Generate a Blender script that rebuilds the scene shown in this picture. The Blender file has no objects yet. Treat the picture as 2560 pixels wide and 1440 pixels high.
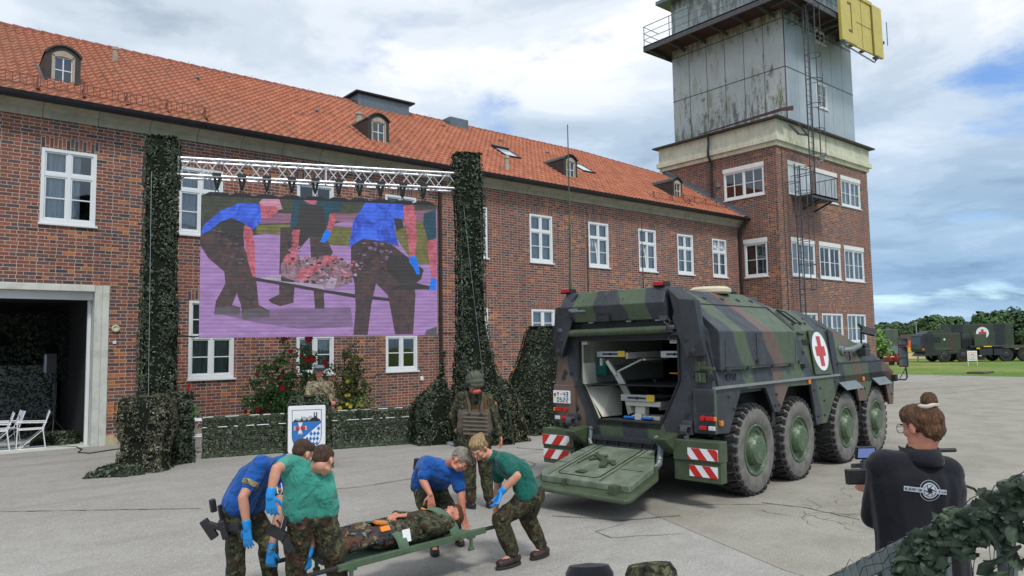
import bpy, bmesh, math, random
import numpy as np
from mathutils import Vector, Matrix, noise as mnoise

SC = bpy.context.scene
COL = SC.collection
# ---------------------------------------------------------------- camera
cam = bpy.data.cameras.new('camera'); camo_ = bpy.data.objects.new('camera', cam); COL.objects.link(camo_)
YAW, PIT, ROL = 0.694074, 0.0779873, -0.0156333
_f = Vector((math.sin(YAW)*math.cos(PIT), math.cos(YAW)*math.cos(PIT), math.sin(PIT)))
_r = Vector((math.cos(YAW), -math.sin(YAW), 0)); _u = _r.cross(_f)
_r2 = math.cos(ROL)*_r + math.sin(ROL)*_u; _u2 = -math.sin(ROL)*_r + math.cos(ROL)*_u
camo_.matrix_world = Matrix(((_r2.x, _u2.x, -_f.x, 0), (_r2.y, _u2.y, -_f.y, 0), (_r2.z, _u2.z, -_f.z, 2.25), (0, 0, 0, 1)))
cam.sensor_width = 36; cam.lens = 1827.7/2560*36; cam.clip_end = 5000; cam.clip_start = 0.05
SC.camera = camo_
# ---------------------------------------------------------------- light
SC.view_settings.view_transform = 'Standard'; SC.view_settings.look = 'None'
SC.view_settings.gamma = 1; SC.view_settings.exposure = 0.46
SUN_AZ, SUN_EL = math.radians(202), math.radians(54)     # azimuth from +Y towards +X
world = bpy.data.worlds.new('World'); SC.world = world; world.use_nodes = True
wn = world.node_tree; wn.nodes.clear()
def wnode(t, **k):
    n = wn.nodes.new(t)
    for a, b in k.items(): setattr(n, a, b)
    return n
wo = wnode('ShaderNodeOutputWorld'); bg = wnode('ShaderNodeBackground'); bg.inputs['Strength'].default_value = 0.82
sky = wnode('ShaderNodeTexSky', sky_type='NISHITA', sun_disc=False, sun_elevation=SUN_EL, sun_rotation=SUN_AZ)
sky.air_density = 1.0; sky.dust_density = 0.6
skm = wnode('ShaderNodeMix', data_type='RGBA', blend_type='MULTIPLY'); skm.inputs[0].default_value = 1
wn.links.new(sky.outputs[0], skm.inputs[6]); skm.inputs[7].default_value = (0.11, 0.135, 0.17, 1)
tc = wnode('ShaderNodeTexCoord'); sep = wnode('ShaderNodeSeparateXYZ'); wn.links.new(tc.outputs['Generated'], sep.inputs[0])
def wmath(op, a, b=None, c=None):
    n = wnode('ShaderNodeMath', operation=op)
    for i, v in enumerate((a, b, c)):
        if v is None: continue
        if isinstance(v, (int, float)): n.inputs[i].default_value = v
        else: wn.links.new(v, n.inputs[i])
    return n.outputs[0]
# project the sky direction on a flat cloud deck so that clouds shrink towards the horizon
den = wmath('MAXIMUM', wmath('ADD', sep.outputs[2], 0.14), 0.05)
cx = wmath('DIVIDE', sep.outputs[0], den); cy = wmath('DIVIDE', sep.outputs[1], den)
cmb = wnode('ShaderNodeCombineXYZ'); wn.links.new(cx, cmb.inputs[0]); wn.links.new(cy, cmb.inputs[1])
def wnoise(scale, detail, rough, dist=0.0, w=0.0):
    n = wnode('ShaderNodeTexNoise', noise_dimensions='4D'); wn.links.new(cmb.outputs[0], n.inputs['Vector'])
    n.inputs['Scale'].default_value = scale; n.inputs['Detail'].default_value = detail
    n.inputs['Roughness'].default_value = rough; n.inputs['Distortion'].default_value = dist; n.inputs['W'].default_value = w
    return n.outputs[0]
def wramp(x, stops):
    n = wnode('ShaderNodeValToRGB'); wn.links.new(x, n.inputs[0]); e = n.color_ramp.elements
    while len(e) < len(stops): e.new(0.5)
    for el, (p, c) in zip(e, stops):
        el.position = p; el.color = (c[0], c[1], c[2], 1)
    n.color_ramp.interpolation = 'EASE'
    return n.outputs[0]
n1 = wnoise(0.95, 8, 0.56, 0.35, 2.3)
mask = wramp(n1, [(0.34, (0, 0, 0)), (0.45, (.93, .93, .93)), (1, (1, 1, 1))])
n2 = wnoise(1.7, 9, 0.58, 0.4, 7.7)
ccol = wramp(n2, [(0.30, (.42, .50, .58)), (0.42, (.62, .70, .78)), (0.52, (.78, .84, .90)), (0.62, (.97, .98, 1.0))])
# clouds near the horizon read darker and bluer (long view through the deck)
hz = wramp(sep.outputs[2], [(0.0, (.52, .70, .90)), (0.06, (.34, .50, .70)), (0.14, (.50, .64, .78)), (0.24, (.72, .80, .88)), (0.38, (1, 1, 1))])
cm = wnode('ShaderNodeMix', data_type='RGBA', blend_type='MULTIPLY'); cm.inputs[0].default_value = 1
wn.links.new(ccol, cm.inputs[6]); wn.links.new(hz, cm.inputs[7])
mx = wnode('ShaderNodeMix', data_type='RGBA'); wn.links.new(mask, mx.inputs[0])
wn.links.new(skm.outputs[2], mx.inputs[6]); wn.links.new(cm.outputs[2], mx.inputs[7])
wn.links.new(mx.outputs[2], bg.inputs['Color']); wn.links.new(bg.outputs[0], wo.inputs[0])
sl = bpy.data.lights.new('sun', 'SUN'); sl.energy = 1.5; sl.angle = math.radians(11); sl.color = (1, .965, .92)
slo = bpy.data.objects.new('sun', sl); COL.objects.link(slo)
_sd = Vector((math.sin(SUN_AZ)*math.cos(SUN_EL), math.cos(SUN_AZ)*math.cos(SUN_EL), math.sin(SUN_EL)))
slo.rotation_euler = _sd.to_track_quat('Z', 'Y').to_euler()

# ---------------------------------------------------------------- helpers
PI = math.pi
def V(*a): return Vector(a)
class MB:
    """collects shapes and links them as one mesh object"""
    def __init__(s, M=None): s.v = []; s.f = []; s.m = []; s.M = M; s.cur = 0
    def add(s, vs, fs, mi=None):
        b = len(s.v)
        if s.M is not None: vs = [s.M @ Vector(v) for v in vs]
        s.v += [tuple(v) for v in vs]; s.f += [tuple(b+i for i in f) for f in fs]
        s.m += [s.cur if mi is None else mi]*len(fs); return s
    def box(s, x0, x1, y0, y1, z0, z1, mi=None):
        return s.add([(x0,y0,z0),(x1,y0,z0),(x1,y1,z0),(x0,y1,z0),(x0,y0,z1),(x1,y0,z1),(x1,y1,z1),(x0,y1,z1)],
            [(0,3,2,1),(4,5,6,7),(0,1,5,4),(1,2,6,5),(2,3,7,6),(3,0,4,7)], mi)
    def cbox(s, c, d, mi=None): return s.box(c[0]-d[0]/2,c[0]+d[0]/2,c[1]-d[1]/2,c[1]+d[1]/2,c[2]-d[2]/2,c[2]+d[2]/2,mi)
    def rbox(s, c, d, R, mi=None):
        vs = [R @ Vector((x*d[0]/2, y*d[1]/2, z*d[2]/2)) + Vector(c) for x,y,z in
              ((-1,-1,-1),(1,-1,-1),(1,1,-1),(-1,1,-1),(-1,-1,1),(1,-1,1),(1,1,1),(-1,1,1))]
        return s.add(vs, [(0,3,2,1),(4,5,6,7),(0,1,5,4),(1,2,6,5),(2,3,7,6),(3,0,4,7)], mi)
    def beam(s, p, q, w, h=None, up=(0,0,1), mi=None):
        p = Vector(p); q = Vector(q); d = q-p; L = d.length
        if L < 1e-6: return s
        d /= L; u = Vector(up)
        if abs(d.dot(u)) > .98: u = Vector((1,0,0))
        x = d.cross(u).normalized(); z = x.cross(d)
        R = Matrix((x, d, z)).transposed()
        return s.rbox((p+q)/2, (w, L, h or w), R, mi)
    def tube(s, p, q, r, n=8, r2=None, caps=True, mi=None):
        p = Vector(p); q = Vector(q); d = (q-p)
        if d.length < 1e-6: return s
        d.normalize(); u = Vector((0,0,1)) if abs(d.z) < .95 else Vector((1,0,0))
        x = d.cross(u).normalized(); y = x.cross(d); r2 = r if r2 is None else r2
        vs = []
        for c, rr in ((p, r), (q, r2)):
            for i in range(n):
                a = 2*PI*i/n; vs.append(c + rr*(math.cos(a)*x+math.sin(a)*y))
        fs = [(i, (i+1)%n, n+(i+1)%n, n+i) for i in range(n)]
        if caps: fs += [tuple(range(n-1,-1,-1)), tuple(range(n, 2*n))]
        return s.add(vs, fs, mi)
    def path(s, pts, r, n=6, mi=None, closed=False):
        pts = [Vector(p) for p in pts]; vs = []; N = len(pts)
        ref = Vector((0.13,0.21,1)).normalized()
        for i, p in enumerate(pts):
            d = (pts[min(i+1,N-1)]-pts[max(i-1,0)]) if not closed else (pts[(i+1)%N]-pts[i-1])
            d.normalize(); x = d.cross(ref)
            if x.length < .05: x = d.cross(Vector((1,0,0)))
            x.normalize(); y = x.cross(d)
            rr = r[i] if isinstance(r, (list, tuple)) else r
            for k in range(n):
                a = 2*PI*k/n; vs.append(p + rr*(math.cos(a)*x+math.sin(a)*y))
        fs = []
        for i in range(N-1 if not closed else N):
            j = (i+1) % N
            for k in range(n): fs.append((i*n+k, i*n+(k+1)%n, j*n+(k+1)%n, j*n+k))
        if not closed: fs += [tuple(range(n-1,-1,-1)), tuple(range((N-1)*n, N*n))]
        return s.add(vs, fs, mi)
    def prism(s, pts, ext, mi=None):
        """polygon pts (3D, any plane) extruded by vector ext"""
        pts = [Vector(p) for p in pts]; e = Vector(ext); n = len(pts)
        nn = Vector((0,0,0))
        for i in range(n): nn += pts[i].cross(pts[(i+1)%n])
        if nn.dot(e) > 0: pts = pts[::-1]
        vs = pts + [p+e for p in pts]
        fs = [tuple(range(n)), tuple(range(2*n-1, n-1, -1))] + [(i, n+i, n+(i+1)%n, (i+1)%n) for i in range(n)]
        return s.add(vs, fs, mi)
    def hull(s, pts, mi=None):
        bm = bmesh.new()
        for p in pts: bm.verts.new(p)
        r = bmesh.ops.convex_hull(bm, input=bm.verts)
        bmesh.ops.delete(bm, geom=[g for g in r['geom_interior'] if isinstance(g, bmesh.types.BMVert)], context='VERTS')
        bmesh.ops.dissolve_limit(bm, angle_limit=.02, verts=bm.verts, edges=bm.edges)
        bm.verts.index_update()
        s.add([v.co.copy() for v in bm.verts], [[v.index for v in f.verts] for f in bm.faces], mi); bm.free(); return s
    def lathe(s, prof, c=(0,0,0), ax=(0,0,1), n=24, mi=None, ang=2*PI):
        """prof: list of (radius, height along axis)"""
        a = Vector(ax).normalized(); u = Vector((0,0,1)) if abs(a.z) < .9 else Vector((1,0,0))
        x = a.cross(u).normalized(); y = a.cross(x); c = Vector(c); vs = []; m = len(prof)
        for i in range(n):
            t = ang*i/n
            for r, h in prof: vs.append(c + a*h + r*(math.cos(t)*x+math.sin(t)*y))
        fs = []
        for i in range(n):
            for k in range(m-1): fs.append((i*m+k, ((i+1)%n)*m+k, ((i+1)%n)*m+k+1, i*m+k+1))
        return s.add(vs, fs, mi)
    def ball(s, c, r, n=10, m=7, sc=(1,1,1), mi=None):
        vs = []; fs = []
        for j in range(m+1):
            t = PI*j/m
            for i in range(n):
                a = 2*PI*i/n; vs.append((c[0]+r*sc[0]*math.sin(t)*math.cos(a), c[1]+r*sc[1]*math.sin(t)*math.sin(a), c[2]+r*sc[2]*math.cos(t)))
        for j in range(m):
            for i in range(n): fs.append((j*n+i, (j+1)*n+i, (j+1)*n+(i+1)%n, j*n+(i+1)%n))
        return s.add(vs, fs, mi)
    def quad(s, a, b, c, d, mi=None): return s.add([a,b,c,d], [(0,1,2,3)], mi)
    def build(s, name, mats, parent=None, smooth=False, bevel=0, ang=35, **props):
        me = bpy.data.meshes.new(name); me.from_pydata(s.v, [], s.f)
        if not isinstance(mats, (list, tuple)): mats = [mats]
        for m in mats: me.materials.append(m)
        if len(mats) > 1: me.polygons.foreach_set('material_index', s.m)
        me.validate(); me.update()
        o = bpy.data.objects.new(name, me); COL.objects.link(o)
        if parent is not None: o.parent = parent
        if smooth:
            me.polygons.foreach_set('use_smooth', [True]*len(me.polygons))
            if smooth != 'all': me.set_sharp_from_angle(angle=math.radians(ang))
        if bevel:
            bv = o.modifiers.new('bevel', 'BEVEL'); bv.width = bevel; bv.segments = 2; bv.limit_method = 'ANGLE'; bv.angle_limit = math.radians(30)
        for k, v in props.items(): o[k] = v
        return o
    def parts(s, name, mats, parent=None, gap=.02, **k):
        """one object for every separate piece"""
        n = len(s.v); P = list(range(n))
        def fd(i):
            while P[i] != i: P[i] = P[P[i]]; i = P[i]
            return i
        for f in s.f:
            for j in f[1:]: P[fd(j)] = fd(f[0])
        G = {}
        for i in range(n): G.setdefault(fd(i), []).append(i)
        C_ = [[ids, [min(s.v[i][a] for i in ids)-gap for a in range(3)], [max(s.v[i][a] for i in ids)+gap for a in range(3)]] for ids in G.values()]
        ch = True
        while ch:
            ch = False
            for a in range(len(C_)):
                for b in range(a+1, len(C_)):
                    if all(C_[a][1][q] <= C_[b][2][q] and C_[b][1][q] <= C_[a][2][q] for q in range(3)):
                        C_[a] = [C_[a][0]+C_[b][0], [min(x, y) for x, y in zip(C_[a][1], C_[b][1])], [max(x, y) for x, y in zip(C_[a][2], C_[b][2])]]; del C_[b]; ch = True; break
                if ch: break
        r = []
        for ids, _a, _b in C_:
            mp = {i: q for q, i in enumerate(ids)}; m = MB(); m.v = [s.v[i] for i in ids]
            for f, mi in zip(s.f, s.m):
                if f[0] in mp: m.f.append(tuple(mp[i] for i in f)); m.m.append(mi)
            r.append(m.build(name, mats, parent, **k))
        return r
def thing(name, label, cat, loc=(0,0,0), rz=0, group=None):
    o = bpy.data.objects.new(name, None); COL.objects.link(o); o.empty_display_size = .2
    o.location = loc; o.rotation_euler = (0,0,rz); o['label'] = label; o['category'] = cat
    if group: o['group'] = group
    return o
def tag(o, label, cat, group=None):
    o['label'] = label; o['category'] = cat
    if group: o['group'] = group
    return o
def copy_tree(o, parent=None, label=None):
    c = o.copy(); COL.objects.link(c)
    if parent is not None:
        c.parent = parent; c.matrix_parent_inverse = o.matrix_parent_inverse
    if label: c['label'] = label
    for ch in list(o.children): copy_tree(ch, c)
    return c
def frame(o, ax, ay=None, az=None):
    """4x4 from origin and axes"""
    ax = Vector(ax).normalized(); az = Vector(az or (0,0,1)); ay = Vector(ay) if ay else az.cross(ax)
    M = Matrix((ax, ay, az)).transposed().to_4x4(); M.translation = Vector(o); return M

# ---------------------------------------------------------------- materials
class NT:
    def __init__(s, name):
        s.mat = bpy.data.materials.new(name); s.mat.use_nodes = True; s.t = s.mat.node_tree; s.t.nodes.clear()
        s.out = s.t.nodes.new('ShaderNodeOutputMaterial'); s.b = s.t.nodes.new('ShaderNodeBsdfPrincipled')
        s.t.links.new(s.b.outputs[0], s.out.inputs[0])
    def n(s, t, **k):
        x = s.t.nodes.new(t)
        for a, b in k.items(): setattr(x, a, b)
        return x
    def set(s, sock, v):
        if v is None: return
        if hasattr(v, 'is_output') or isinstance(v, bpy.types.NodeSocket): s.t.links.new(v, sock)
        elif isinstance(v, (tuple, list)) and len(v) == 3 and sock.type == 'RGBA': sock.default_value = (*v, 1)
        else: sock.default_value = v
    def math(s, op, a, b=None, c=None, clamp=False):
        x = s.n('ShaderNodeMath', operation=op, use_clamp=clamp)
        for i, v in enumerate((a, b, c)): s.set(x.inputs[i], v)
        return x.outputs[0]
    def co(s, kind='Object'): return s.n('ShaderNodeTexCoord').outputs[kind]
    def xyz(s, v):
        x = s.n('ShaderNodeSeparateXYZ'); s.set(x.inputs[0], v); return x.outputs
    def comb(s, x=0, y=0, z=0):
        c = s.n('ShaderNodeCombineXYZ'); s.set(c.inputs[0], x); s.set(c.inputs[1], y); s.set(c.inputs[2], z); return c.outputs[0]
    def mapping(s, v, scale=(1,1,1), loc=(0,0,0), rot=(0,0,0)):
        m = s.n('ShaderNodeMapping'); s.set(m.inputs[0], v); m.inputs['Scale'].default_value = scale; m.inputs['Location'].default_value = loc; m.inputs['Rotation'].default_value = rot
        return m.outputs[0]
    def noise(s, v, scale, detail=3, rough=.5, dist=0, out=0):
        x = s.n('ShaderNodeTexNoise'); s.set(x.inputs['Vector'], v); x.inputs['Scale'].default_value = scale
        x.inputs['Detail'].default_value = detail; x.inputs['Roughness'].default_value = rough; x.inputs['Distortion'].default_value = dist
        return x.outputs[out]
    def vor(s, v, scale, feature='F1', out='Distance', rnd=1):
        x = s.n('ShaderNodeTexVoronoi', feature=feature); s.set(x.inputs['Vector'], v); x.inputs['Scale'].default_value = scale; x.inputs['Randomness'].default_value = rnd
        return x.outputs[out]
    def white(s, v, out=0):
        x = s.n('ShaderNodeTexWhiteNoise'); s.set(x.inputs['Vector'], v); return x.outputs[out]
    def ramp(s, x, stops, interp='LINEAR'):
        r = s.n('ShaderNodeValToRGB'); s.set(r.inputs[0], x); e = r.color_ramp.elements
        while len(e) < len(stops): e.new(.5)
        for el, (p, c) in zip(e, stops):
            el.position = p
            if isinstance(c, (int, float)): c = (c, c, c)
            el.color = (*c, 1)
        r.color_ramp.interpolation = interp; return r.outputs[0]
    def mix(s, f, a, b, mode='MIX'):
        x = s.n('ShaderNodeMix', data_type='RGBA', blend_type=mode); s.set(x.inputs[0], f); s.set(x.inputs[6], a); s.set(x.inputs[7], b); return x.outputs[2]
    def bump(s, h, strength=.3, dist=.01):
        x = s.n('ShaderNodeBump'); x.inputs['Strength'].default_value = strength; x.inputs['Distance'].default_value = dist; s.set(x.inputs['Height'], h)
        s.t.links.new(x.outputs[0], s.b.inputs['Normal'])
    def base(s, c=None, rough=None, metal=None, spec=None):
        s.set(s.b.inputs['Base Color'], c); s.set(s.b.inputs['Roughness'], rough); s.set(s.b.inputs['Metallic'], metal)
        if spec is not None: s.b.inputs['Specular IOR Level'].default_value = spec
        return s.mat
def plain(name, c, rough=.6, metal=0, var=.18, scale=6, bump=.15, bscale=60, spec=None, coat=0):
    """painted / cast surface: slight tone variation, dirt and micro relief"""
    t = NT(name); co = t.co()
    a = t.noise(co, scale, 5, .6)
    v = t.ramp(a, [(.25, tuple(x*(1-var) for x in c)), (.55, c), (.8, tuple(min(1, x*(1+var*.8)) for x in c))])
    t.base(v, t.ramp(t.noise(co, scale*3, 3), [(.3, max(0, rough-.08)), (.7, min(1, rough+.08))]), metal, spec)
    if bump: t.bump(t.noise(co, bscale, 3), bump, .004)
    if coat: t.b.inputs['Coat Weight'].default_value = coat
    return t.mat

def brick_mat(name, ax=(1,0,0), dark=0.0, soldier=False, off=0.0):
    """bricks laid as stretcher, header, stretcher ... ; ax = horizontal axis in object space"""
    t = NT(name); x, y, z = t.xyz(t.co())
    h = t.math('ADD', t.math('ADD', t.math('MULTIPLY', x, ax[0]), t.math('MULTIPLY', y, ax[1])), off)
    if soldier: h, z = z, h
    CH = .0857
    zz = t.math('DIVIDE', z, CH); row = t.math('FLOOR', zz); fz = t.math('FRACT', zz)
    par = t.math('MULTIPLY', t.math('FRACT', t.math('MULTIPLY', row, .5)), 2)
    jit = t.math('MULTIPLY', t.white(t.comb(row, 3.1, 0)), .06)
    P = .385 if not soldier else .51
    sh = t.math('ADD', t.math('MULTIPLY', par, .62), jit)
    hh = t.math('ADD', t.math('DIVIDE', h, P), sh); cell = t.math('FLOOR', hh); fh = t.math('FRACT', hh)
    SPL = .66 if not soldier else .5
    isH = t.math('GREATER_THAN', fh, SPL)
    d1 = t.math('MINIMUM', fh, t.math('ABSOLUTE', t.math('SUBTRACT', fh, SPL)))
    d1 = t.math('MULTIPLY', t.math('MINIMUM', d1, t.math('SUBTRACT', 1.0, fh)), P)
    d2 = t.math('MULTIPLY', t.math('MINIMUM', fz, t.math('SUBTRACT', 1.0, fz)), CH)
    d = t.math('MINIMUM', d1, d2)
    d = t.math('ADD', d, t.math('MULTIPLY', t.math('SUBTRACT', t.noise(t.co(), 60, 2), .5), .004))
    brick = t.ramp(d, [(.0054, 0.0), (.0084, 1.0)])
    r1 = t.white(t.comb(cell, row, isH))
    big = t.noise(t.co(), .35, 3, .6)
    rr = t.math('ADD', r1, t.math('MULTIPLY', t.math('SUBTRACT', big, .5), .9), clamp=True)
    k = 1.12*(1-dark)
    c = t.ramp(rr, [(0, (.205*k, .064*k, .042*k)), (.16, (.15*k, .054*k, .040*k)), (.32, (.25*k, .088*k, .055*k)), (.46, (.125*k, .058*k, .050*k)),
                    (.58, (.20*k, .070*k, .048*k)), (.70, (.105*k, .062*k, .062*k)), (.80, (.080*k, .058*k, .068*k)), (.90, (.055*k, .042*k, .043*k)), (.965, (.38*k, .135*k, .045*k))], 'CONSTANT')
    c = t.mix(.5, c, t.mix(1, c, t.ramp(t.noise(t.co(), 22, 4, .7), [(.3, .62), (.7, 1.35)]), 'MULTIPLY'))
    mort = t.mix(t.noise(t.co(), 1.3, 4, .6), (.36, .28, .22), (.60, .50, .40))
    c = t.mix(brick, mort, c)
    # rain streaks and soot
    st = t.noise(t.mapping(t.co(), (1.2, 1.2, .12)), 2.2, 5, .6)
    c = t.mix(t.ramp(st, [(.48, 0), (.8, .45)]), c, (.085, .06, .055))
    t.base(c, t.ramp(brick, [(0, .95), (1, .72)]), 0, .35)
    t.bump(t.math('ADD', brick, t.math('MULTIPLY', t.noise(t.co(), 90, 3), .25)), .55, .006)
    return t.mat
M = {}
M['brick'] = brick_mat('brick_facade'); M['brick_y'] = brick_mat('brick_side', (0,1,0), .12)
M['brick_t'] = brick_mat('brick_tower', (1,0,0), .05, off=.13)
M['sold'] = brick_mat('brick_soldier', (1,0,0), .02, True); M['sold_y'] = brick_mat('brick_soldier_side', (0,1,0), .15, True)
def stone(name, c, streak=.4, sc=2.0, joints=0):
    t = NT(name); co = t.co()
    a = t.noise(co, sc, 6, .65); col = t.ramp(a, [(.25, tuple(x*.72 for x in c)), (.5, c), (.78, tuple(min(1, x*1.15) for x in c))])
    s = t.noise(t.mapping(co, (3, 3, .25)), 2.5, 5, .65)
    col = t.mix(t.ramp(s, [(.48, 0), (.8, streak)]), col, tuple(x*.35 for x in c))
    if joints:
        x, y, z = t.xyz(co); f = t.math('FRACT', t.math('DIVIDE', x, joints)); d = t.math('MULTIPLY', t.math('MINIMUM', f, t.math('SUBTRACT', 1.0, f)), joints)
        col = t.mix(t.ramp(d, [(.006, .75), (.014, 0)]), col, tuple(x*.2 for x in c))
    t.base(col, .88, 0, .3); t.bump(t.noise(co, 70, 4, .6), .35, .004); return t.mat
M['stone'] = stone('sandstone_band', (.36, .34, .27), .35, 3, 1.16)
M['cream'] = stone('cream_render', (.62, .61, .47), .45, 2)
M['concrete'] = stone('cast_concrete', (.58, .59, .53), .25, 3)
M['plinth'] = stone('plinth_render', (.50, .42, .28), .5, 3)
M['white'] = plain('white_window_paint', (.74, .76, .76), .35, 0, .06, 3, .05)
M['whitem'] = plain('white_lintel', (.76, .76, .72), .55, 0, .1, 3)
M['gut'] = plain('dark_gutter_zinc', (.035, .035, .042), .45, .5, .3)
M['zinc'] = plain('zinc_sheet', (.17, .20, .22), .45, .6, .25)
M['bronze'] = plain('dark_dormer_cladding', (.055, .045, .042), .55, .3, .35, 4)
M['dormwood'] = stone('weathered_wood', (.42, .36, .28), .5, 7)
M['black'] = plain('black_paint', (.018, .018, .02), .5, 0, .3)
M['void'] = plain('room_dark', (.015, .016, .018), .9, 0, .2, 2, 0)  # near-black linings stand in for the shade of unlit interiors
M['alu'] = plain('aluminium_truss', (.72, .73, .75), .4, .45, .1)
M['galv'] = plain('galvanised_steel', (.23, .27, .27), .5, .55, .3, 9)
M['steel'] = plain('ladder_steel', (.10, .10, .11), .55, .5, .3, 8)
def glass(name='window_glass', tint=(.75, .8, .82), refl=.1):
    t = NT(name); t.t.nodes.remove(t.b)
    fr = t.n('ShaderNodeFresnel'); fr.inputs[0].default_value = 1.5
    f = t.math('ADD', t.math('MULTIPLY', fr.outputs[0], 1.3), refl, clamp=True)
    tr = t.n('ShaderNodeBsdfTransparent'); tr.inputs[0].default_value = (*tint, 1)
    gl = t.n('ShaderNodeBsdfGlossy'); gl.inputs['Roughness'].default_value = .02
    bp = t.n('ShaderNodeBump'); bp.inputs['Strength'].default_value = .08; bp.inputs['Distance'].default_value = .02; t.set(bp.inputs['Height'], t.noise(t.co(), 1.6, 2)); t.t.links.new(bp.outputs[0], gl.inputs['Normal'])
    m = t.n('ShaderNodeMixShader'); t.set(m.inputs[0], f); t.t.links.new(tr.outputs[0], m.inputs[1]); t.t.links.new(gl.outputs[0], m.inputs[2])
    t.t.links.new(m.outputs[0], t.out.inputs[0]); return t.mat
M['glass'] = glass()
def curtain_mat(name, c):
    t = NT(name); co = t.co(); x, y, z = t.xyz(co)
    w = t.noise(t.mapping(co, (14, 14, .8)), 1, 2)
    t.base(t.ramp(w, [(.3, tuple(k*.45 for k in c)), (.5, c), (.7, tuple(k*.7 for k in c))]), .9, 0, .1); t.bump(w, .6, .05); return t.mat
M['curtain'] = curtain_mat('net_curtain', (.80, .84, .88)); M['curtain2'] = curtain_mat('green_grey_blind', (.78, .92, .87))
def blind_mat():
    t = NT('slatted_blind'); x, y, z = t.xyz(t.co()); f = t.math('FRACT', t.math('DIVIDE', z, .055))
    t.base(t.ramp(f, [(0, (.16, .18, .2)), (.22, (.62, .65, .67)), (.9, (.75, .78, .8)), (1, (.3, .3, .3))]), .4, .3); return t.mat
M['blind'] = blind_mat()
def metal_panel_mat():
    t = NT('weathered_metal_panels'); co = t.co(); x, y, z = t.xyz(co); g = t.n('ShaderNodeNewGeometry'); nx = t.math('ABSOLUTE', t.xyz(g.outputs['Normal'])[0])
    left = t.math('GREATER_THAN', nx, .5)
    base = t.mix(left, (.42, .49, .55), (.55, .55, .53))  # x faces painted lighter and warmer, y faces bluer: daylight put into the colour
    base = t.mix(.35, base, t.ramp(t.noise(co, 1.1, 5, .6), [(.3, (.27, .29, .29)), (.7, (.50, .52, .52))]))
    low = t.ramp(z, [(0, 1), (1, 0)])
    zz = t.math('MULTIPLY', t.math('SUBTRACT', 16.6, z), .22, clamp=True)
    n = t.noise(t.mapping(co, (1.6, 1.6, .38)), 2.3, 8, .72); n2 = t.noise(t.mapping(co, (1, 1, .6)), 14, 5, .7)
    s = t.math('ADD', t.math('ADD', n, t.math('MULTIPLY', zz, .17)), t.math('MULTIPLY', t.math('SUBTRACT', n2, .5), .30))
    base = t.mix(t.math('MULTIPLY', t.ramp(s, [(.59, 0), (.68, .85)]), left), base, (.115, .12, .09))
    n3 = t.noise(t.mapping(co, (1.2, 1.2, .3), (4, 7, 1)), 2.0, 7, .7); s3 = t.math('ADD', n3, t.math('MULTIPLY', zz, .15))
    base = t.mix(t.math('MULTIPLY', t.ramp(s3, [(.58, 0), (.70, .7)]), left), base, (.23, .21, .08))
    ov = t.math('MULTIPLY', t.math('SUBTRACT', z, 17.2), .9, clamp=True)
    n4 = t.noise(t.mapping(co, (2.2, 2.2, .5), (2, 3, 1)), 2.2, 6, .7)
    base = t.mix(t.ramp(t.math('ADD', n4, t.math('MULTIPLY', ov, .22)), [(.62, 0), (.8, .7)]), base, (.09, .10, .09))
    t.base(base, .5, .25, .4); t.bump(t.noise(co, 5, 4), .25, .02); return t.mat
M['mpanel'] = metal_panel_mat()
def tile_mat():
    t = NT('clay_roof_tiles'); co = t.co(); x, y, z = t.xyz(co)
    cell = t.comb(t.math('FLOOR', t.math('DIVIDE', x, .225)), t.math('FLOOR', t.math('DIVIDE', t.math('ADD', y, .0), .262)), 0)
    r = t.white(cell)
    c = t.ramp(r, [(0, (.34, .110, .060)), (.3, (.42, .145, .078)), (.6, (.38, .125, .070)), (.85, (.48, .18, .100)), (1, (.25, .09, .06))])
    w = t.noise(co, .25, 4, .6); k = t.math('ADD', t.math('MULTIPLY', w, 1.2), t.math('MULTIPLY', x, -.035))
    c = t.mix(t.ramp(k, [(.15, 0), (.75, .65)]), c, (.29, .145, .095))
    g = t.noise(co, 5, 5, .7); c = t.mix(t.ramp(g, [(.5, 0), (.78, .55)]), c, (.11, .085, .06))
    t.base(c, .8, 0, .3); t.bump(t.noise(co, 50, 3), .3, .004); return t.mat
M['tile'] = tile_mat()
def asphalt():
    t = NT('worn_asphalt'); co = t.co(); x, y, z = t.xyz(co)
    a = t.noise(co, .16, 5, .6); fine = t.noise(co, 75, 2, .9); mid = t.noise(co, 3.2, 6, .65); sp = t.vor(co, 70, out='Color')
    c = t.ramp(a, [(.3, (.295, .280, .252)), (.5, (.355, .340, .310)), (.7, (.405, .390, .360))])
    # older browner slab on the far right side of a joint
    e = t.math('ADD', t.math('MULTIPLY', x, .43), t.math('MULTIPLY', y, -.9))
    e = t.math('ADD', e, t.math('MULTIPLY', t.math('SUBTRACT', t.noise(co, 1.2, 3), .5), .05))
    c = t.mix(.75, c, t.mix(1, c, t.ramp(fine, [(.25, .42), (.5, .95), (.75, 1.55)]), 'MULTIPLY'))
    s3 = t.n('ShaderNodeSeparateColor'); t.set(s3.inputs[0], sp)
    c = t.mix(t.ramp(s3.outputs[0], [(.0, .45), (.12, 0)]), c, (.09, .08, .07))
    c = t.mix(t.ramp(s3.outputs[1], [(.88, 0), (1, .55)]), c, (.62, .60, .56))
    c = t.mix(t.ramp(mid, [(.45, 0), (.75, .28)]), c, (.17, .155, .135))
    st = t.noise(t.mapping(co, (.5, 2.2, 1), (0, 0, 0), (0, 0, .6)), .6, 5, .6); c = t.mix(t.ramp(st, [(.50, 0), (.74, .42)]), c, (.20, .185, .16))
    t.base(c, .92, 0, .25); t.bump(t.math('ADD', fine, t.math('MULTIPLY', mid, .6)), .5, .006); return t.mat
M['asphalt'] = asphalt()
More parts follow.
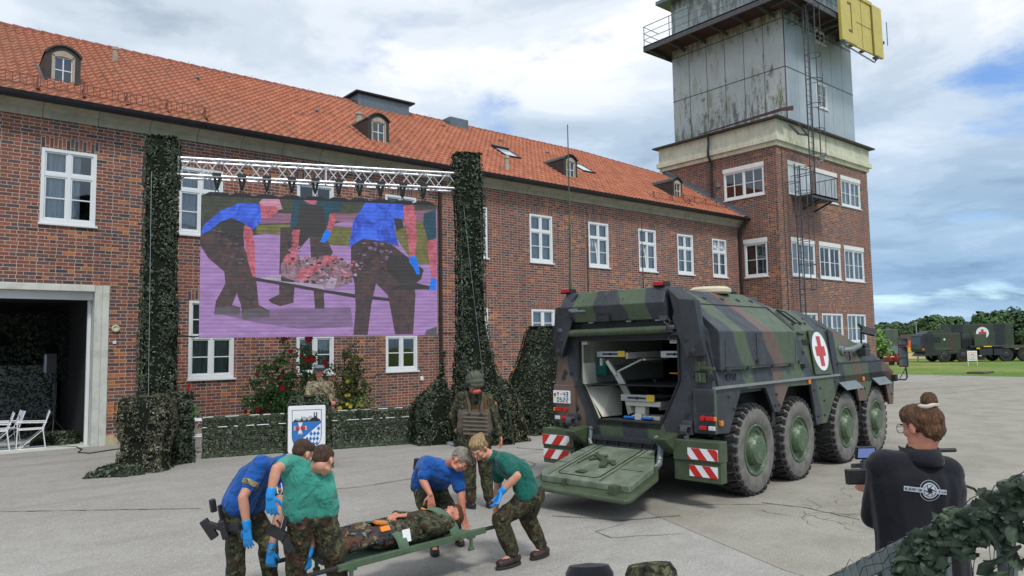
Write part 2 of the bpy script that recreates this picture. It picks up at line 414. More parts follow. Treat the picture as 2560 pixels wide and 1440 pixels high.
def old_slab():
    t = NT('older_asphalt'); co = t.co()
    fine = t.noise(co, 75, 2, .9); mid = t.noise(co, 1.1, 6, .65)
    c = t.ramp(mid, [(.3, (.265, .245, .20)), (.55, (.345, .325, .275)), (.75, (.385, .365, .32))])
    c = t.mix(.75, c, t.mix(1, c, t.ramp(fine, [(.25, .42), (.5, .95), (.75, 1.55)]), 'MULTIPLY'))
    t.base(c, .92, 0, .25); t.bump(fine, .5, .006); return t.mat
M['asphalt2'] = old_slab()
M['crack'] = plain('dark_crack_fill', (.11, .10, .09), .95, 0, .3, 12)
def grass_mat():
    t = NT('grass'); co = t.co(); a = t.noise(co, .09, 5, .6); b = t.noise(co, 2.2, 6, .75); x, y, z = t.xyz(co)
    c = t.ramp(a, [(.3, (.10, .17, .035)), (.5, (.14, .22, .05)), (.68, (.30, .27, .10))])
    c = t.mix(.8, c, t.mix(1, c, t.ramp(b, [(.3, .5), (.7, 1.5)]), 'MULTIPLY')); t.base(c, .95, 0, .1); t.bump(b, .8, .08); return t.mat
M['grass'] = grass_mat()
M['dry'] = plain('dry_meadow', (.42, .33, .13), .95, 0, .35, .6, .6, 3)
def camo_ramp(name, kind):
    """three-tone vehicle camouflage laid out in broad upright bands; object space: x forward, y left, z up"""
    t = NT(name); co = t.co(); x, y, z = t.xyz(co)
    G, K, B = (.072, .100, .056), (.034, .038, .046), (.130, .082, .062)
    if kind == 'truck': G, K, B = (.036, .052, .032), (.018, .021, .026), (.060, .038, .028)
    wob = t.math('MULTIPLY', t.math('SUBTRACT', t.noise(co, .85, 2, .5), .5), .8)
    if kind == 'side':
        s = t.math('ADD', t.math('ADD', x, wob), t.math('MULTIPLY', t.math('SUBTRACT', z, 2.3), .42))
        st = [(-1.2, K), (-.25, G), (.12, K), (.78, B), (1.12, G), (2.0, K), (2.35, G), (3.15, K), (3.9, G), (4.35, B), (4.8, G), (5.25, K), (5.95, B), (6.6, G)]
        lo, hi = -1.2, 7.4
    elif kind == 'rear':
        s = t.math('ADD', t.math('ADD', y, wob), t.math('MULTIPLY', t.math('SUBTRACT', z, 2.3), -.18))
        st = [(-.6, G), (.18, K), (.62, K), (.85, G), (1.28, K), (1.78, G), (2.22, K), (2.55, B), (3.0, K)]; lo, hi = -.6, 3.4
    else:
        s = t.math('ADD', x, wob); st = [(-2, G), (0, K), (1.2, G), (2.4, B), (3.0, G), (4.2, K), (5.2, G), (6.3, B), (7, K)]; lo, hi = -2, 8
    f = t.math('DIVIDE', t.math('SUBTRACT', s, lo), hi-lo)
    stops = []
    for i, (p, c) in enumerate(st):
        q = (p-lo)/(hi-lo)
        if i: stops.append((q-.0035, st[i-1][1]))
        stops.append((q+(.0035 if i else 0), c))
    c = t.ramp(f, stops)
    c = t.mix(.55, c, t.mix(1, c, t.ramp(t.noise(co, 2.0, 6, .7), [(.3, .62), (.7, 1.5)]), 'MULTIPLY'))
    sc = t.noise(t.mapping(co, (1.2, 1.2, 9)), 6, 4, .8); c = t.mix(t.ramp(sc, [(.66, 0), (.72, .25)]), c, (.20, .23, .19))
    du = t.noise(co, 9, 5, .75); c = t.mix(t.ramp(du, [(.5, 0), (.85, .3)]), c, (.20, .21, .18))
    t.base(c, t.ramp(t.noise(co, 5, 4), [(.3, .42), (.7, .62)]), 0, .5); t.bump(t.noise(co, 45, 3), .12, .003); return t.mat
M['cside'] = camo_ramp('vehicle_camouflage_side', 'side'); M['crear'] = camo_ramp('vehicle_camouflage_rear', 'rear')
M['cgreen'] = plain('bronze_green_paint', (.062, .085, .045), .5, 0, .35, 5, .15, 50); M['cdark'] = plain('tar_black_paint', (.028, .031, .036), .5, 0, .3, 4)
M['ctruck'] = camo_ramp('truck_camouflage', 'truck')
def flecktarn(name, pal, sc=26, drt=.0):
    t = NT(name); co = t.co()
    d = t.n('ShaderNodeVectorMath', operation='ADD'); t.set(d.inputs[0], co)
    nz = t.n('ShaderNodeTexNoise'); t.set(nz.inputs['Vector'], co); nz.inputs['Scale'].default_value = sc*1.3; nz.inputs['Detail'].default_value = 2
    sv = t.n('ShaderNodeVectorMath', operation='SCALE'); t.set(sv.inputs[0], nz.outputs[1]); sv.inputs['Scale'].default_value = 1.4/sc; t.set(d.inputs[1], sv.outputs[0])
    a = t.noise(d.outputs[0], sc*.22, 2, .5); b = t.noise(t.mapping(d.outputs[0], (1,1,1), (5,3,8)), sc*.3, 2, .5); e = t.noise(t.mapping(d.outputs[0], (1,1,1), (2,9,4)), sc*.55, 1, .5)
    c = t.ramp(a, [(.0, pal[0]), (.46, pal[1]), (.56, pal[0])], 'CONSTANT')
    c = t.mix(t.ramp(b, [(0, 0), (.54, 1)], 'CONSTANT'), c, pal[2]); c = t.mix(t.ramp(e, [(0, 0), (.60, 1)], 'CONSTANT'), c, pal[3])
    e2 = t.noise(t.mapping(d.outputs[0], (1,1,1), (12,1,4)), sc*.5, 1, .5); c = t.mix(t.ramp(e2, [(0, 0), (.62, 1)], 'CONSTANT'), c, pal[4])
    c = t.mix(.35, c, t.mix(1, c, t.ramp(t.noise(co, 7, 4), [(.3, .6), (.7, 1.4)]), 'MULTIPLY'))
    t.base(c, .9, 0, .15)
    fold = t.noise(t.mapping(co, (1, 1, .7)), 11, 3, .5, 1.2); t.bump(fold, .8, .08); return t.mat
M['fleck'] = flecktarn('flecktarn_cloth', [(.058, .062, .036), (.080, .086, .048), (.060, .042, .028), (.024, .024, .018), (.125, .125, .068)], 38)
M['fleckred'] = flecktarn('flecktarn_cloth_brownish', [(.056, .050, .031), (.068, .070, .040), (.080, .046, .029), (.026, .025, .020), (.125, .115, .060)], 34)
M['tropen'] = flecktarn('light_multi_camouflage', [(.30, .25, .16), (.23, .19, .12), (.15, .125, .08), (.08, .07, .045), (.38, .33, .22)], 44)
M['fleckblue'] = flecktarn('patient_camouflage', [(.05, .055, .065), (.10, .085, .055), (.12, .058, .036), (.022, .024, .034), (.22, .19, .10)], 32)
def cloth(name, c, fold=.6, sc=9):
    t = NT(name); co = t.co(); a = t.noise(co, 3, 4)
    t.base(t.ramp(a, [(.3, tuple(k*.8 for k in c)), (.7, tuple(k*1.1 for k in c))]), .85, 0, .2)
    f = t.math('ADD', t.noise(co, sc, 2, .5, 1.4), t.math('MULTIPLY', t.noise(t.mapping(co, (1, 1, .5)), sc*2.6, 2, .5, 1.0), .35)); t.bump(f, fold, .07)
    t.b.inputs['Sheen Weight'].default_value = .15; return t.mat
M['scrubblue'] = cloth('blue_scrub_cotton', (.014, .095, .36), .75, 6); M['scrubgreen'] = cloth('green_scrub_cotton', (.050, .30, .225), .75, 6); M['scrubdark'] = cloth('dark_green_scrub_cotton', (.010, .12, .092), .75, 6)
M['blackcloth'] = cloth('black_jacket_cloth', (.010, .011, .016), .2, 5); M['trousers'] = cloth('dark_trouser_cloth', (.018, .02, .028))
M['vest'] = cloth('grey_brown_vest', (.115, .095, .072), .3); M['vestbrown'] = cloth('brown_vest_lining', (.13, .062, .028), .3)
def skin_mat(name, c):
    t = NT(name); co = t.co()
    t.base(t.ramp(t.noise(co, 9, 4), [(.3, (c[0]*.92, c[1]*.82, c[2]*.78)), (.7, c)]), .5, 0, .4); t.b.inputs['Subsurface Weight'].default_value = .12
    t.b.inputs['Subsurface Radius'].default_value = (.02, .008, .004); t.bump(t.noise(co, 130, 3), .15, .002); return t.mat
M['skin'] = skin_mat('skin', (.58, .30, .20)); M['skinred'] = skin_mat('skin_ruddy', (.60, .26, .17))
def glove_mat():
    t = NT('blue_nitrile'); t.base((.012, .26, .66), .35, 0, .5); t.bump(t.noise(t.co(), 45, 3, .6, .5), .5, .006); return t.mat
M['glove'] = glove_mat()
def hair_mat(name, c1, c2):
    t = NT(name); co = t.co(); s = t.noise(t.mapping(co, (1, 1, .25)), 60, 4, .7); t.base(t.ramp(s, [(.3, c1), (.65, c2)]), .55, 0, .4); t.bump(s, 1, .06); return t.mat
M['hairblond'] = hair_mat('blonde_hair', (.30, .19, .085), (.72, .52, .26)); M['hairgrey'] = hair_mat('grey_blond_hair', (.22, .18, .14), (.60, .54, .44))
M['hairbrown'] = hair_mat('brown_hair', (.060, .028, .014), (.25, .115, .055)); M['hairshort'] = hair_mat('short_brown_hair', (.05, .03, .02), (.16, .09, .055))
M['boot'] = plain('boot_leather_brown', (.045, .022, .018), .5, 0, .4, 12); M['bootb'] = plain('boot_leather_black', (.016, .016, .017), .5, 0, .4, 12)
M['rubber'] = plain('rubber', (.022, .022, .022), .75, 0, .3, 9)
M['red'] = plain('red_paint', (.56, .02, .015), .4, 0, .1); M['redcross'] = plain('red_cross_paint', (.56, .05, .055), .5, 0, .15)
M['wsign'] = plain('white_sign_paint', (.80, .81, .82), .45, 0, .05); M['yellow'] = plain('yellow_panel_paint', (.58, .47, .11), .5, 0, .12, 2)
M['ylabel'] = plain('yellow_label', (.85, .55, .02), .5, 0, .05); M['orange'] = plain('orange_webbing', (.85, .25, .02), .6, 0, .1)
M['amber'] = plain('amber_lens', (.75, .22, .02), .25, 0, .2); M['redlens'] = plain('red_lens', (.50, .012, .012), .2, 0, .2); M['whitelens'] = plain('clear_lens', (.62, .62, .62), .2, 0, .2)
M['cream_int'] = plain('cream_interior_enamel', (.60, .58, .48), .45, 0, .12, 4)
M['stretch'] = plain('stretcher_green', (.075, .125, .068), .5, 0, .2, 8)
M['webgreen'] = cloth('green_webbing', (.10, .17, .10), .2)
M['blueplast'] = plain('blue_grips', (.01, .16, .55), .4)

# ================================================================ ground
def sheet(name, pts, z, m, kind='structure', **k):
    mb = MB(); mb.add([(p[0], p[1], z) for p in pts], [tuple(range(len(pts)))]); o = mb.build(name, m); o['kind'] = kind
    for a, b in k.items(): o[a] = b
    return o
sheet('ground', [(-900, -900), (1600, -900), (1600, 1600), (-900, 1600)], -0.012, M['grass'])
sheet('yard', [(-40, -30), (46, -30), (49.2, 21.5), (46, 24.6), (41, 24.6), (41, 40), (-40, 40)], 0.0, M['asphalt'])
sheet('yard_slab', [(4.4, -12), (24.5, -2), (47, -2), (48.5, 16.2), (30, 16.5), (19, 14.2), (13.2, 13.4), (10.4, 11.2), (7.9, 7.0), (6.75, 4.0)], 0.004, M['asphalt2'])
sheet('dry_meadow', [(80, 36), (160, 24), (420, 60), (420, 230), (130, 120)], 0.0, M['dry'])
def crack(pts, w, seed):
    rnd = random.Random(seed); mb = MB(); P = []
    for a, b in zip(pts, pts[1:]):
        n = max(2, int(math.dist(a, b)/.12))
        for i in range(n): P.append((a[0]+(b[0]-a[0])*i/n+rnd.uniform(-.012, .012), a[1]+(b[1]-a[1])*i/n+rnd.uniform(-.012, .012)))
    P.append(pts[-1])
    for a, b in zip(P, P[1:]):
        d = Vector((b[0]-a[0], b[1]-a[1])); n = Vector((-d.y, d.x)).normalized()*w*rnd.uniform(.25, .7)
        mb.add([(a[0]+n.x, a[1]+n.y, .008), (a[0]-n.x, a[1]-n.y, .008), (b[0]-n.x, b[1]-n.y, .008), (b[0]+n.x, b[1]+n.y, .008)], [(0, 3, 2, 1)])
    return mb
cr = MB()
for i, (pts, w) in enumerate([
    ([(1.148,12.829), (3.334,11.016)], .022), ([(3.833,11.514), (5.766,10.846), (7.028,10.908)], .022), ([(4.987,17.400), (5.372,16.487), (6.630,16.238)], .04),
    ([(9.515,15.842), (9.685,13.244), (10.567,12.507)], .03), ([(6.655,7.247), (7.140,6.424), (7.860,6.100)], .02),
    ([(9.291,5.792), (9.426,5.246), (9.298,4.434)], .03), ([(8.475,6.434), (9.376,5.568)], .015), ([(1.665,18.995), (3.055,18.955), (3.882,19.090)], .02),
    ([(33.922,14.359), (42.320,11.754)], .05), ([(32.572,11.840), (40.902,11.365)], .03), ([(10.425,12.475), (10.725,11.639), (10.800,11.228)], .03),
    ([(7.015,6.313), (6.478,6.281), (6.415,5.965), (7.129,5.542)], .012), ([(9.622,11.645), (9.301,10.548), (8.571,10.045)], .02)]):
    m = crack(pts, w, i); cr.add(m.v, m.f)
rnd = random.Random(5)
for k in range(26):      # crazed patch beside the rear wheels
    x, y = 8.9+rnd.uniform(0, 1.6), 4.7+rnd.uniform(-.45, .55); a = rnd.uniform(0, 6.28); pts = [(x, y)]
    for j in range(rnd.randint(2, 5)): a += rnd.uniform(-.9, .9); x += .16*math.cos(a); y += .16*math.sin(a); pts.append((x, y))
    m = crack(pts, .006, k+50); cr.add(m.v, m.f)
cr.build('asphalt_cracks', M['crack'], kind='structure')

# ================================================================ walls with openings
def wall(name, F, x0, x1, z0, z1, holes, m, parent, reveal=.12, top=None):
    """F: frame (x along wall, y into wall). holes: (x0,x1,z0,z1)"""
    mb = MB(F); xs = sorted({x0, x1, *[h[0] for h in holes], *[h[1] for h in holes]}); zs = sorted({z0, z1, *[h[2] for h in holes], *[h[3] for h in holes]})
    xs = [x for x in xs if x0 <= x <= x1]; zs = [z for z in zs if z0 <= z <= z1]
    for xa, xb in zip(xs, xs[1:]):
        for za, zb in zip(zs, zs[1:]):
            cxm, czm = (xa+xb)/2, (za+zb)/2
            if any(h[0] < cxm < h[1] and h[2] < czm < h[3] for h in holes): continue
            mb.quad((xa,0,za), (xb,0,za), (xb,0,zb), (xa,0,zb))
    for h in holes:
        a, b, c, d = h; r = reveal
        mb.quad((a,0,c), (a,0,d), (a,r,d), (a,r,c)); mb.quad((b,0,c), (b,r,c), (b,r,d), (b,0,d))
        mb.quad((a,0,d), (b,0,d), (b,r,d), (a,r,d)); mb.quad((a,0,c), (a,r,c), (b,r,c), (b,0,c))
    return mb.build(name, m, parent)
def window(F, parent, x0, x1, z0, z1, style, curtain='curtain', cut=None, shut=None, label=None, roll=False):
    """white window in wall frame F. style 'old' = 2 lights over 2x2 lights; 'g' = upper + lower pairs; 'grid' = nx x nz lights"""
    fr = MB(F); D = .045; w = .055; yb = .05
    def bar(a, b, c, d, y0=None, y1=None): fr.box(a, b, (yb-.03) if y0 is None else y0, (yb+.05) if y1 is None else y1, c, d)
    bar(x0, x0+.075, z0, z1, .004, .10); bar(x1-.075, x1, z0, z1, .004, .10); bar(x0+.075, x1-.075, z1-.075, z1, .004, .10); bar(x0+.075, x1-.075, z0, z0+.09, .004, .10)
    xa, xb, za, zb = x0+.075, x1-.075, z0+.09, z1-.075; xm = (xa+xb)/2
    panes = []
    def sash(a, b, c, d, nb=0, tilt=0, s=.038):
        S = MB(F)
        if tilt:
            T = Matrix.Translation((0, yb, c)) @ Matrix.Rotation(tilt, 4, 'X') @ Matrix.Translation((0, -yb, -c)); S = MB(F @ T)
        S.box(a, a+s, yb-.012, yb+.03, c, d); S.box(b-s, b, yb-.012, yb+.03, c, d); S.box(a+s, b-s, yb-.012, yb+.03, c, c+s+.012); S.box(a+s, b-s, yb-.012, yb+.03, d-s, d)
        for i in range(nb):
            zc = c+(d-c)*(i+1)/(nb+1); S.box(a+s, b-s, yb-.010, yb+.02, zc-.014, zc+.014)
        fr.v_off = 0; b0 = len(fr.v); fr.v += S.v; fr.f += [tuple(b0+i for i in f) for f in S.f]; fr.m += S.m
        P = MB(S.M); P.quad((a+s, yb+.012, c+s), (b-s, yb+.012, c+s), (b-s, yb+.012, d-s), (a+s, yb+.012, d-s)); panes.append(P)
    if style == 'old':
        zt = za+(zb-za)*.66
        bar(xa, xb, zt-.035, zt+.035); bar(xm-.035, xm+.035, za, zt-.035); bar(xm-.035, xm+.035, zt+.035, zb)
        L = (xa, xm-.035); R = (xm+.035, xb)
        sash(*L, za, zt-.035, 1, -.10 if shut == 'tilt' else 0); sash(*R, za, zt-.035, 1)
        sash(*L, zt+.035, zb, 0, -.42 if shut == 'toptilt' else 0); sash(*R, zt+.035, zb, 0, -.42 if shut == 'toptilt' else 0)
    elif style == 'g':
        zt = za+(zb-za)*.525
        bar(xa, xb, zt-.04, zt+.04); bar(xm-.04, xm+.04, za, zt-.04); bar(xm-.04, xm+.04, zt+.04, zb)
        for q in ((xa, xm-.04), (xm+.04, xb)): sash(*q, za, zt-.04, 1); sash(*q, zt+.04, zb, 1)
    else:
        nx, nz = style; halves = 2 if nx == 4 else 1
        if halves == 2: bar(xm-.04, xm+.04, za, zb)
        segs = [(xa, xm-.04), (xm+.04, xb)] if halves == 2 else [(xa, xb)]
        zsegs = [(za, zb)]
        if nz == 4: zt = za+(zb-za)*.44; bar(xa, xb, zt-.04, zt+.04, yb-.035, yb+.055); zsegs = [(za, zt-.04), (zt+.04, zb)]
        for q in segs:
            for zq in zsegs:
                sash(q[0], q[1], zq[0], zq[1], 1)
                m2 = (q[0]+q[1])/2; fr.box(m2-.022, m2+.022, yb-.0105, yb+.021, zq[0]+.04, zq[1]-.04)
    o = fr.build('window', M['white'], parent)
    if label: o['label'] = label
    P = MB()
    for p in panes: P.add(p.v, p.f)
    P.build('pane', M['glass'], o)
    S = MB(F); S.box(x0-.03, x1+.05, -.06, .03, z0-.05, z0-.002); S.build('sill', M['white'], o, bevel=.006)
    if curtain:
        Cn = MB(F); n = 26; vs = []; xc0, xc1 = cut or (x0+.02, x1-.02)
        for i in range(n+1):
            x = xc0+(xc1-xc0)*i/n; y = .15+.02*math.sin(i*2.1)
            vs += [(x, y, z0), (x, y, z1)]
        Cn.add(vs, [(2*i, 2*i+2, 2*i+3, 2*i+1) for i in range(n)]); Cn.build('curtain', M[curtain], o)
    if roll:
        B = MB(F); B.box(x0-.04, x1+.02, -.03, .08, z1-.012, z1+.20); B.build('shutter_box', M['whitem'], o, bevel=.006)
    return o
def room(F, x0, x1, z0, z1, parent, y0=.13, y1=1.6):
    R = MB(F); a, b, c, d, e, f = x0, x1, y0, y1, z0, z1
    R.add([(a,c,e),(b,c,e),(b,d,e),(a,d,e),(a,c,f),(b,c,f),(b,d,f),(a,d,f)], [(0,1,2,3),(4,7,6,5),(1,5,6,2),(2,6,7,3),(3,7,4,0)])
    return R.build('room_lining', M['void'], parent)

Y0 = 19.99; XT = 31.17; YT = 17.93
hb = thing('brick_building', 'long two-storey red brick building with orange clay tile roof and white windows', 'building', (0, Y0, 0))
hb_inv = Matrix.Translation((0, -Y0, 0))
class _P:  # parts are modelled in world coordinates; keep them there under the thing
    pass
def fixparent(root):
    for ch in root.children: ch.matrix_parent_inverse = root.matrix_world.inverted() if False else Matrix.Translation(-root.location)
FA = frame((0, Y0, 0), (1, 0, 0), (0, 1, 0))
UW = [(2.33, 3.48), (5.36, 6.51), (8.60, 9.75), (11.50, 12.65), (14.41, 15.56), (17.52, 18.66), (20.60, 21.75), (23.59, 24.73), (26.20, 27.34), (28.80, 29.93)]
GW = [(5.69, 6.86), (8.62, 9.77), (11.51, 12.66), (14.40, 15.54), (17.54, 18.69), (20.6, 21.75), (23.6, 24.73), (26.2, 27.34), (28.8, 29.93)]
holes = [(a, b, 5.28, 7.07) for a, b in UW] + [(a, b, 1.50, 3.55) for a, b in GW] + [(-4.2, 3.53, -.01, 3.68)]
wall('wall', FA, -9, XT, 0, 7.8, holes, M['brick'], hb)
UST = {1: 'tilt', 6: 'tilt', 7: 'tilt', 9: 'toptilt', 0: None}
for i, (a, b) in enumerate(UW):
    if i in (2, 3):
        window(FA, hb, a, b, 5.28, 7.07, 'old', None)
    else:
        window(FA, hb, a, b, 5.28, 7.07, 'old', 'curtain', (a+.02, b-.32) if i == 0 else None, UST.get(i) if i != 1 else None)
for i, (a, b) in enumerate(GW):
    window(FA, hb, a, b, 1.50, 3.55, 'g', 'curtain2' if i in (0, 1) else ('curtain' if i > 3 else None))
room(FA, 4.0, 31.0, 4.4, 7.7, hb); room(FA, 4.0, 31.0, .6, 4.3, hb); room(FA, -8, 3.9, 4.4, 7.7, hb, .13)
# soldier courses over the windows
sc_ = MB()
for a, b in UW: sc_.box(a-.02, b+.06, Y0-.003, Y0+.01, 7.072, 7.36)
for a, b in GW: sc_.box(a-.02, b+.06, Y0-.003, Y0+.01, 3.552, 3.84)
sc_.parts('window_arch', M['sold'], hb)
pl = MB(); pl.box(3.83, XT, Y0-.035, Y0+.05, -.02, .23); pl.box(-9, -4.5, Y0-.035, Y0+.05, -.02, .23); pl.build('plinth', M['plinth'], hb, bevel=.01)
# stone eaves band: lower fascia, cove, upper fillet
bd = MB(); prof = [(Y0-.02, 7.76), (Y0-.05, 7.76), (Y0-.06, 7.93), (Y0-.10, 7.95), (Y0-.14, 7.99), (Y0-.22, 8.03), (Y0-.30, 8.05), (Y0-.30, 8.10), (Y0-.02, 8.10)]
bd.prism([(-9, y, z) for y, z in prof], (XT+9, 0, 0)); bd.build('eaves_band', M['stone'], hb)
gt = MB(); gp = [(Y0-.47+.13*math.cos(a), 8.15+.13*math.sin(a)) for a in [PI+PI*i/8 for i in range(9)]] + [(Y0-.47+.11*math.cos(a), 8.155+.11*math.sin(a)) for a in [2*PI-PI*i/8 for i in range(9)]]
gt.prism([(-9, y, z) for y, z in gp], (XT+9-.02, 0, 0))
gt.path([(x, Y0-.60, 8.155) for x in (-9, 10, XT-.03)], .012, 5)
gt.build('gutter', M['gut'], hb, smooth=True)
# downpipes
dp = MB(); dp.path([(13.52, Y0-.45, 8.04), (13.52, Y0-.16, 7.75), (13.52, Y0-.08, 7.5), (13.52, Y0-.08, 1.7)], .058, 10); 
for z in (6.9, 4.9, 3.2, 1.75): dp.lathe([(.07, -.03), (.07, .03)], (13.52, Y0-.08, z), n=12)
dp.build('downpipe', plain('brown_pipe', (.05, .032, .03), .5, .3, .3), hb, smooth=True)
dp = MB(); dp.path([(13.52, Y0-.08, 1.68), (13.52, Y0-.08, .05)], .075, 10); dp.build('downpipe_guard', M['galv'], hb, smooth=True)
dp = MB(); dp.path([(30.95, Y0-.46, 8.04), (30.93, Y0-.2, 7.75), (30.93, Y0-.1, 7.45), (30.93, Y0-.1, .1)], .062, 10)
for z in (7.3, 5.2, 3.2, 1.4): dp.lathe([(.075, -.03), (.075, .03)], (30.93, Y0-.1, z), n=12)
dp.build('downpipe', M['gut'], hb, smooth=True)
# gate surround + recess
gs = MB(); gs.box(3.52, 3.68, Y0-.015, Y0+.34, -.01, 3.84); gs.box(3.68, 3.83, Y0-.05, Y0+.02, -.01, 3.84); gs.box(-4.2, 3.515, Y0-.045, Y0+.34, 3.69, 3.845)
gs.box(-4.4, -4.19, Y0-.05, Y0+.34, -.01, 3.84); gs.build('gate_surround', M['concrete'], hb, bevel=.012)
sh = MB(); sh.box(-4.19, 3.515, Y0+.20, Y0+.30, 3.50, 3.688); sh.box(3.44, 3.518, Y0+.36, Y0+.44, -.01, 3.5); sh.build('roller_shutter', M['white'], hb)
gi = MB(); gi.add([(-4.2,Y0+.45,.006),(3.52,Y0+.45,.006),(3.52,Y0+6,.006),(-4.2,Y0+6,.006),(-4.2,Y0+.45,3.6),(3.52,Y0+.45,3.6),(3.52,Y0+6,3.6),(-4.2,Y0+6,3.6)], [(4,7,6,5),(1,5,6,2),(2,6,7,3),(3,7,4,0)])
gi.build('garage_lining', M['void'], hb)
gf = MB(); gf.box(-4.19, 3.51, Y0+.02, Y0+6, -.02, .012); gf.build('garage_floor', M['concrete'], hb)
# small wall fittings
kn = MB(); kn.lathe([(0, 0), (.085, 0), (.085, .05), (.06, .06), (.055, .035), (0, .035)], (3.98, Y0-.001, 2.81), (0, -1, 0), 20); kn.build('round_wall_light', M['cream'], hb, smooth=True)
kn = MB(); kn.box(12.74, 12.86, Y0-.05, Y0, 1.17, 1.30); kn.box(3.93, 4.01, Y0-.03, Y0, 2.43, 2.50); kn.parts('wall_socket', M['whitem'], hb, bevel=.01)

# ---------------------------------------------------------------- tiled roof, modelled tile by tile
TP = .6249; ZR = lambda y: 8.24+TP*(y-19.7)
def yridge(x): return 25.55 if x < 26.0 else 25.55-(x-26.0)*.235
TW, TL = .225, .262
cols = int((XT+9)/TW); rows = int((25.6-19.60)/TL)+1
nx_ = 6; vs = []; fs = []; ca, sa = 1/math.hypot(1, TP), TP/math.hypot(1, TP)
prof = [(0, .0), (.18, .045), (.36, .058), (.55, .03), (.75, -.006), (.94, .0)]
rndt = random.Random(3)
for r in range(rows):
    ya = 19.60+r*TL
    for c in range(cols):
        x0 = -9+c*TW; xm = x0+TW/2
        if ya > yridge(xm): continue
        yb_ = min(ya+TL*1.04, yridge(xm)+.02); jx = rndt.uniform(-.004, .004); jz = rndt.uniform(-.004, .005); b = len(vs)
        ppx = prof+[(1.04, .012)]
        for (u, h) in ppx:
            x = x0+u*TW+jx
            vs.append((x, ya-.0*sa, ZR(ya)+(h+.046+jz)*1.0-.055)); vs.append((x, ya-.006, ZR(ya)+(h+.046+jz)-.005)); vs.append((x, yb_, ZR(yb_)+h+jz*.3))
        for k in range(len(ppx)-1):
            i = b+k*3; fs.append((i, i+3, i+4, i+1)); fs.append((i+1, i+4, i+5, i+2))
me = bpy.data.meshes.new('roof'); me.from_pydata(vs, [], fs); me.materials.append(M['tile']); me.update()
ro = bpy.data.objects.new('roof', me); COL.objects.link(ro); ro.parent = hb
me.polygons.foreach_set('use_smooth', [True]*len(me.polygons)); me.set_sharp_from_angle(angle=math.radians(40))
ub = MB(); ub.add([(-9,19.62,ZR(19.62)-.07),(XT,19.62,ZR(19.62)-.07),(XT,24.3,ZR(24.3)-.06),(26,25.5,ZR(25.5)-.06),(-9,25.5,ZR(25.5)-.06)], [(0,1,2,3,4)])
ub.add([(-9,25.5,ZR(25.5)-.05),(26,25.5,ZR(25.5)-.05),(XT,24.3,ZR(24.3)-.05),(XT,32,8.0),(-9,32,8.0)], [(0,1,2,3,4)])
ub.add([(-9,Y0,0),(-9,Y0,8),(-9,25.5,ZR(25.5)-.06),(-9,32,8.0),(-9,32,0)], [(0,1,2,3,4)]); ub.add([(-9,32,0),(-9,32,8),(XT,32,8),(XT,32,0)], [(0,1,2,3)])
ub.build('roof_deck', M['tile'], hb)
rg = MB(); x = -9
while x < XT-.1:
    L = .36; xe = min(x+L, XT); y1, y2 = yridge(x), yridge(xe)
    for s_ in range(1):
        rg.tube((x-.02, y1, ZR(y1)-.015), (xe+.01, y2, ZR(y2)-.03), .105, 10, .092, True)
    x += L
rg.build('ridge_tiles', plain('ridge_clay', (.27, .085, .06), .8, 0, .3, 3), ro, smooth=True)
rg = MB(); x = -8
while x < 26: rg.cbox((x, 25.55, ZR(25.55)+.11), (.03, .05, .09)); x += 1.08
rg.parts('ridge_clip', M['whitem'], ro)
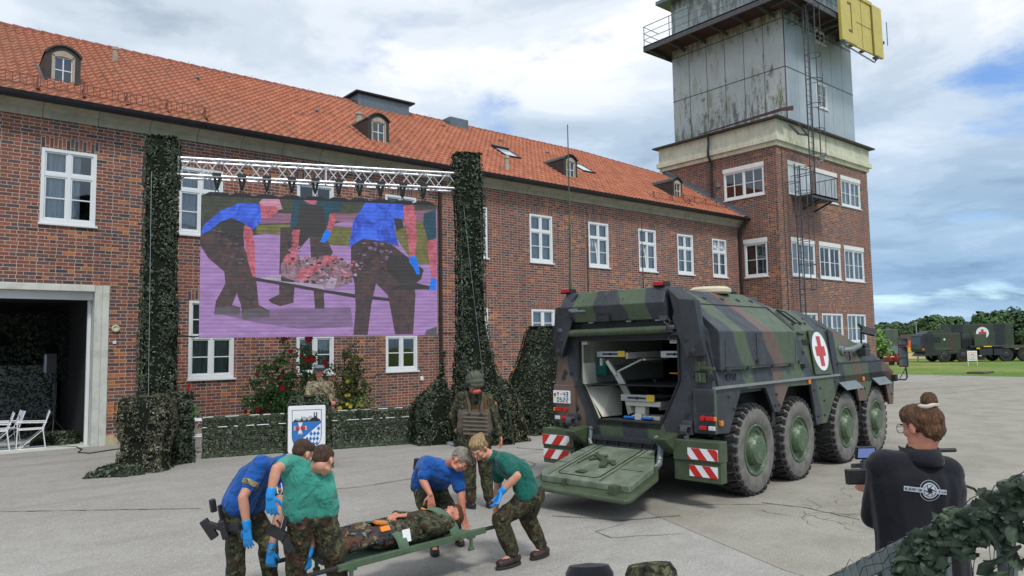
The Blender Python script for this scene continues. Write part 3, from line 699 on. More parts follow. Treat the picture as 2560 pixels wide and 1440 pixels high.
# dormers
def dormer(xa, xb, wood, label):
    F = frame((xa, 20.80, 0), (1, 0, 0), (0, 1, 0)); w = xb-xa; zb, zs, zt = 8.84, 9.66, 9.90
    arc = [(w*i/10, zs+(zt-zs)*math.sin(PI*i/10)**.75) for i in range(11)]
    m = MB(F); front = [(0, zb), *arc, (w, zb)]
    for i in range(11-1):          # barrel roof running back into the slope
        (x1, z1), (x2, z2) = arc[i], arc[i+1]
        for (p, z) in ():
            pass
        y1 = (z1-ZR(20.8))/TP+.25; y2 = (z2-ZR(20.8))/TP+.25
        m.add([(x1-.03*(1-2*i/9), -.05, z1+.02), (x2-.03*(1-2*(i+1)/9), -.05, z2+.02), (x2, y2, z2+.02), (x1, y1, z1+.02)], [(0,1,2,3)])
        m.add([(x1-.03*(1-2*i/9), -.05, z1+.02), (x2-.03*(1-2*(i+1)/9), -.05, z2+.02), (x2, -.05, z2-.02), (x1, -.05, z1-.02)], [(0,3,2,1)])
    for x_ in (0, w):
        yb_ = (zs-ZR(20.8))/TP+.2; m.add([(x_, 0, zb-.1), (x_, 0, zs), (x_, yb_, zs)], [(0,1,2)] if x_ == 0 else [(0,2,1)])
    # face with arched hole
    wi = .13; hz0, hz1 = zb+.08, zs-.03
    m.add([(0,0,zb-.12),(w,0,zb-.12),(w,0,hz0),(0,0,hz0)], [(0,1,2,3)]); m.add([(0,0,hz0),(wi,0,hz0),(wi,0,hz1),(0,0,hz1)], [(0,1,2,3)]); m.add([(w-wi,0,hz0),(w,0,hz0),(w,0,hz1),(w-wi,0,hz1)], [(0,1,2,3)])
    top = [(wi+(w-2*wi)*i/10, hz1+.13*math.sin(PI*i/10)**.8) for i in range(11)]
    m.add([(0,0,hz1)]+[(a,0,b) for a, b in arc[0:]]+[(w,0,hz1)]+[(a,0,b) for a, b in top[::-1]], [tuple(range(2+11+11))])
    o = m.build('dormer', M['bronze'], hb); o['label'] = label
    f = MB(F); fw = .055
    for a, b in ((wi, wi+fw), (w-wi-fw, w-wi)): f.box(a, b, -.02, .06, hz0, hz1)
    f.box(wi, w-wi, -.03, .06, hz0-.03, hz0+.035)
    inn = [(wi+fw+(w-2*wi-2*fw)*i/10, hz1-.05+.10*math.sin(PI*i/10)**.8*.35) for i in range(11)]
    pts = [(a, -.02, b) for a, b in top]+[(a, -.02, b) for a, b in inn[::-1]]
    f.prism(pts, (0, .08, 0)); f.build('dormer_frame', M['dormwood'], o)
    g = MB(F); xm = w/2
    for a, b in ((wi+fw, wi+fw+.02), (xm-.013, xm+.013), (w-wi-fw-.02, w-wi-fw)): g.box(a, b, .02, .05, hz0+.035, hz1-.03)
    for zc in (hz0+.045, (hz0+hz1)/2, hz1-.04): g.box(wi+fw, w-wi-fw, .022, .048, zc-.012, zc+.012)
    g.build('sash', M['white'], o)
    p = MB(F); p.quad((wi+fw, .036, hz0+.03), (w-wi-fw, .036, hz0+.03), (w-wi-fw, .036, hz1+.02), (wi+fw, .036, hz1+.02)); p.build('pane', M['glass'], o)
    p = MB(F); p.quad((0.02, .25, hz0), (w-.02, .25, hz0), (w-.02, .25, zt-.1), (0.02, .25, zt-.1)); p.build('room_lining', plain('dormer_dark', (.10, .12, .14), .9, 0, .2), o)
    fl = MB(F)   # lead flashing beside the cheeks and under the sill
    for sx in (-.09, w+.01): fl.add([(sx, -.12, ZR(20.68)+.045), (sx+.08, -.12, ZR(20.68)+.045), (sx+.08, 1.15, ZR(21.95)+.05), (sx, 1.15, ZR(21.95)+.05)], [(0,1,2,3)])
    fl.box(-.09, w+.09, -.14, .0, 8.80, 8.87); fl.build('flashing', M['zinc'], o)
for (a, b), l in zip(((2.44, 3.20), (11.33, 12.12), (20.10, 20.87), (27.02, 27.77)), ('', '', '', '')):
    dormer(a, b, M['dormwood'], 'arched dark-clad dormer with weathered frame')
# rooflights
for x in (18.05, 22.35):
    s = MB(frame((x, 21.95, ZR(21.95)+.05), (1, 0, 0), (0, ca, sa), (0, -sa, ca)))
    s.box(0, .80, 0, .05, 0, .07); s.box(0, .80, 1.03, 1.08, 0, .07); s.box(0, .05, .05, 1.03, 0, .07); s.box(.75, .80, .05, 1.03, 0, .07)
    if x < 20: s.box(-.02, .82, .95, 1.12, .05, .13)
    o = s.build('rooflight', M['gut'], hb, bevel=.008)
    p = MB(s.M); p.quad((.05, .05, .045), (.75, .05, .045), (.75, 1.03, .045), (.05, 1.03, .045)); p.build('pane', plain('rooflight_pane', (.55, .60, .64), .08, .2, .05, 3, 0), o)
# vent housings on the ridge
v = MB(); v.box(13.2, 15.5, 25.0, 26.2, 11.3, 12.10); o = v.build('ridge_vent', M['zinc'], hb, bevel=.01); v = MB(); v.box(13.05, 15.7, 24.85, 26.4, 12.10, 12.17); v.build('vent_cover', M['gut'], o, bevel=.01)
v = MB(); v.box(17.5, 18.45, 24.95, 25.8, 11.3, 11.98); o = v.build('ridge_vent', M['zinc'], hb, bevel=.01)
# pipes and small vents
def flue(x, y, h, r, name='roof_flue'):
    f = MB(); z = ZR(y); f.lathe([(r*1.25, -.05), (r*1.2, h*.35), (r, h*.37), (r*.95, h*.8), (r*1.25, h*.82), (r*1.2, h), (0, h)], (x, y, z), n=12)
    f.build(name, M['dormwood'], hb, smooth=True)
flue(4.58, 24.0, .45, .07); flue(16.72, 20.28, .55, .085); flue(11.95, 22.55, .4, .12)
for x, y in ((13.6, 23.5), (16.9, 24.6), (10.5, 22.9), (19.6, 24.2), (22.0, 23.8), (8.2, 24.9), (6.9, 23.9)):
    f = MB(); f.cbox((x, y, ZR(y)+.07), (.16, .14, .07)); f.build('tile_vent', M['zinc'], hb, bevel=.02)
# snow guards (ladder strips)
def snowguard(xa, xb, y, name):
    g = MB(); z0 = ZR(y)+.10
    for zz in (z0, z0+.23): g.tube((xa, y, zz), (xb, y, zz), .010, 5)
    n = int((xb-xa)/.135)
    for i in range(n+1): x = xa+(xb-xa)*i/n; g.tube((x, y, z0-.01), (x, y, z0+.24), .008, 4, caps=False)
    k = int((xb-xa)/.9)
    for i in range(k+1):
        x = xa+.1+(xb-xa-.2)*i/k; g.box(x-.018, x+.018, y-.02, y+.01, z0-.08, z0+.25); g.beam((x, y+.25, ZR(y+.25)+.05), (x, y, z0+.2), .02); g.box(x-.04, x+.04, y-.16, y+.06, z0-.10, z0-.085)
    g.build(name, plain('rusty_guard', (.20, .085, .07), .7, .2, .3), hb)
snowguard(.2, 6.1, 19.95, 'snow_guard'); snowguard(24.6, 27.3, 20.0, 'snow_guard'); snowguard(27.2, 30.8, 20.4, 'snow_guard')
# lead flashing against the tower
f = MB(); 
for i in range(12):
    ya = 19.75+i*.40; f.box(XT-.16, XT-.001, ya, ya+.395, ZR(ya)+.02, ZR(ya)+.02+.14)
f2 = MB(); f2.add([(XT-.30, 19.6, ZR(19.6)+.085), (XT-.004, 19.6, ZR(19.6)+.12), (XT-.004, 24.4, ZR(24.4)+.12), (XT-.30, 24.4, ZR(24.4)+.085)], [(0,1,2,3)])
f2.add([(XT-.005, 19.6, ZR(19.6)+.12), (XT-.005, 24.4, ZR(24.4)+.12), (XT-.005, 24.4, ZR(24.4)+.30), (XT-.005, 19.6, ZR(19.6)+.30)], [(0,3,2,1)])
f2.build('valley_flashing', M['zinc'], hb)
fixparent(hb)

# ================================================================ tower
tw = thing('control_tower', 'tall square tower, brick below with cream cornice and stained grey metal cladding above', 'tower', (XT, YT, 0))
XR = 40.45; YF = 24.62
FL = frame((XT, YF, 0), (0, -1, 0), (1, 0, 0)); FR = frame((XT, YT, 0), (1, 0, 0), (0, 1, 0)); LW = YF-YT
lw = [(YF-20.82, YF-18.62, 9.22, 10.60, (4, 2)), (YF-19.82, YF-18.60, 5.32, 6.95, (2, 2))]
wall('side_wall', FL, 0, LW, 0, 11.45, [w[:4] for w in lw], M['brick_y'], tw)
for i, w in enumerate(lw): window(FL, tw, *w[:4], w[4] if i == 0 else (2, 2), None, roll=True)
room(FL, .2, LW-.2, 4.9, 11, tw, .14, 1.2)
rwin = [(1.0, 3.2), (3.63, 5.78), (6.22, 8.36)]
hl = [(a, b, z0, z1) for a, b in rwin for z0, z1 in ((5.32, 6.96), (9.25, 10.66))] + [(a, b, 1.0, 3.58) for a, b in ((1.05, 3.15), (3.58, 5.70), (6.20, 8.24))]
wall('front_wall', FR, 0, XR-XT, 0, 11.45, hl, M['brick_t'], tw)
for i, (a, b) in enumerate(rwin):
    window(FR, tw, a, b, 5.32, 6.96, (4, 2), 'curtain' if i != 1 else None, roll=True)
    window(FR, tw, a, b, 9.25, 10.66, (4, 2), 'blind' if i < 2 else 'curtain', roll=True)
for a, b in ((1.05, 3.15), (3.58, 5.70), (6.20, 8.24)): window(FR, tw, a, b, 1.0, 3.58, (4, 4), 'curtain2')
# lowered outside blinds on two top windows
bl = MB(FR)
for a, b in rwin[:2]: bl.box(a+.05, b-.05, .012, .03, 9.36, 10.66)
bl.parts('slatted_blind', M['blind'], tw)
room(FR, .2, XR-XT-.2, 4.9, 11, tw, .35, 3); room(FR, .2, XR-XT-.2, .3, 4.5, tw, .35, 3)
s2 = MB(FR)
for a, b in rwin: s2.box(a-.03, b+.03, -.003, .01, 7.17, 7.47); s2.box(a-.03, b+.03, -.003, .01, 10.88, 11.15)
for a, b in ((1.05, 3.15), (3.58, 5.70), (6.20, 8.24)): s2.box(a-.03, b+.03, -.003, .01, 3.582, 4.06)
s2.parts('window_arch', M['sold'], tw)
s2 = MB(FL)
for w in lw: s2.box(w[0]-.03, w[1]+.03, -.003, .01, w[3]+.205, w[3]+.53)
s2.parts('window_arch', M['sold_y'], tw)
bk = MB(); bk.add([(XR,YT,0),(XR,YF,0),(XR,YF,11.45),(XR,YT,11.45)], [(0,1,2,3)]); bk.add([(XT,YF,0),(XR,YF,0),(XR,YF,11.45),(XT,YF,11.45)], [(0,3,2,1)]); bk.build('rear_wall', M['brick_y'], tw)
cn = MB()
def ring(mb, x0, x1, y0, y1, z0, z1): mb.box(x0, x1, y0, y1, z0, z1)
ring(cn, XT-.10, XR+.10, YT-.10, YF+.10, 11.42, 11.62); ring(cn, XT-.22, XR+.22, YT-.22, YF+.22, 11.62, 11.86); ring(cn, XT-.12, XR+.12, YT-.12, YF+.12, 11.86, 12.66); cn.build('cornice', M['cream'], tw, bevel=.012)
cn = MB(); ring(cn, XT-.36, XR+.36, YT-.36, YF+.36, 12.66, 12.74); cn.build('ledge_roof', M['bronze'], tw)
cn = MB()   # lifted, bent strip of edge sheet at the corner
cn.add([(XT-.42, 21.9, 12.80), (XT-.02, 21.9, 12.92), (XT+.25, 17.6, 13.18), (XT-.40, 17.35, 12.98)], [(0,1,2,3)]); cn.add([(XT-.42, 21.9, 12.74), (XT-.40, 17.35, 12.82), (XT-.40, 17.35, 12.98), (XT-.42, 21.9, 12.80)], [(0,1,2,3)])
cn.add([(XT-.40, 17.35, 12.82), (XT+.25, 17.1, 12.92), (XT+.25, 17.1, 13.16), (XT-.40, 17.35, 12.98)], [(0,1,2,3)])
cn.add([(XT-.40, 17.35, 12.98), (XT+.25, 17.1, 13.16), (XT+.25, 17.6, 13.18)], [(0,1,2)])
cn.build('loose_edge_sheet', plain('red_brown_sheet', (.085, .04, .038), .5, .3, .3), tw)
# metal clad shaft
MX0, MX1, MY0, MY1 = 32.4, 39.35, 17.96, 24.66
mp = MB(); mp.box(MX0, MX1, MY0, MY1, 12.72, 18.5); mp.build('metal_cladding', M['mpanel'], tw) if False else None
win3 = [(35.35, 36.45, 14.12, 15.45), (35.5, 36.55, 17.62, 18.3)]
FM = frame((0, MY0, 0), (1, 0, 0), (0, 1, 0))
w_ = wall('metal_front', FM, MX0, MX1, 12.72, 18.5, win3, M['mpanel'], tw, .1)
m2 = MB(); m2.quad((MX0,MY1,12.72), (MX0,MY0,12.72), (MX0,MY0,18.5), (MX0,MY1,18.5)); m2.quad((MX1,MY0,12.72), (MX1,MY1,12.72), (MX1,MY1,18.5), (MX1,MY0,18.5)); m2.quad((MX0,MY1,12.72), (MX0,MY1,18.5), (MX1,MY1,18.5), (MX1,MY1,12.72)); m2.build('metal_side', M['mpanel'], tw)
sm = MB()   # seams
for k in range(1, 6): y = MY1-(MY1-MY0)*k/6; sm.box(MX0-.012, MX0+.01, y-.010, y+.010, 12.72, 18.46)
for z in (15.55, 17.98): sm.box(MX0-.016, MX0+.01, MY0-.01, MY1+.01, z-.018, z+.018); sm.box(MX0, MX1, MY0-.016, MY0+.01, z-.016, z+.016)
sm.box(MX0-.02, MX0+.02, MY0-.02, MY0+.02, 12.72, 18.46)
sm.build('panel_seam', plain('seam_grey', (.10, .105, .105), .6, .3, .3), tw)
sm = MB()
for k in range(1, 6): x = MX0+(MX1-MX0)*k/6; sm.box(x-.006, x+.006, MY0-.006, MY0+.01, 12.72, 15.53); sm.box(x-.006, x+.006, MY0-.006, MY0+.01, 15.57, 18.46)
sm.build('panel_seam', plain('seam_pale', (.26, .31, .34), .6, .3, .2), tw)
for h in win3: window(FM, tw, *h, (2, 2), 'curtain' if h[2] < 15 else None)
room(FM, MX0+.5, MX1-.5, 13, 18.4, tw, .3, 2)
lp = MB(); lp.tube((MX0, 22.67, 14.36), (MX0-.28, 22.60, 14.30), .035, 8); lp.lathe([(.04, 0), (.11, .10), (.12, .14), (0, .16)], (MX0-.22, 22.55, 14.34), (-.7, -.2, -.6), 12); lp.box(MX0-.03, MX0, 22.6, 22.74, 14.28, 14.44); lp.build('wall_lamp', M['whitem'], tw, smooth=True)
lp = MB(); lp.box(MX0-.03, MX0, 22.62, 22.82, 15.10, 15.22); lp.build('cable_clip', M['galv'], tw)
# roof drain pipe on the brick
dp = MB(); dp.path([(XT-.30, 21.45, 12.66), (XT-.26, 21.45, 12.2), (XT-.30, 21.47, 11.9), (XT-.30, 21.47, 11.6), (XT-.09, 21.47, 11.3), (XT-.09, 21.47, ZR(21.47)+.2)], .06, 8)
for z in (11.2, 10.2): dp.lathe([(.075, -.025), (.075, .025)], (XT-.09, 21.47, z), n=10)
dp.build('downpipe', M['gut'], tw, smooth=True)
bx = MB(); bx.box(XT-.06, XT, 21.0, 21.2, 9.98, 10.14); bx.build('junction_box', M['galv'], tw)
# walkway
wk = MB(); WX0, WX1, WY0, WY1 = 30.72, 38.4, 16.60, 25.3
wk.box(WX0, WX1, WY0, WY1, 18.44, 18.50, 1)
for a, b, c, d in ((WX0, WX0+.06, WY0, WY1), (WX0, WX1, WY0, WY0+.06), (WX0, WX1, WY1-.06, WY1), (WX1-.06, WX1, WY0, WY1)): wk.box(a, b, c, d, 18.20, 18.52, 0)
for k in range(7): y = WY0+.5+k*1.33; wk.beam((WX0, y, 18.34), (MX0, y, 18.22), .08, .16, mi=0)
for k in range(8): x = WX0+.6+k*1.3; wk.beam((x, WY0, 18.34), (x, MY0, 18.22), .08, .16, mi=0)
wk.build('walkway', [plain('walkway_steel', (.10, .10, .105), .6, .3, .35, 6), plain('walkway_underside', (.06, .035, .035), .8, .1, .3)], tw)
rl = MB(); zt_ = 18.52
for z in (.36, .72, 1.10):
    rl.path([(WX0+.03, WY1-.03, zt_+z), (WX0+.03, WY0+.03, zt_+z), (WX1-.03, WY0+.03, zt_+z), (WX1-.03, WY1-.03, zt_+z)][:1]+[(WX0+.03, WY0+.03, zt_+z)], .022 if z > 1 else .016, 6)
    rl.path([(WX0+.03, WY0+.03, zt_+z), (WX1-.03, WY0+.03, zt_+z)], .022 if z > 1 else .016, 6)
    rl.path([(WX0+.03, WY1-.03, zt_+z), (WX0+1.4, WY1+.02, zt_+z)], .02, 6)
for k in range(6): y = WY1-.05-k*1.72; rl.tube((WX0+.03, y, 18.3), (WX0+.03, y, zt_+1.1), .026, 6)
for k in range(6): x = WX0+.03+k*2.03; rl.tube((x, WY0+.03, 18.3), (x, WY0+.03, zt_+1.1), .026, 6)
rl.build('railing', M['galv'], tw, smooth=True)
# glazed cab standing back on the walkway
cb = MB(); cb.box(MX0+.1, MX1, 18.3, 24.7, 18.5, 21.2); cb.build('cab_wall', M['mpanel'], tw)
cb = MB(); cb.box(MX0-.5, MX1+.5, 17.6, 25.3, 21.2, 21.4); cb.build('cab_roof', M['zinc'], tw)
cb = MB(); cb.box(MX0+.06, MX0+.1, 23.55, 24.45, 18.52, 20.75); cb.build('cab_door', plain('door_pale_grey', (.42, .46, .46), .5), tw, bevel=.01)
# yellow runway indicator board hung on the walkway corner
yb = thing('indicator_board', 'yellow runway indicator board with a dark bracket-shaped letter, hung on the tower walkway', 'signboard', (35.8, 16.45, 17.0))
Fy = frame((35.62, 16.50, 17.55), Vector((.985, -.03, .0)), None); Fy = Matrix.Translation((35.05, 16.5, 17.05)) @ Matrix.Rotation(math.radians(-1.5), 4, 'Y')
y1 = MB(Fy); y1.box(0, 1.55, -.16, 0, 0, 2.95); y1.build('board', M['yellow'], yb, bevel=.01)
y2 = MB(Fy); y2.box(1.55, 3.55, -.10, 0, 0, 2.78); y2.build('recessed_panel', M['yellow'], yb); y2 = MB(Fy); y2.box(3.55, 4.60, -.16, 0, -.02, 2.70); y2.box(1.55, 3.55, -.16, -.10, 2.60, 2.78); y2.build('board', M['yellow'], yb, bevel=.01)
y3 = MB(Fy); y3.box(1.02, 1.12, -.168, -.162, .55, 2.1); y3.box(.72, 1.02, -.168, -.162, .55, .68); y3.box(.72, 1.02, -.168, -.162, 1.97, 2.1); y3.build('mark', plain('brown_mark', (.20, .10, .05), .7), yb)
y3 = MB(Fy); y3.box(1.6, 3.5, -.108, -.102, 1.28, 1.31); y3.box(2.3, 2.33, -.109, -.103, .05, 2.55); y3.box(3.42, 3.54, -.15, -.1, .02, 2.6); y3.build('panel_joint', plain('dark_yellow_joint', (.16, .13, .03), .7), yb)
y3 = MB(Fy); y3.box(.2, .5, -.2, .1, -.10, 0); y3.box(3.8, 4.1, -.2, .1, -.12, -.02); y3.beam((.3, .05, -.06), (3.9, .05, -.30), .05); y3.beam((3.9, .05, -.3), (4.2, .05, -.05), .05)
y3.beam((1.0, .0, 1.2), (1.0, 1.3, 1.2), .08); y3.build('bracket', M['galv'], yb)
for ch in yb.children: ch.matrix_parent_inverse = Matrix.Translation(-yb.location)
# ladders with safety cages, landing
def caged(xc, yf, z0, z1, cage0, cage1, name, step=.28, side=-1):
    l = MB(); xa, xb = xc-.22, xc+.22; y = yf
    for x in (xa, xb): l.box(x-.03, x+.03, y-.02, y+.02, z0, z1)
    z = z0+.15
    while z < z1: l.tube((xa, y, z), (xb, y, z), .012, 5, caps=False); z += step
    z = cage0; R = .38
    hoop = [(xc+R*math.sin(a), y-.30-R*.95*math.cos(a)+.0, 0) for a in [math.radians(-140+280*i/14) for i in range(15)]]
    zs = []
    while z <= cage1+.01: zs.append(z); z += (cage1-cage0)/max(1, round((cage1-cage0)/1.25))
    for z in zs: l.path([(xa, y, z)]+[(p[0], p[1], z) for p in hoop]+[(xb, y, z)], .018, 5)
    for i in (2, 5, 9, 12): l.box(hoop[i][0]-.015, hoop[i][0]+.015, hoop[i][1]-.008, hoop[i][1]+.008, cage0, cage1)
    for z in (z0+1.2, z1-.8): l.beam((xa, y, z), (xa, YT if z < 11.4 else y+.8, z), .03); l.beam((xb, y, z), (xb, YT if z < 11.4 else y+.8, z), .03)
    return l.build(name, M['steel'], tw)
caged(32.62, 16.95, 8.9, 18.4, 10.9, 18.1, 'upper_ladder'); caged(32.02, 17.40, .6, 10.5, 4.6, 10.3, 'lower_ladder')
bc = MB(); bx0, bx1, by0 = 31.85, 34.8, 16.85
bc.box(bx0+.5, bx1, by0, YT, 9.02, 9.10); bc.box(bx0+.5, bx1, by0, by0+.08, 8.92, 9.1); bc.beam((bx1-.3, by0+.1, 9.0), (bx1-.3, YT, 8.6), .08); bc.beam((33.4, by0+.1, 9.0), (33.4, YT, 8.6), .08)
for z in (10.12,): bc.path([(bx0+.5, by0, z), (bx1, by0, z), (bx1, YT, z)], .022, 5)
for i in range(22): x = bx0+.5+(bx1-bx0-.5)*i/21; bc.tube((x, by0, 9.1), (x, by0, 10.12), .010, 4, caps=False)
for i in range(8): y = by0+(YT-by0)*i/7; bc.tube((bx1, y, 9.1), (bx1, y, 10.12), .010, 4, caps=False)
bc.build('landing', M['steel'], tw)
fl = MB(); fl.rbox((34.05, 17.15, 11.05), (.42, .12, .42), Matrix.Rotation(.5, 3, 'Z') @ Matrix.Rotation(.4, 3, 'X')); fl.path([(33.6, 17.93, 10.7), (33.7, 17.3, 10.7), (33.9, 17.2, 10.95)], .025, 6); fl.build('floodlight', M['galv'], tw, bevel=.02)
fl = MB()
for k in range(3): fl.beam((31.9+.15*k, 17.2, 11.9), (32.0+.12*k, 17.7, 12.5), .04)
fl.beam((31.7, 17.1, 11.85), (32.6, 17.1, 11.95), .07); fl.beam((31.7, 17.1, 12.4), (32.6, 17.1, 11.95), .05); fl.build('ladder_bracket', M['steel'], tw)
ca_ = MB(); ca_.path([(31.62, YT-.02, 11.4), (31.6, YT-.02, 8), (31.64, YT-.02, 5), (31.6, YT-.02, 1)], .012, 5); ca_.build('wall_cable', M['black'], tw)
fixparent(tw)

# ================================================================ armoured ambulance
VO = (9.40, 6.09, 0.0); VRZ = math.radians(90-83.2)
va = thing('armoured_ambulance', 'eight-wheeled camouflaged armoured ambulance parked with its rear ramp lowered', 'military vehicle', VO, VRZ)
W = 2.84; VC = W/2
def mir(pts): return [(p[0], W-p[1], p[2]) for p in pts]
# upper hull: loft of cross-sections along x (right half mirrored)
def sect(x, pts): full = [(x, y, z) for y, z in pts]; return full + [(x, W-y, z) for y, z in pts[::-1]]
def loft(name, secs, m, parent, bev=.012, caps=True, **k):
    mb = MB(); n = len(secs[0]); vs = [p for s in secs for p in s]; fs = []
    for i in range(len(secs)-1):
        for j in range(n): a = i*n+j; b = i*n+(j+1) % n; fs.append((a, b, b+n, a+n))
    if caps: fs += [tuple(range(n))[::-1], tuple(range((len(secs)-1)*n, len(secs)*n))]
    mb.add(vs, [f[::-1] for f in fs]); return mb.build(name, m, parent, bevel=bev, **k)
XRr = -.87
# tube-shaped body shell open at the rear: outer skin
so = lambda x, zk=2.42, vr=.50, zr=2.85, vt=.80, zt=3.05: sect(x, [(.02, 1.62), (.15, zk), (vr, zr), (vt, zt)])
loft('hull', [so(-.86), so(1.75), sect(2.25, [(.02, 1.62), (.15, 2.42), (.48, 2.81), (.62, 2.82)]), sect(3.2, [(.02, 1.62), (.15, 2.42), (.46, 2.78), (.62, 2.79)]), sect(3.80, [(.02, 1.60), (.15, 2.42), (.36, 2.60), (.62, 2.62)])], M['cside'], va, caps=False)
# rear frame with the hexagonal opening
op = [(.52, 2.30), (.52, 1.70), (.83, 1.09), (W-.83, 1.09), (W-.52, 1.70), (W-.52, 2.30)]
ow = [(.50, 2.85), (.02, 1.62), (0.0, 1.0), (.56, .97), (.74, 1.00), (W-.74, 1.00), (W-.56, .97), (W, 1.0), (W-.02, 1.62), (W-.50, 2.85)]
rf = MB()
F6 = [[(.50,2.86),(.15,2.42),(.52,2.30)], [(.15,2.42),(.02,1.62),(.52,1.70),(.52,2.30)], [(.02,1.62),(0,1.0),(.52,.98),(.83,1.09),(.52,1.70)], [(.52,.98),(.74,.86),(W-.74,.86),(W-.52,.98),(W-.83,1.09),(.83,1.09)],
      [(W-.02,1.62),(W-.52,1.70),(W-.83,1.09),(W-.52,.98),(W,1.0)], [(W-.15,2.42),(W-.52,2.30),(W-.52,1.70),(W-.02,1.62)], [(W-.50,2.86),(W-.52,2.30),(W-.15,2.42)], [(.50,2.86),(.52,2.30),(W-.52,2.30),(W-.50,2.86)]]
for f in F6[:7]: rf.add([(XRr, y, z) for y, z in f], [tuple(range(len(f)))])
rf.build('rear_frame', M['crear'], va)
rf = MB(); rf.add([(XRr, y, z) for y, z in F6[7]], [(0,1,2,3)]); rf.build('door_lintel', M['black'], va)
# thick rim of the opening
rm = MB()
for i in range(6):
    a, b = op[i], op[(i+1) % 6]; rm.add([(XRr-.012, *a), (XRr-.012, *b), (-.55, *b), (-.55, *a)], [(0,3,2,1)])
    rm.beam((XRr-.014, *a), (XRr-.014, *b), .03, .02)
rm.build('door_seal', M['black'], va)
rm = MB(); rm.beam((-.80, W-.545, 2.29), (-.80, W-.545, 1.70), .02); rm.beam((-.80, W-.545, 1.70), (-.80, W-.85, 1.10), .02)
rm.box(-.84, -.78, W-.66, W-.55, 2.24, 2.30); rm.box(-.84, -.78, .56, .68, 2.24, 2.30); rm.parts('door_edge_strip', M['cream_int'], va)
# lower side panels (skirts)
sk = [(-.86,1.615),(-.86,1.0),(-.47,.97),(-.05,1.56),(.75,1.54),(1.03,1.15),(1.22,1.14),(1.59,1.52),(2.51,1.50),(2.68,.81),(3.14,.81),(3.78,1.44),(4.70,1.43),(4.83,1.08),(5.28,1.05),(5.63,1.43),(6.45,1.40),(6.66,.89),(6.90,.88),(7.05,1.50),(6.98,1.60),(3.8,1.595)]
for y, e, in ((0.0, .05), (W-.05, .05)):
    s = MB(); s.prism([(x, y, z) for x, z in sk], (0, e, 0)); s.build('side_skirt', M['cside'], va, bevel=.008)
s = MB(); s.box(-.87, 3.8, -.035, .03, 1.600, 1.635); s.build('rubbing_strip', plain('worn_strip', (.30, .32, .31), .5, .4, .2), va)
s = MB()
for a, b in ((3.80, 4.70), (5.62, 6.46)): s.add([(a,-.02,1.42),(b,-.02,1.42),(b,-.14,1.34),(a,-.14,1.34),(a,.02,1.50),(b,.02,1.50)], [(0,1,2,3),(4,5,1,0),(3,2,5,4)])
s.parts('mudguard_lip', M['galv'], va, bevel=.004)
# wheel wells and belly
b_ = MB(); b_.box(-.5, 6.6, .62, W-.62, .55, .98); b_.box(3.3, 6.6, .62, W-.62, .9, 1.55); b_.box(-.85, 6.9, .06, .34, 1.5, 1.6); b_.box(-.85, 6.9, W-.34, W-.06, 1.5, 1.6); b_.box(3.2, 6.9, .3, W-.3, 1.5, 1.6); b_.box(-.5, 3.2, .3, W-.3, .9, .99)
for x in (1.12, 2.9, 5.05): b_.box(x-.06, x+.06, .06, W-.06, .95, 1.55)
b_.build('belly', M['black'], va)
# front: lower nose and sloping glacis
def fs_(x, zt, zb, y0=.0): return [(x, y0, zb), (x, y0, zt), (x, W-y0, zt), (x, W-y0, zb)]
loft('nose', [fs_(3.8, 1.80, 1.44), fs_(6.45, 1.79, 1.40), fs_(7.02, 1.56, 1.36), fs_(6.92, 1.36, .9)], M['cside'], va)
g = MB(); P3 = [(3.8,.03,1.83),(3.82,.30,2.50),(4.35,.30,2.50),(4.70,.30,2.30),(6.52,.06,1.81)]
g.hull(P3+mir(P3)); g.build('driver_hood', M['cside'], va, bevel=.012)
g = MB(); g.box(3.8, 6.55, .0, .04, 1.795, 1.83); g.build('hood_gap', M['black'], va)
g = MB(); P3 = [(2.95,.52,2.80),(3.35,.50,2.80),(3.95,.22,2.52),(3.75,.16,2.45),(3.2,.40,2.70)]; g.hull(P3+[(3.0,1.2,2.85),(4.05,1.2,2.62)]); g.build('bent_cover_sheet', M['cdark'], va, bevel=.01)
g = MB(); g.prism([(3.62,-.0,1.62),(3.86,-.012,1.60),(3.90,.10,2.40),(3.70,.12,2.46)], (0,.03,0)); g.build('corner_post', M['cdark'], va, bevel=.01)
# side stowage locker
L0, L1 = -.66, 1.95
lk = MB(); q = [(L0-.02, y, z) for y, z in ((.10,1.85),(-.02,1.85),(-.02,2.40),(.47,2.84),(.52,2.80))]; q2 = [(L1+(0 if z < 2.5 else -.0), y, z) for x, y, z in q]
lk.add(q+q2, [(0,1,2,3,4),(9,8,7,6,5)]+[(i,5+i,5+(i+1)%5,(i+1)%5) for i in range(5)]); lk.build('side_locker', M['cside'], va, bevel=.012)
gv = MB(); gv.box(.45, .465, -.026, 0, 1.96, 2.37); gv.box(.40, .52, -.024, 0, 1.90, 1.99); gv.rbox((.46, -.035, 1.95), (.09, .02, .025), Matrix.Identity(3))
gv.box(L0+.12, L1-.1, -.024, 0, 1.885, 1.893); gv.box(L0+.12, L0+.126, -.024, 0, 1.89, 2.3); gv.box(L1-.08, L1-.074, -.024, 0, 1.89, 2.3)
up = lambda x, t: (x, -.02+.49*t-.004, 2.40+.44*t+.004)
gv.beam(up(L0+.25, .93), up(L1-.1, .93), .012); gv.beam(up(L1-.08, .93), up(L1-.08, .03), .012)
gv.build('locker_joint', M['black'], va)
ltt = MB()
for x in (L0+.1, .1, .95, 1.6): ltt.box(x, x+.12, -.05, .0, 1.84, 1.88)
ltt.parts('locker_latch', M['cdark'], va, bevel=.006)
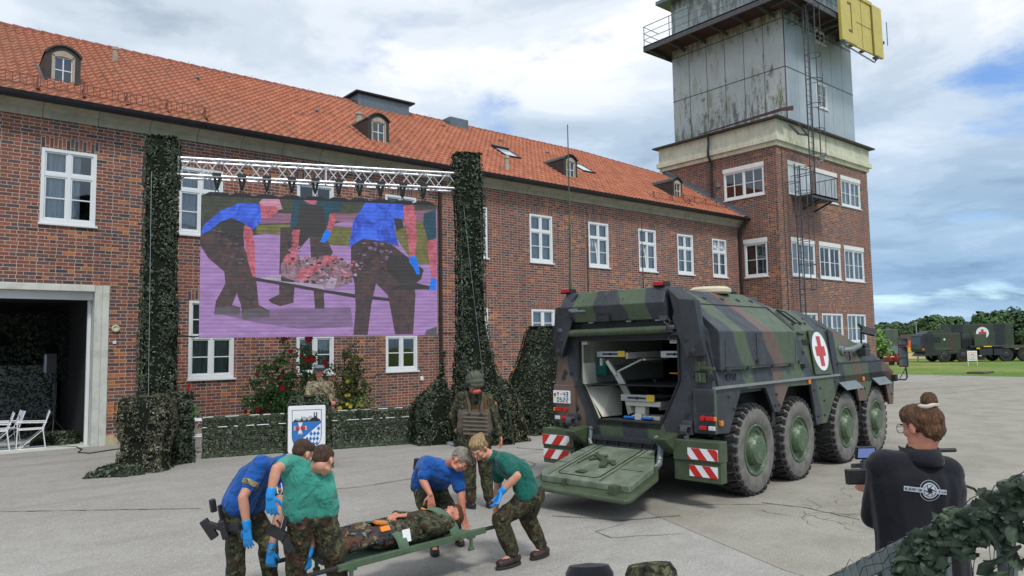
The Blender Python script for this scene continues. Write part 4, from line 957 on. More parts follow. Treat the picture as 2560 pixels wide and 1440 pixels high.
# roof top: armoured plates with bolts, hatch rims
def bolts(name, pts, r=.03, parent=va, m='cdark', nrm=(0, -1, 0)):
    b = MB()
    for p in pts: b.lathe([(0, .022), (r*.55, .022), (r*.6, .008), (r, .006), (r*1.05, 0)], p, nrm, 10)
    return b.build(name, M[m], parent, smooth=True)
nr = (0, -.55, .83)
for i, x in enumerate((-.55, .05, .62, 1.15, 1.62)): bolts('roof_bolt', [(x, .60, 2.915)], .055, nrm=nr)
for p in ((2.45,.33,2.63),(2.75,.34,2.64),(3.1,.34,2.63),(2.42,.24,2.53),(2.75,.25,2.54),(3.0,.26,2.55),(3.45,.24,2.50)): bolts('hull_bolt', [p], .035, nrm=(0,-.75,.66))
for p in ((2.25,.12,2.24),(2.45,.09,2.05),(2.3,.05,1.8),(3.0,.03,1.68),(2.15,.05,1.90),(3.45,.04,1.72)): bolts('hull_bolt', [p], .04, nrm=(0,-.99,.15))
for p in ((-.45,1.48),(1.12,1.42),(1.05,1.25),(1.2,1.25),(2.62,1.4),(2.9,1.42),(3.05,1.2),(3.05,.95),(2.75,.95),(3.6,1.5),(4.95,1.3),(5.15,1.3),(5.05,1.5),(6.6,1.3),(6.8,1.1),(6.75,1.4),(-.3,1.3)): bolts('skirt_bolt', [(p[0], -.0, p[1])], .024)
gr = MB(); gr.path([up(2.20,.85), up(2.42,.80), up(2.55,.30), up(2.30,.35), up(2.20,.85)], .012, 6); gr.beam(up(2.16,.86), up(2.28,.30), .04); gr.path([(2.28,.10,2.38),(2.62,.14,2.36)], .015); gr.build('side_grab_frame', M['black'], va)
# two hinges and steps beside the cross
hg = MB()
for (x, z) in ((2.50, 2.22), (2.80, 1.80)):
    for k in range(3): hg.box(x+k*.09, x+k*.09+.05, .03+.15*(z-1.62)/.8-.05, .1+.15*(z-1.62)/.8, z-.05, z+.05)
    hg.box(x, x+.26, .03+.15*(z-1.62)/.8-.03, .1+.15*(z-1.62)/.8, z-.015, z+.015)
hg.box(2.22, 2.36, -.03, .06, 1.79, 1.86); hg.parts('hinge', M['cdark'], va, bevel=.006)
# red cross board
cxx, cz = 3.10, 2.06
Fc = frame((cxx, .045, cz), (1, 0, .0), (0, 1, .0)) @ Matrix.Rotation(math.radians(-9), 4, 'X')
cb = MB(Fc); cb.prism([(-.40,-.0,-.40),(.40,-.0,-.42),(.34,0,.36),(-.34,0,.38)], (0, .02, 0)); o = cb.build('cross_board', M['cgreen'], va, bevel=.004)
c2 = MB(Fc); c2.add([(.335*math.cos(a), -.004, .345*math.sin(a)) for a in [2*PI*i/40 for i in range(40)]], [tuple(range(40))]); c2.build('white_disc', M['wsign'], o)
c2 = MB(Fc); a, b = .085, .265; c2.add([(-a,-.008,-b),(a,-.008,-b),(a,-.008,-a),(b*.8,-.008,-a),(b*.8,-.008,a),(a,-.008,a),(a,-.008,b),(-a,-.008,b),(-a,-.008,a),(-b*.8,-.008,a),(-b*.8,-.008,-a),(-a,-.008,-a)], [tuple(range(12))]); c2.build('red_cross', M['redcross'], o)
# embossed maker's letters on the rear side panel
def stroke(mb, segs, F, w=.014, d=.01):
    for a, b in segs: mb.beam(F @ Vector(a), F @ Vector(b), w, d)
kw = MB(); x = -.42
for ch in 'KMW':
    s = {'K': [((0,0),(0,.1)),((0,.05),(.06,.1)),((0,.05),(.06,0))], 'M': [((0,0),(0,.1)),((0,.1),(.04,.04)),((.04,.04),(.08,.1)),((.08,.1),(.08,0))], 'W': [((0,.1),(.02,0)),((.02,0),(.045,.06)),((.045,.06),(.07,0)),((.07,0),(.09,.1))]}[ch]
    for a, b in s: kw.beam((x+a[0], .035, 1.69+a[1]), (x+b[0], .035, 1.69+b[1]), .014, .012)
    x += .085 if ch == 'K' else .11
kw.parts('raised_letter', M['cdark'], va)
# rear side door line, strap, handle
dl = MB(); dl.beam((-.83, .14, 2.45), (-.72, .01, 1.64), .018); dl.build('panel_gap', M['black'], va)
# folded roof box above the door
rb = MB(); P3 = [(-.90,.62,3.05),(-1.02,.66,2.84),(-.98,.68,2.59),(-.60,.62,2.59),(-.50,.62,3.06)]
rb.hull([(-.98,.62,2.59),(-1.06,.62,2.83),(-.93,.66,3.06),(-.45,.66,3.08),(-.45,.62,2.59),(-.98,W-.30,2.59),(-1.06,W-.30,2.83),(-.93,W-.34,3.06),(-.45,W-.34,3.08),(-.45,W-.30,2.59)])
rb.build('folded_roof_box', M['crear'], va, bevel=.012)
nb = MB(); nb.box(-1.04, -.90, 1.60, 1.84, 2.585, 2.685); nb.build('latch_recess', M['black'], va)
nb = MB(); nb.box(-1.09, -1.04, 2.02, 2.30, 2.745, 2.775); nb.box(-1.09, -1.04, 2.18, 2.34, 2.765, 2.80); nb.build('box_handle', M['galv'], va, bevel=.006)
rv = MB()
for y, z in [(.72,3.0),(.78,2.97),(.74,2.93),(.82,2.91),(.7,2.89),(.66,2.72),(.66,2.66),(.66,2.78),(1.35,2.92),(1.42,2.92),(1.35,2.89),(2.1,2.92),(2.45,3.0),(2.4,2.98),(2.45,2.86),(1.7,2.96),(1.1,2.66),(1.2,2.66),(2.3,2.64)]:
    yy = y; xx = -1.06+(abs(z-2.83)*.58 if z > 2.83 else (2.83-z)*.33); rv.lathe([(0,.008),(.011,.006),(.012,0)], (xx, yy, z), (-1,0,.2), 6)
rv.build('rivets', M['cdark'], va, kind='stuff')
rv = MB()
for y in (.75, 1.25, 1.95, 2.4): rv.box(-.97, -.90, y, y+.09, 2.565, 2.59)
rv.parts('latch', M['galv'], va, bevel=.004)
rp_ = MB(); rp_.path([(-.97,.70,2.60),(-1.0,.66,2.54),(-.99,.60,2.50),(-.98,.58,2.55),(-.97,.62,2.60)], .010, 6); rp_.box(-1.0,-.9,.62,.74,2.57,2.64); rp_.build('shackle_ring', M['steel'], va)
# arms either side of the opening
def arm(sgn):
    f = (lambda p: p) if sgn > 0 else (lambda p: (p[0], W-p[1], p[2]))
    a = MB(); side = [(.60,3.05),(.36,2.87),(.30,2.045),(.42,2.30),(.52,2.62)]
    pts = [(-.96,.60,3.05),(-.96,.42,2.88),(-.70,.60,3.05),(-.60,.42,2.88)]
    a.hull([f(p) for p in [(-1.0,.60,3.04),(-.60,.62,3.06),(-1.02,.40,2.86),(-.60,.34,2.87),(-1.03,.44,2.50),(-.9,.50,2.7)]])
    a.hull([f(p) for p in [(-1.03,.40,2.87),(-.86,.17,2.84),(-1.03,.52,2.60),(-1.05,.31,2.05),(-.92,.07,2.06),(-1.0,.09,2.30),(-.86,.45,2.6),(-.86,.25,2.05),(-.84,.1,2.3),(-1.01,.17,2.84)]])
    o = a.build('armour_arm', M['cdark'], va, bevel=.012)
    for y, z in ((.30,2.30),(.22,2.13)):
        b = MB(); b.lathe([(0,.03),(.015,.03),(.02,.015),(.045,.013),(.05,0)], f((-1.035,y,z)), (-1,0,0), 14); b.build('arm_bolt', M['cdark'], o, smooth=True)
arm(1); arm(-1)
# spreader tube over the door
tb = MB(); tb.tube((-.98, .62, 2.44), (-.98, W-.36, 2.42), .058, 14); tb.build('spreader_tube', M['cgreen'], va, smooth=True)
tb = MB()
for y in (.52, W-.30):
    tb.box(-1.02, -.87, y, y+.10, 2.40, 2.48); tb.lathe([(.03,-.03),(.075,-.03),(.08,0),(.075,.03),(.03,.03)], (-.98, y+.03, 2.47), (0,0,1), 12); tb.path([(-.96,y+.05,2.38),(-1.0,y+.09,2.30),(-.98,y+.02,2.26),(-.96,y-.02,2.32)], .007, 5)
tb.box(-.95,-.87,.40,.58,2.36,2.42); tb.parts('tube_bracket', M['steel'], va, bevel=.006)
# rear wall bolts
for p in [(.30,1.80),(.34,1.50),(.42,1.25),(.52,1.08),(.18,1.78),(W-.24,1.80),(W-.36,1.80),(W-.38,1.52),(W-.46,1.24),(W-.5,1.10),(W-.2,1.72),(W-.30,1.45)]: bolts('frame_bolt', [(XRr, p[0], p[1])], .045, nrm=(-1,0,0))
# hinges on the right rear post
hh = MB()
for z in (1.92, 1.76): hh.box(XRr-.03, XRr, .10, .26, z-.07, z+.07); hh.tube((XRr-.045,.18,z-.06),(XRr-.045,.18,z+.06),.018,8)
hh.beam((XRr-.04,.16,1.90),(XRr-.06,-.06,1.885),.05,.04); hh.build('door_hinge', M['cgreen'], va, bevel=.008)
bolts('frame_bolt', [(XRr,.02,1.76)], .05, nrm=(-1,0,0))
# lower rear: light panels, lamps, plate, tow hooks
lp = MB(); lp.box(XRr-.05, XRr, -.04, .30, 1.0, 1.61); lp.box(XRr-.05, XRr, W-.45, W-.02, 1.0, 1.60); lp.parts('light_panel', M['crear'], va, bevel=.012)
lp = MB(); lp.box(XRr-.056, XRr-.05, -.01, .235, 1.305, 1.54); lp.box(XRr-.056, XRr-.05, -.02, .22, 1.02, 1.27); lp.parts('lamp_recess', M['cdark'], va)
for (s0, f) in ((1, lambda y: y), (-1, lambda y: W-y)):
    o = MB(); o.lathe([(0,.03),(.035,.028),(.04,0)], (XRr-.056, f(.15 if s0 > 0 else .27), 1.21), (-1,0,0), 16); o.build('stop_lamp', M['redlens'], va, smooth=True)
    o = MB(); y0, y1 = (-.02,.10) if s0 > 0 else (.07,.20); ya, yb_ = sorted((f(y0), f(y1))); o.box(XRr-.085, XRr-.055, ya, yb_, 1.18, 1.24); o.build('tail_lamp', M['redlens'], va, bevel=.008)
    o = MB(); y0, y1 = (-.06,-.022) if s0 > 0 else (.035,.068); ya, yb_ = sorted((f(y0), f(y1))); o.box(XRr-.085, XRr-.055, ya, yb_, 1.18, 1.24); o.build('indicator', M['amber'], va, bevel=.008)
    o = MB(); y0, y1 = (.09,.20) if s0 > 0 else (.20,.30); ya, yb_ = sorted((f(y0), f(y1))); o.box(XRr-.085, XRr-.055, ya, yb_, 1.05, 1.11); o.build('fog_lamp', M['redlens'], va, bevel=.01)
    o = MB(); y0, y1 = (-.04,.06) if s0 > 0 else (.06,.16); ya, yb_ = sorted((f(y0), f(y1))); o.box(XRr-.085, XRr-.055, ya, yb_, 1.05, 1.11); o.build('reversing_lamp', M['whitelens'], va, bevel=.01)
    yk = f(.40); t_ = MB(); t_.box(XRr-.06, XRr, yk-.08, yk+.08, .97, 1.16)
    t_.lathe([(.045,-.05),(.075,-.05),(.075,.05),(.045,.05),(.045,-.05)], (XRr-.10, yk, 1.03), (0,1,0), 12); t_.tube((XRr-.1,yk-.09,1.09),(XRr-.1,yk+.09,1.09),.022,8); t_.lathe([(0,-.03),(.04,-.03),(.045,.02),(0,.03)], (XRr-.12,yk-.02,.94), (0,.3,1), 10); t_.build('tow_hook', M['steel'], va, bevel=.006)
o = MB(); o.box(-.78,-.70,-.045,-.0,1.10,1.17); o.build('side_marker', M['amber'], va, bevel=.008)
for x, z in ((2.40,1.56),(5.07,1.49),(6.93,1.47)): o = MB(); o.box(x-.045,x+.045,-.03,.0,z-.04,z+.04); o.build('side_marker', M['amber'], va, bevel=.008)
# number plate
npb = MB(); npb.box(XRr-.075, XRr-.05, W-.37, W-.03, 1.31, 1.51); npo = npb.build('number_plate', M['wsign'], va, bevel=.004)
SEG = {'0': 'abcdef', '2': 'abged', '3': 'abgcd', '4': 'fgbc', '5': 'afgcd', 'Y': 'Y', '-': '-'}
ng = MB(); xq = XRr-.077
def glyph(mb, ch, y, z, w, h):
    P = {'a': ((0,1),(1,1)), 'b': ((1,1),(1,.5)), 'c': ((1,.5),(1,0)), 'd': ((0,0),(1,0)), 'e': ((0,0),(0,.5)), 'f': ((0,.5),(0,1)), 'g': ((0,.5),(1,.5))}
    segs = [P[c] for c in SEG[ch]] if ch not in 'Y-' else ([((0,1),(.5,.5)),((1,1),(.5,.5)),((.5,.5),(.5,0))] if ch == 'Y' else [((.2,.5),(.8,.5))])
    for (a, b), (c, d) in segs: mb.beam((xq, y-a*w, z+b*h), (xq, y-c*w, z+d*h), .010, .003, up=(1,0,0))
for i, ch in enumerate('Y-43'): glyph(ng, ch, W-.115-i*.062, 1.425, .036, .062)
for i, ch in enumerate('0522'): glyph(ng, ch, W-.115-i*.062, 1.335, .036, .062)
ng.parts('plate_digit', M['black'], npo, gap=.004)
for k, (c, nm) in enumerate((((.01,.01,.01),'b'),((.6,.02,.02),'r'),((.8,.6,.02),'g'))): f_ = MB(); f_.box(XRr-.078, XRr-.074, W-.088, W-.048, 1.445-.022*k, 1.466-.022*k); f_.build('flag_stripe', plain('flag_'+nm, c, .5, 0, .02), npo)
# bumper boxes with chevrons
def bumper(y0, y1, name):
    b = MB(); b.box(-1.08, XRr, y0, y1, .64, .92); b.box(-1.06, -.90, min(y0+.0, y0+.07), y1, .37, .64); o = b.build('bumper_box', M['cgreen'], va, bevel=.012); return o
bo = bumper(-.17, .54, 'r'); bo2 = bumper(W-.54, W+.10, 'l')
def chev(o, ya, yb, z0, z1, x, flip):
    b = MB(); b.box(x-.008, x, min(ya,yb), max(ya,yb), z0, z1); oo = b.build('chevron_plate', M['wsign'], o)
    r = MB(); w = abs(yb-ya); h = z1-z0
    lo, hi = min(ya,yb), max(ya,yb)
    for k in (-.20, .34, .88) if not flip else (-.02, .52):
        pts = [(k*w, 0), ((k+.28)*w, 0), ((k+.28)*w+h*.8, h), (k*w+h*.8, h)]
        P = []
        # clip to [0,w]
        for i in range(4):
            (x1, z1_), (x2, z2_) = pts[i], pts[(i+1)%4]
            P.append((x1, z1_))
            for lim in (0, w):
                if (x1-lim)*(x2-lim) < 0: t = (lim-x1)/(x2-x1); P.append((lim, z1_+(z2_-z1_)*t))
        P = [p for p in P if -1e-6 <= p[0] <= w+1e-6]
        if len(P) >= 3:
            ang = sorted(P, key=lambda p: math.atan2(p[1]-sum(q[1] for q in P)/len(P), p[0]-sum(q[0] for q in P)/len(P)))
            r.add([(x-.011, lo+p[0] if ya < yb else hi-p[0], z0+p[1]) for p in ang], [tuple(range(len(ang)))])
    r.build('red_stripe', M['red'], oo)
chev(bo, -.14, .31, .67, .82, -1.08, False); chev(bo, -.12, .30, .44, .59, -1.06, True)
chev(bo2, W+.09, W-.46, .67, .82, -1.08, False); chev(bo2, W+.09, W-.46, .44, .59, -1.06, True)
hn = MB()
for y in (.62, W-.62): s_ = 1 if y < 1 else -1; hn.hull([(-1.28,y-.10,.93),(-1.28,y+.10,.93),(-.88,y-.12,.98),(-.88,y+.12,.98),(-.95,y-.1,.68),(-.95,y+.1,.68),(-1.26,y+.1,.88),(-1.26,y-.1,.88)])
hn.parts('guide_horn', M['cgreen'], va, bevel=.012)
hz_ = MB(); hz_.box(-.98,-.86,.66,W-.66,.66,.86); hz_.box(-.86,-.2,.5,W-.5,.45,.9); hz_.build('rear_crossmember', M['black'], va, bevel=.01)
hz_ = MB(); hz_.box(-1.02,-.86,.86,W-.86,.80,.865)
for i in range(6): y = .9+i*(W-1.8)/5; hz_.beam((-1.0,y,.80),(-1.0,y+.03,.72),.02)
hz_.beam((-1.0,.86,.72),(-1.0,W-.86,.72),.03); hz_.build('step_bar', M['cdark'], va, bevel=.006)
ra = MB(); ra.path([(-1.0,.86,.90),(-1.06,.74,.80),(-1.22,.68,.58),(-1.42,.72,.45),(-1.55,.80,.50)], .045, 10); ra.path([(-.96,W-.80,.98),(-1.0,W-.80,.80),(-1.05,W-.85,.72)], .035, 8); ra.build('ramp_arm', M['galv'], va, smooth=True)
ln = MB(); ln.ball((-.96,W-.80,.95), .04); ln.build('ramp_pivot', M['steel'], va, smooth=True)
# ramp
def rz_(u): return .75+(-.32/-1.4)*(u+.88)
def rpt(u, v, dz=0): return (u, v, rz_(u)+dz)
out = [(-.88, .95), (-1.58, .54), (-2.22, .49), (-2.25, 1.94), (-2.12, 2.07), (-1.6, 2.08), (-1.2, 2.04), (-.88, 1.95)]
no = len(out); rmp = MB(); vs = [rpt(u, v) for u, v in out]+[rpt(u, v, -.09) for u, v in out]; rmp.add(vs, [tuple(range(no)), tuple(range(2*no-1, no-1, -1))]+[(i,no+i,no+(i+1)%no,(i+1)%no) for i in range(no)]); 
t = NT('worn_ramp_paint'); co = t.co(); a_ = t.noise(co, 4, 7, .7); c_ = t.ramp(a_, [(.28, (.085, .115, .068)), (.5, (.15, .185, .13)), (.68, (.24, .265, .215))]); sc2 = t.noise(t.mapping(co, (1, 6, 1), rot=(0, 0, .5)), 9, 5, .8); c_ = t.mix(t.ramp(sc2, [(.55, 0), (.75, .55)]), c_, (.36, .38, .34)); t.base(c_, .6, .1, .3); t.bump(a_, .3, .01); M['ramp'] = t.mat
o = rmp.build('ramp', M['ramp'], va, bevel=.012)
fl_ = [(-.95,.86),(-1.64,.43),(-2.34,.38),(-2.42,.45),(-2.42,2.0),(-2.3,2.16),(-1.6,2.17),(-1.2,2.12),(-.95,2.0)]
rmp = MB(); n = len(fl_); vs = [rpt(u, v, -.09) for u, v in fl_]+[rpt(u, v, -.15) for u, v in fl_]; rmp.add(vs, [tuple(range(n)), tuple(range(2*n-1,n-1,-1))]+[(i,n+i,n+(i+1)%n,(i+1)%n) for i in range(n)]); rmp.build('ramp_flange', M['cgreen'], o, bevel=.02)
ln = MB()
inn = [(-1.06,1.72),(-1.06,1.12),(-2.04,.98),(-2.12,1.04),(-2.12,1.56),(-2.04,1.62)]
inn = [(-1.02,1.10),(-1.02,1.74),(-1.06,1.78),(-2.06,1.78),(-2.12,1.72),(-2.12,1.12),(-2.06,1.06),(-1.06,1.06)]
for a, b in zip(inn, inn[1:]+inn[:1]): ln.beam(rpt(a[0],a[1],.003), rpt(b[0],b[1],.003), .016, .008)
for v in (.98, 1.86): ln.beam(rpt(-1.0,v,.002), rpt(-2.2,v,.002), .010, .006)
for u in (-1.3, -1.75): ln.beam(rpt(u,.6,.002), rpt(u,.95,.002), .008, .006); ln.beam(rpt(u,1.9,.002), rpt(u,2.05,.002), .008, .006)
ln.build('ramp_joint', M['black'], o)
ln = MB(); ln.beam(rpt(-1.45,1.58,.02), rpt(-1.65,1.22,.02), .09, .05); ln.beam(rpt(-1.40,1.42,.02), rpt(-1.6,1.60,.02), .05, .03); ln.beam(rpt(-1.62,1.30,.03), rpt(-1.80,1.22,.03), .10, .05); ln.beam(rpt(-1.55,1.22,.02), rpt(-1.68,1.12,.02), .07, .03)
ln.beam(rpt(-1.3,1.66,.01), rpt(-1.75,1.70,.01), .03, .02); ln.box(-2.04,-1.9,1.36,1.52,rz_(-1.97)-.005,rz_(-1.97)+.012); ln.build('ramp_handle', M['cgreen'], o, bevel=.01)
ln = MB(); ln.box(-2.34,-2.22,.62,.74,rz_(-2.28)-.12,rz_(-2.28)+.015); ln.box(-2.30,-2.24,1.5,1.54,rz_(-2.28)-.12,rz_(-2.28)+.01); ln.parts('ramp_catch', M['cgreen'], o, bevel=.01)
# ---- interior
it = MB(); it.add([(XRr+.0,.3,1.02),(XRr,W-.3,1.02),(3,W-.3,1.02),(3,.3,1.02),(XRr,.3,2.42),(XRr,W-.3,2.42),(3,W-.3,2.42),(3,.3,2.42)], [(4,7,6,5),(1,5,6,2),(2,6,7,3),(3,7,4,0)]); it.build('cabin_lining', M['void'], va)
it = MB(); it.box(-.55, 3, .5, W-.5, 1.0, 1.075); it.box(XRr, -.55, .85, W-.85, 1.0, 1.09)
for k in range(7): it.box(-.84+k*.05, -.82+k*.05, .90, W-.90, 1.09, 1.095)
it.build('cabin_floor', plain('ribbed_floor', (.10, .10, .095), .6, .4, .5, 12), va)
it = MB(); it.hull([(-.80,W-.60,1.55),(-.80,W-.90,1.12),(-.35,W-.95,1.12),(-.2,W-.86,1.50),(-.35,W-.80,1.58),(-.80,W-.58,1.58),(-.2,W-.5,1.2)]); it.box(-.82,1.6,W-.52,W-.50,1.1,2.30)
it.box(-.82,-.5,W-.58,W-.545,1.5,1.95);  it.build('cabin_side_cabinet', M['cream_int'], va, bevel=.02)
it = MB(); it.box(-.55,-.45,W-.80,W-.60,1.74,1.98); it.build('green_first_aid_bag', M['scrubdark'], va, bevel=.02)
def rail(x, y0, y1, z0, z1, lab, depth=1.5, nm='litter_rail'):
    r = MB(); r.box(x, x+.03, y0, y1, z0, z1); o = r.build(nm, plain('satin_aluminium', (.50,.50,.52), .35, .5, .1), va, bevel=.006)
    r = MB(); r.box(x-.012, x, y0+(y1-y0)*.25, y0+(y1-y0)*.78, (z0+z1)/2-.012, (z0+z1)/2+.014); r.ball((x-.015,(y0+y1)/2,(z0+z1)/2), .022); r.build('rail_grip', M['black'], o)
    if lab: r = MB(); r.box(x-.003, x, *lab, z0+.003, z1+.004); r.build('yellow_sticker', M['ylabel'], o)
    return o
rail(-.62, 1.62, 2.16, 2.04, 2.13, (1.62, 1.74)); rail(-.62, .50, .98, 2.03, 2.13, None); rail(-.70, 1.06, 1.66, 1.375, 1.475, (1.06, 1.19))
it = MB(); it.beam((-.60,1.60,2.06),(1.5,1.30,2.10),.05,.10); it.beam((-.58,1.3,2.0),(.2,1.36,2.0),.05,.03); it.beam((-.6,2.1,1.96),(1.2,2.1,1.96),.04,.12)
it.beam((-.55,2.0,1.98),(-.5,1.86,1.75),.12,.06); it.beam((-.5,1.86,1.80),(-.4,1.45,2.0),.045,.03); it.beam((-.5,1.86,1.78),(-.45,1.66,1.40),.07,.10); it.beam((-.45,1.70,1.42),(-.5,1.60,1.16),.08,.12)
it.build('litter_frame', M['cream_int'], va, bevel=.008)
it = MB(); it.box(-.66,1.0,.98,1.60,1.30,1.375); it.hull([(-.6,1.05,1.375),(-.6,1.05,1.25),(1.0,.7,1.38),(1.0,.7,1.2),(-.6,1.10,1.375),(1.0,.8,1.38)]); it.box(-.62,-.5,1.28,1.46,1.12,1.30); it.box(-.66,-.3,1.0,1.5,1.10,1.16); it.box(-.70,-.6,1.30,1.42,1.095,1.19); it.build('litter_base', M['cream_int'], va, bevel=.01)
it = MB(); it.tube((-.70,1.10,1.13),(-.70,1.29,1.13),.022,8); it.tube((-.70,1.43,1.13),(-.70,1.60,1.13),.022,8); it.parts('blue_grip', M['blueplast'], va, smooth=True)
it = MB(); it.box(-.5,1.3,1.05,1.60,1.38,1.43); it.hull([(-.3,1.7,1.2),(-.3,1.45,1.1),(.2,1.7,1.25),(.2,1.45,1.1),(-.3,1.75,1.1),(.2,1.75,1.1)]); it.build('litter_pad', M['blackcloth'], va, bevel=.03)
it = MB(); it.box(-.35,-.33,.7,1.0,1.78,1.80); it.build('orange_tag', M['orange'], va)
# ---- wheels
def make_wheel(x, right=True):
    y0 = 0.0 if right else W
    s = -1 if right else 1                  # outward direction
    R = .665; w = .40; tw_ = MB()
    prof = [(.36, -.03), (.40, .0), (.47, .02), (.56, .018), (.615, -.005), (.645, -.045), (.648, -.2), (.645, -.36), (.60, -.41), (.45, -.41), (.36, -.38)]
    cz = .655; c = (x, y0 + (.0 if right else 0), cz)
    tw_.lathe([(r, h) for r, h in prof], c, (0, s, 0), 48, 0)
    for i in range(30):
        a = 2*PI*i/30
        for side_ in (0, 1):
            aa = a+(side_*.5)*2*PI/30; off = -.115 if side_ == 0 else -.285
            Rm = Matrix.Rotation(-aa, 3, 'Y'); p = Rm @ Vector((0, 0, .660)); yaw = (.30 if side_ == 0 else -.30)*(1 if right else -1)
            RR = Rm @ Matrix.Rotation(yaw, 3, 'Z')
            tw_.rbox((x+p.x, y0+s*off, cz+p.z), (.082, .165, .045), RR, 1)
            if side_ == 0:
                p = Rm @ Vector((0, 0, .628)); tw_.rbox((x+p.x, y0+s*-.018, cz+p.z), (.075, .05, .055), Rm, 1)
    me_t = NT('dusty_tyre_wall'); cc = me_t.co(); me_t.base(me_t.ramp(me_t.noise(cc, 5, 5, .7), [(.3, (.10, .095, .085)), (.6, (.20, .19, .17)), (.8, (.28, .265, .24))]), .9, 0, .2); me_t.bump(me_t.noise(cc, 25, 4), .4, .006)
    if 'tyrewall' not in M: M['tyrewall'] = me_t.mat
    tyre = tw_.build('wheel', [M['tyrewall'], M['rubber']], va, smooth=True, ang=30)
    rm_ = MB(); rm_.lathe([(.375, -.02), (.372, .002), (.352, .006), (.345, -.02), (.335, -.03), (.285, -.035), (.275, -.05), (.235, -.06), (.225, -.02), (.21, .045), (.195, .062), (.10, .072), (0, .074)], c, (0, s, 0), 40)
    rim = rm_.build('rim', M['cgreen'] if 'rimg' not in M else M['rimg'], tyre, smooth=True)
    bb = MB()
    for i in range(40):
        a = 2*PI*i/40; p = (x+.302*math.cos(a), y0+s*-.036, cz+.302*math.sin(a)); bb.lathe([(0,.016),(.011,.014),(.012,0)], p, (0, s, 0), 6)
    for i in range(12):
        a = 2*PI*i/12; p = (x+.13*math.cos(a), y0+s*.068, cz+.13*math.sin(a)); bb.lathe([(0,.012),(.010,.010),(.011,0)], p, (0, s, 0), 6)
    bb.build('rim_bolts', M['ramp'], rim, kind='stuff')
    return tyre
t = NT('wheel_green'); co = t.co(); a_ = t.noise(co, 7, 5, .6); c_ = t.ramp(a_, [(.3, (.065, .10, .055)), (.56, (.10, .145, .085)), (.62, (.22, .27, .19)), (.8, (.26, .30, .23))]); t.base(c_, .5, 0, .4); t.bump(a_, .15, .005); M['rimg'] = t.mat
AX = (.35, 1.93, 4.08, 5.76)
proto = make_wheel(AX[0]); protoL = make_wheel(AX[0], False)
for x in AX[1:]:
    for p in (proto, protoL): c = copy_tree(p, va); c.location = (x-AX[0], 0, 0)
# ---- roof furniture
dm = MB(); dm.lathe([(.30,0),(.34,.03),(.34,.08),(.28,.12),(0,.135)], (.95,.98,3.03), (0,0,1), 28); dm.build('antenna_dome', plain('sand_dome', (.62,.54,.38), .5), va, smooth=True)
for y in (.77, W-.33):
    b = MB(); b.box(-.95,-.78,y-.10,y+.10,3.06,3.14); o = b.build('beacon_housing', M['black'], va, bevel=.012); b = MB(); b.box(-.985,-.95,y-.085,y+.075,3.075,3.135); b.build('beacon_lens', M['redlens'], o, bevel=.01)
at = MB(); at.path([(-.75,W-.28,2.9),(-.75,W-.28,3.3),(-.73,W-.28,4.6),(-.72,W-.27,5.9)], [.03,.022,.014,.008], 8); at.lathe([(.08,0),(.085,.05),(.05,.1),(.045,.22),(.03,.25)], (-.75,W-.28,2.88), n=12); at.build('whip_antenna', M['cgreen'], va, smooth=True)
at = MB(); at.path([(-.5,W-.45,3.0),(-.5,W-.46,4.45)], [.012,.005], 5); at.build('whip_antenna', M['black'], va)
at = MB(); at.path([(.9,W-.6,3.0),(.9,W-.6,4.5)], [.012,.005], 5); at.build('whip_antenna', M['black'], va)
hb_ = MB(); hb_.box(2.2,2.75,1.0,1.5,2.82,3.05); hb_.box(1.75,2.15,1.4,W-.7,3.0,3.12); hb_.build('roof_periscope', M['cgreen'], va, bevel=.02)
rl_ = MB(); rl_.path([(1.4,.95,3.06),(1.5,.95,3.12),(1.75,.97,3.10),(1.9,.98,3.0)], .05, 8); rl_.build('roof_roll', M['cdark'], va, smooth=True)
# front furniture: exhaust bend, lamps, mirrors
ex = MB(); ex.path([(4.30,.14,2.05),(4.45,-.02,2.06),(4.75,-.05,2.12),(5.05,.02,2.14)], [.06,.055,.05,.05], 10); ex.lathe([(.09,0),(.09,.06),(.06,.08)], (4.28,.12,2.05), (0,-1,0), 14); ex.build('exhaust_bend', M['galv'], va, smooth=True)
ex = MB(); ex.path([(4.38,-.01,2.02),(4.42,-.01,1.9),(4.46,.02,1.86)], .012); ex.path([(4.62,-.01,2.0),(4.66,.0,1.94)], .01); ex.build('strap', M['black'], va)
ex = MB(); ex.box(5.15,5.42,-.06,.14,1.93,2.08); ex.box(5.35,5.60,.0,.2,2.02,2.18); ex.path([(5.0,.0,2.15),(5.2,.0,2.16),(5.5,.05,2.1)], .03, 6); ex.build('front_lamp_cluster', M['cdark'], va, bevel=.02)
mm = MB(); mm.path([(5.55,.15,2.05),(5.55,.13,2.55)], .022, 6); mm.beam((5.30,.10,2.56),(5.6,.14,2.5),.05,.04); mm.rbox((5.62,.02,2.42),(.05,.27,.20), Matrix.Rotation(.9,3,'Y')@Matrix.Rotation(.35,3,'Z')); mm.build('upper_mirror', M['black'], va, bevel=.02)
mr = MB(); mr.path([(6.95,-.0,1.44),(6.98,-.10,1.39),(7.0,-.24,1.39),(7.0,-.27,1.45),(7.0,-.25,1.68)], .018, 7); mr.path([(6.98,-.13,1.41),(7.0,-.24,1.62)], .010, 5); mr.box(6.85,7.0,-.09,.02,1.36,1.50); mr.box(7.0,7.05,-.30,-.12,1.66,2.09); mr.box(7.0,7.05,-.315,-.12,2.11,2.26)
mo = mr.build('wing_mirror', M['black'], va, bevel=.012)
ml = NT('mirror_glass'); ml.base((.75,.78,.8), .03, 1); M['mirror'] = ml.mat
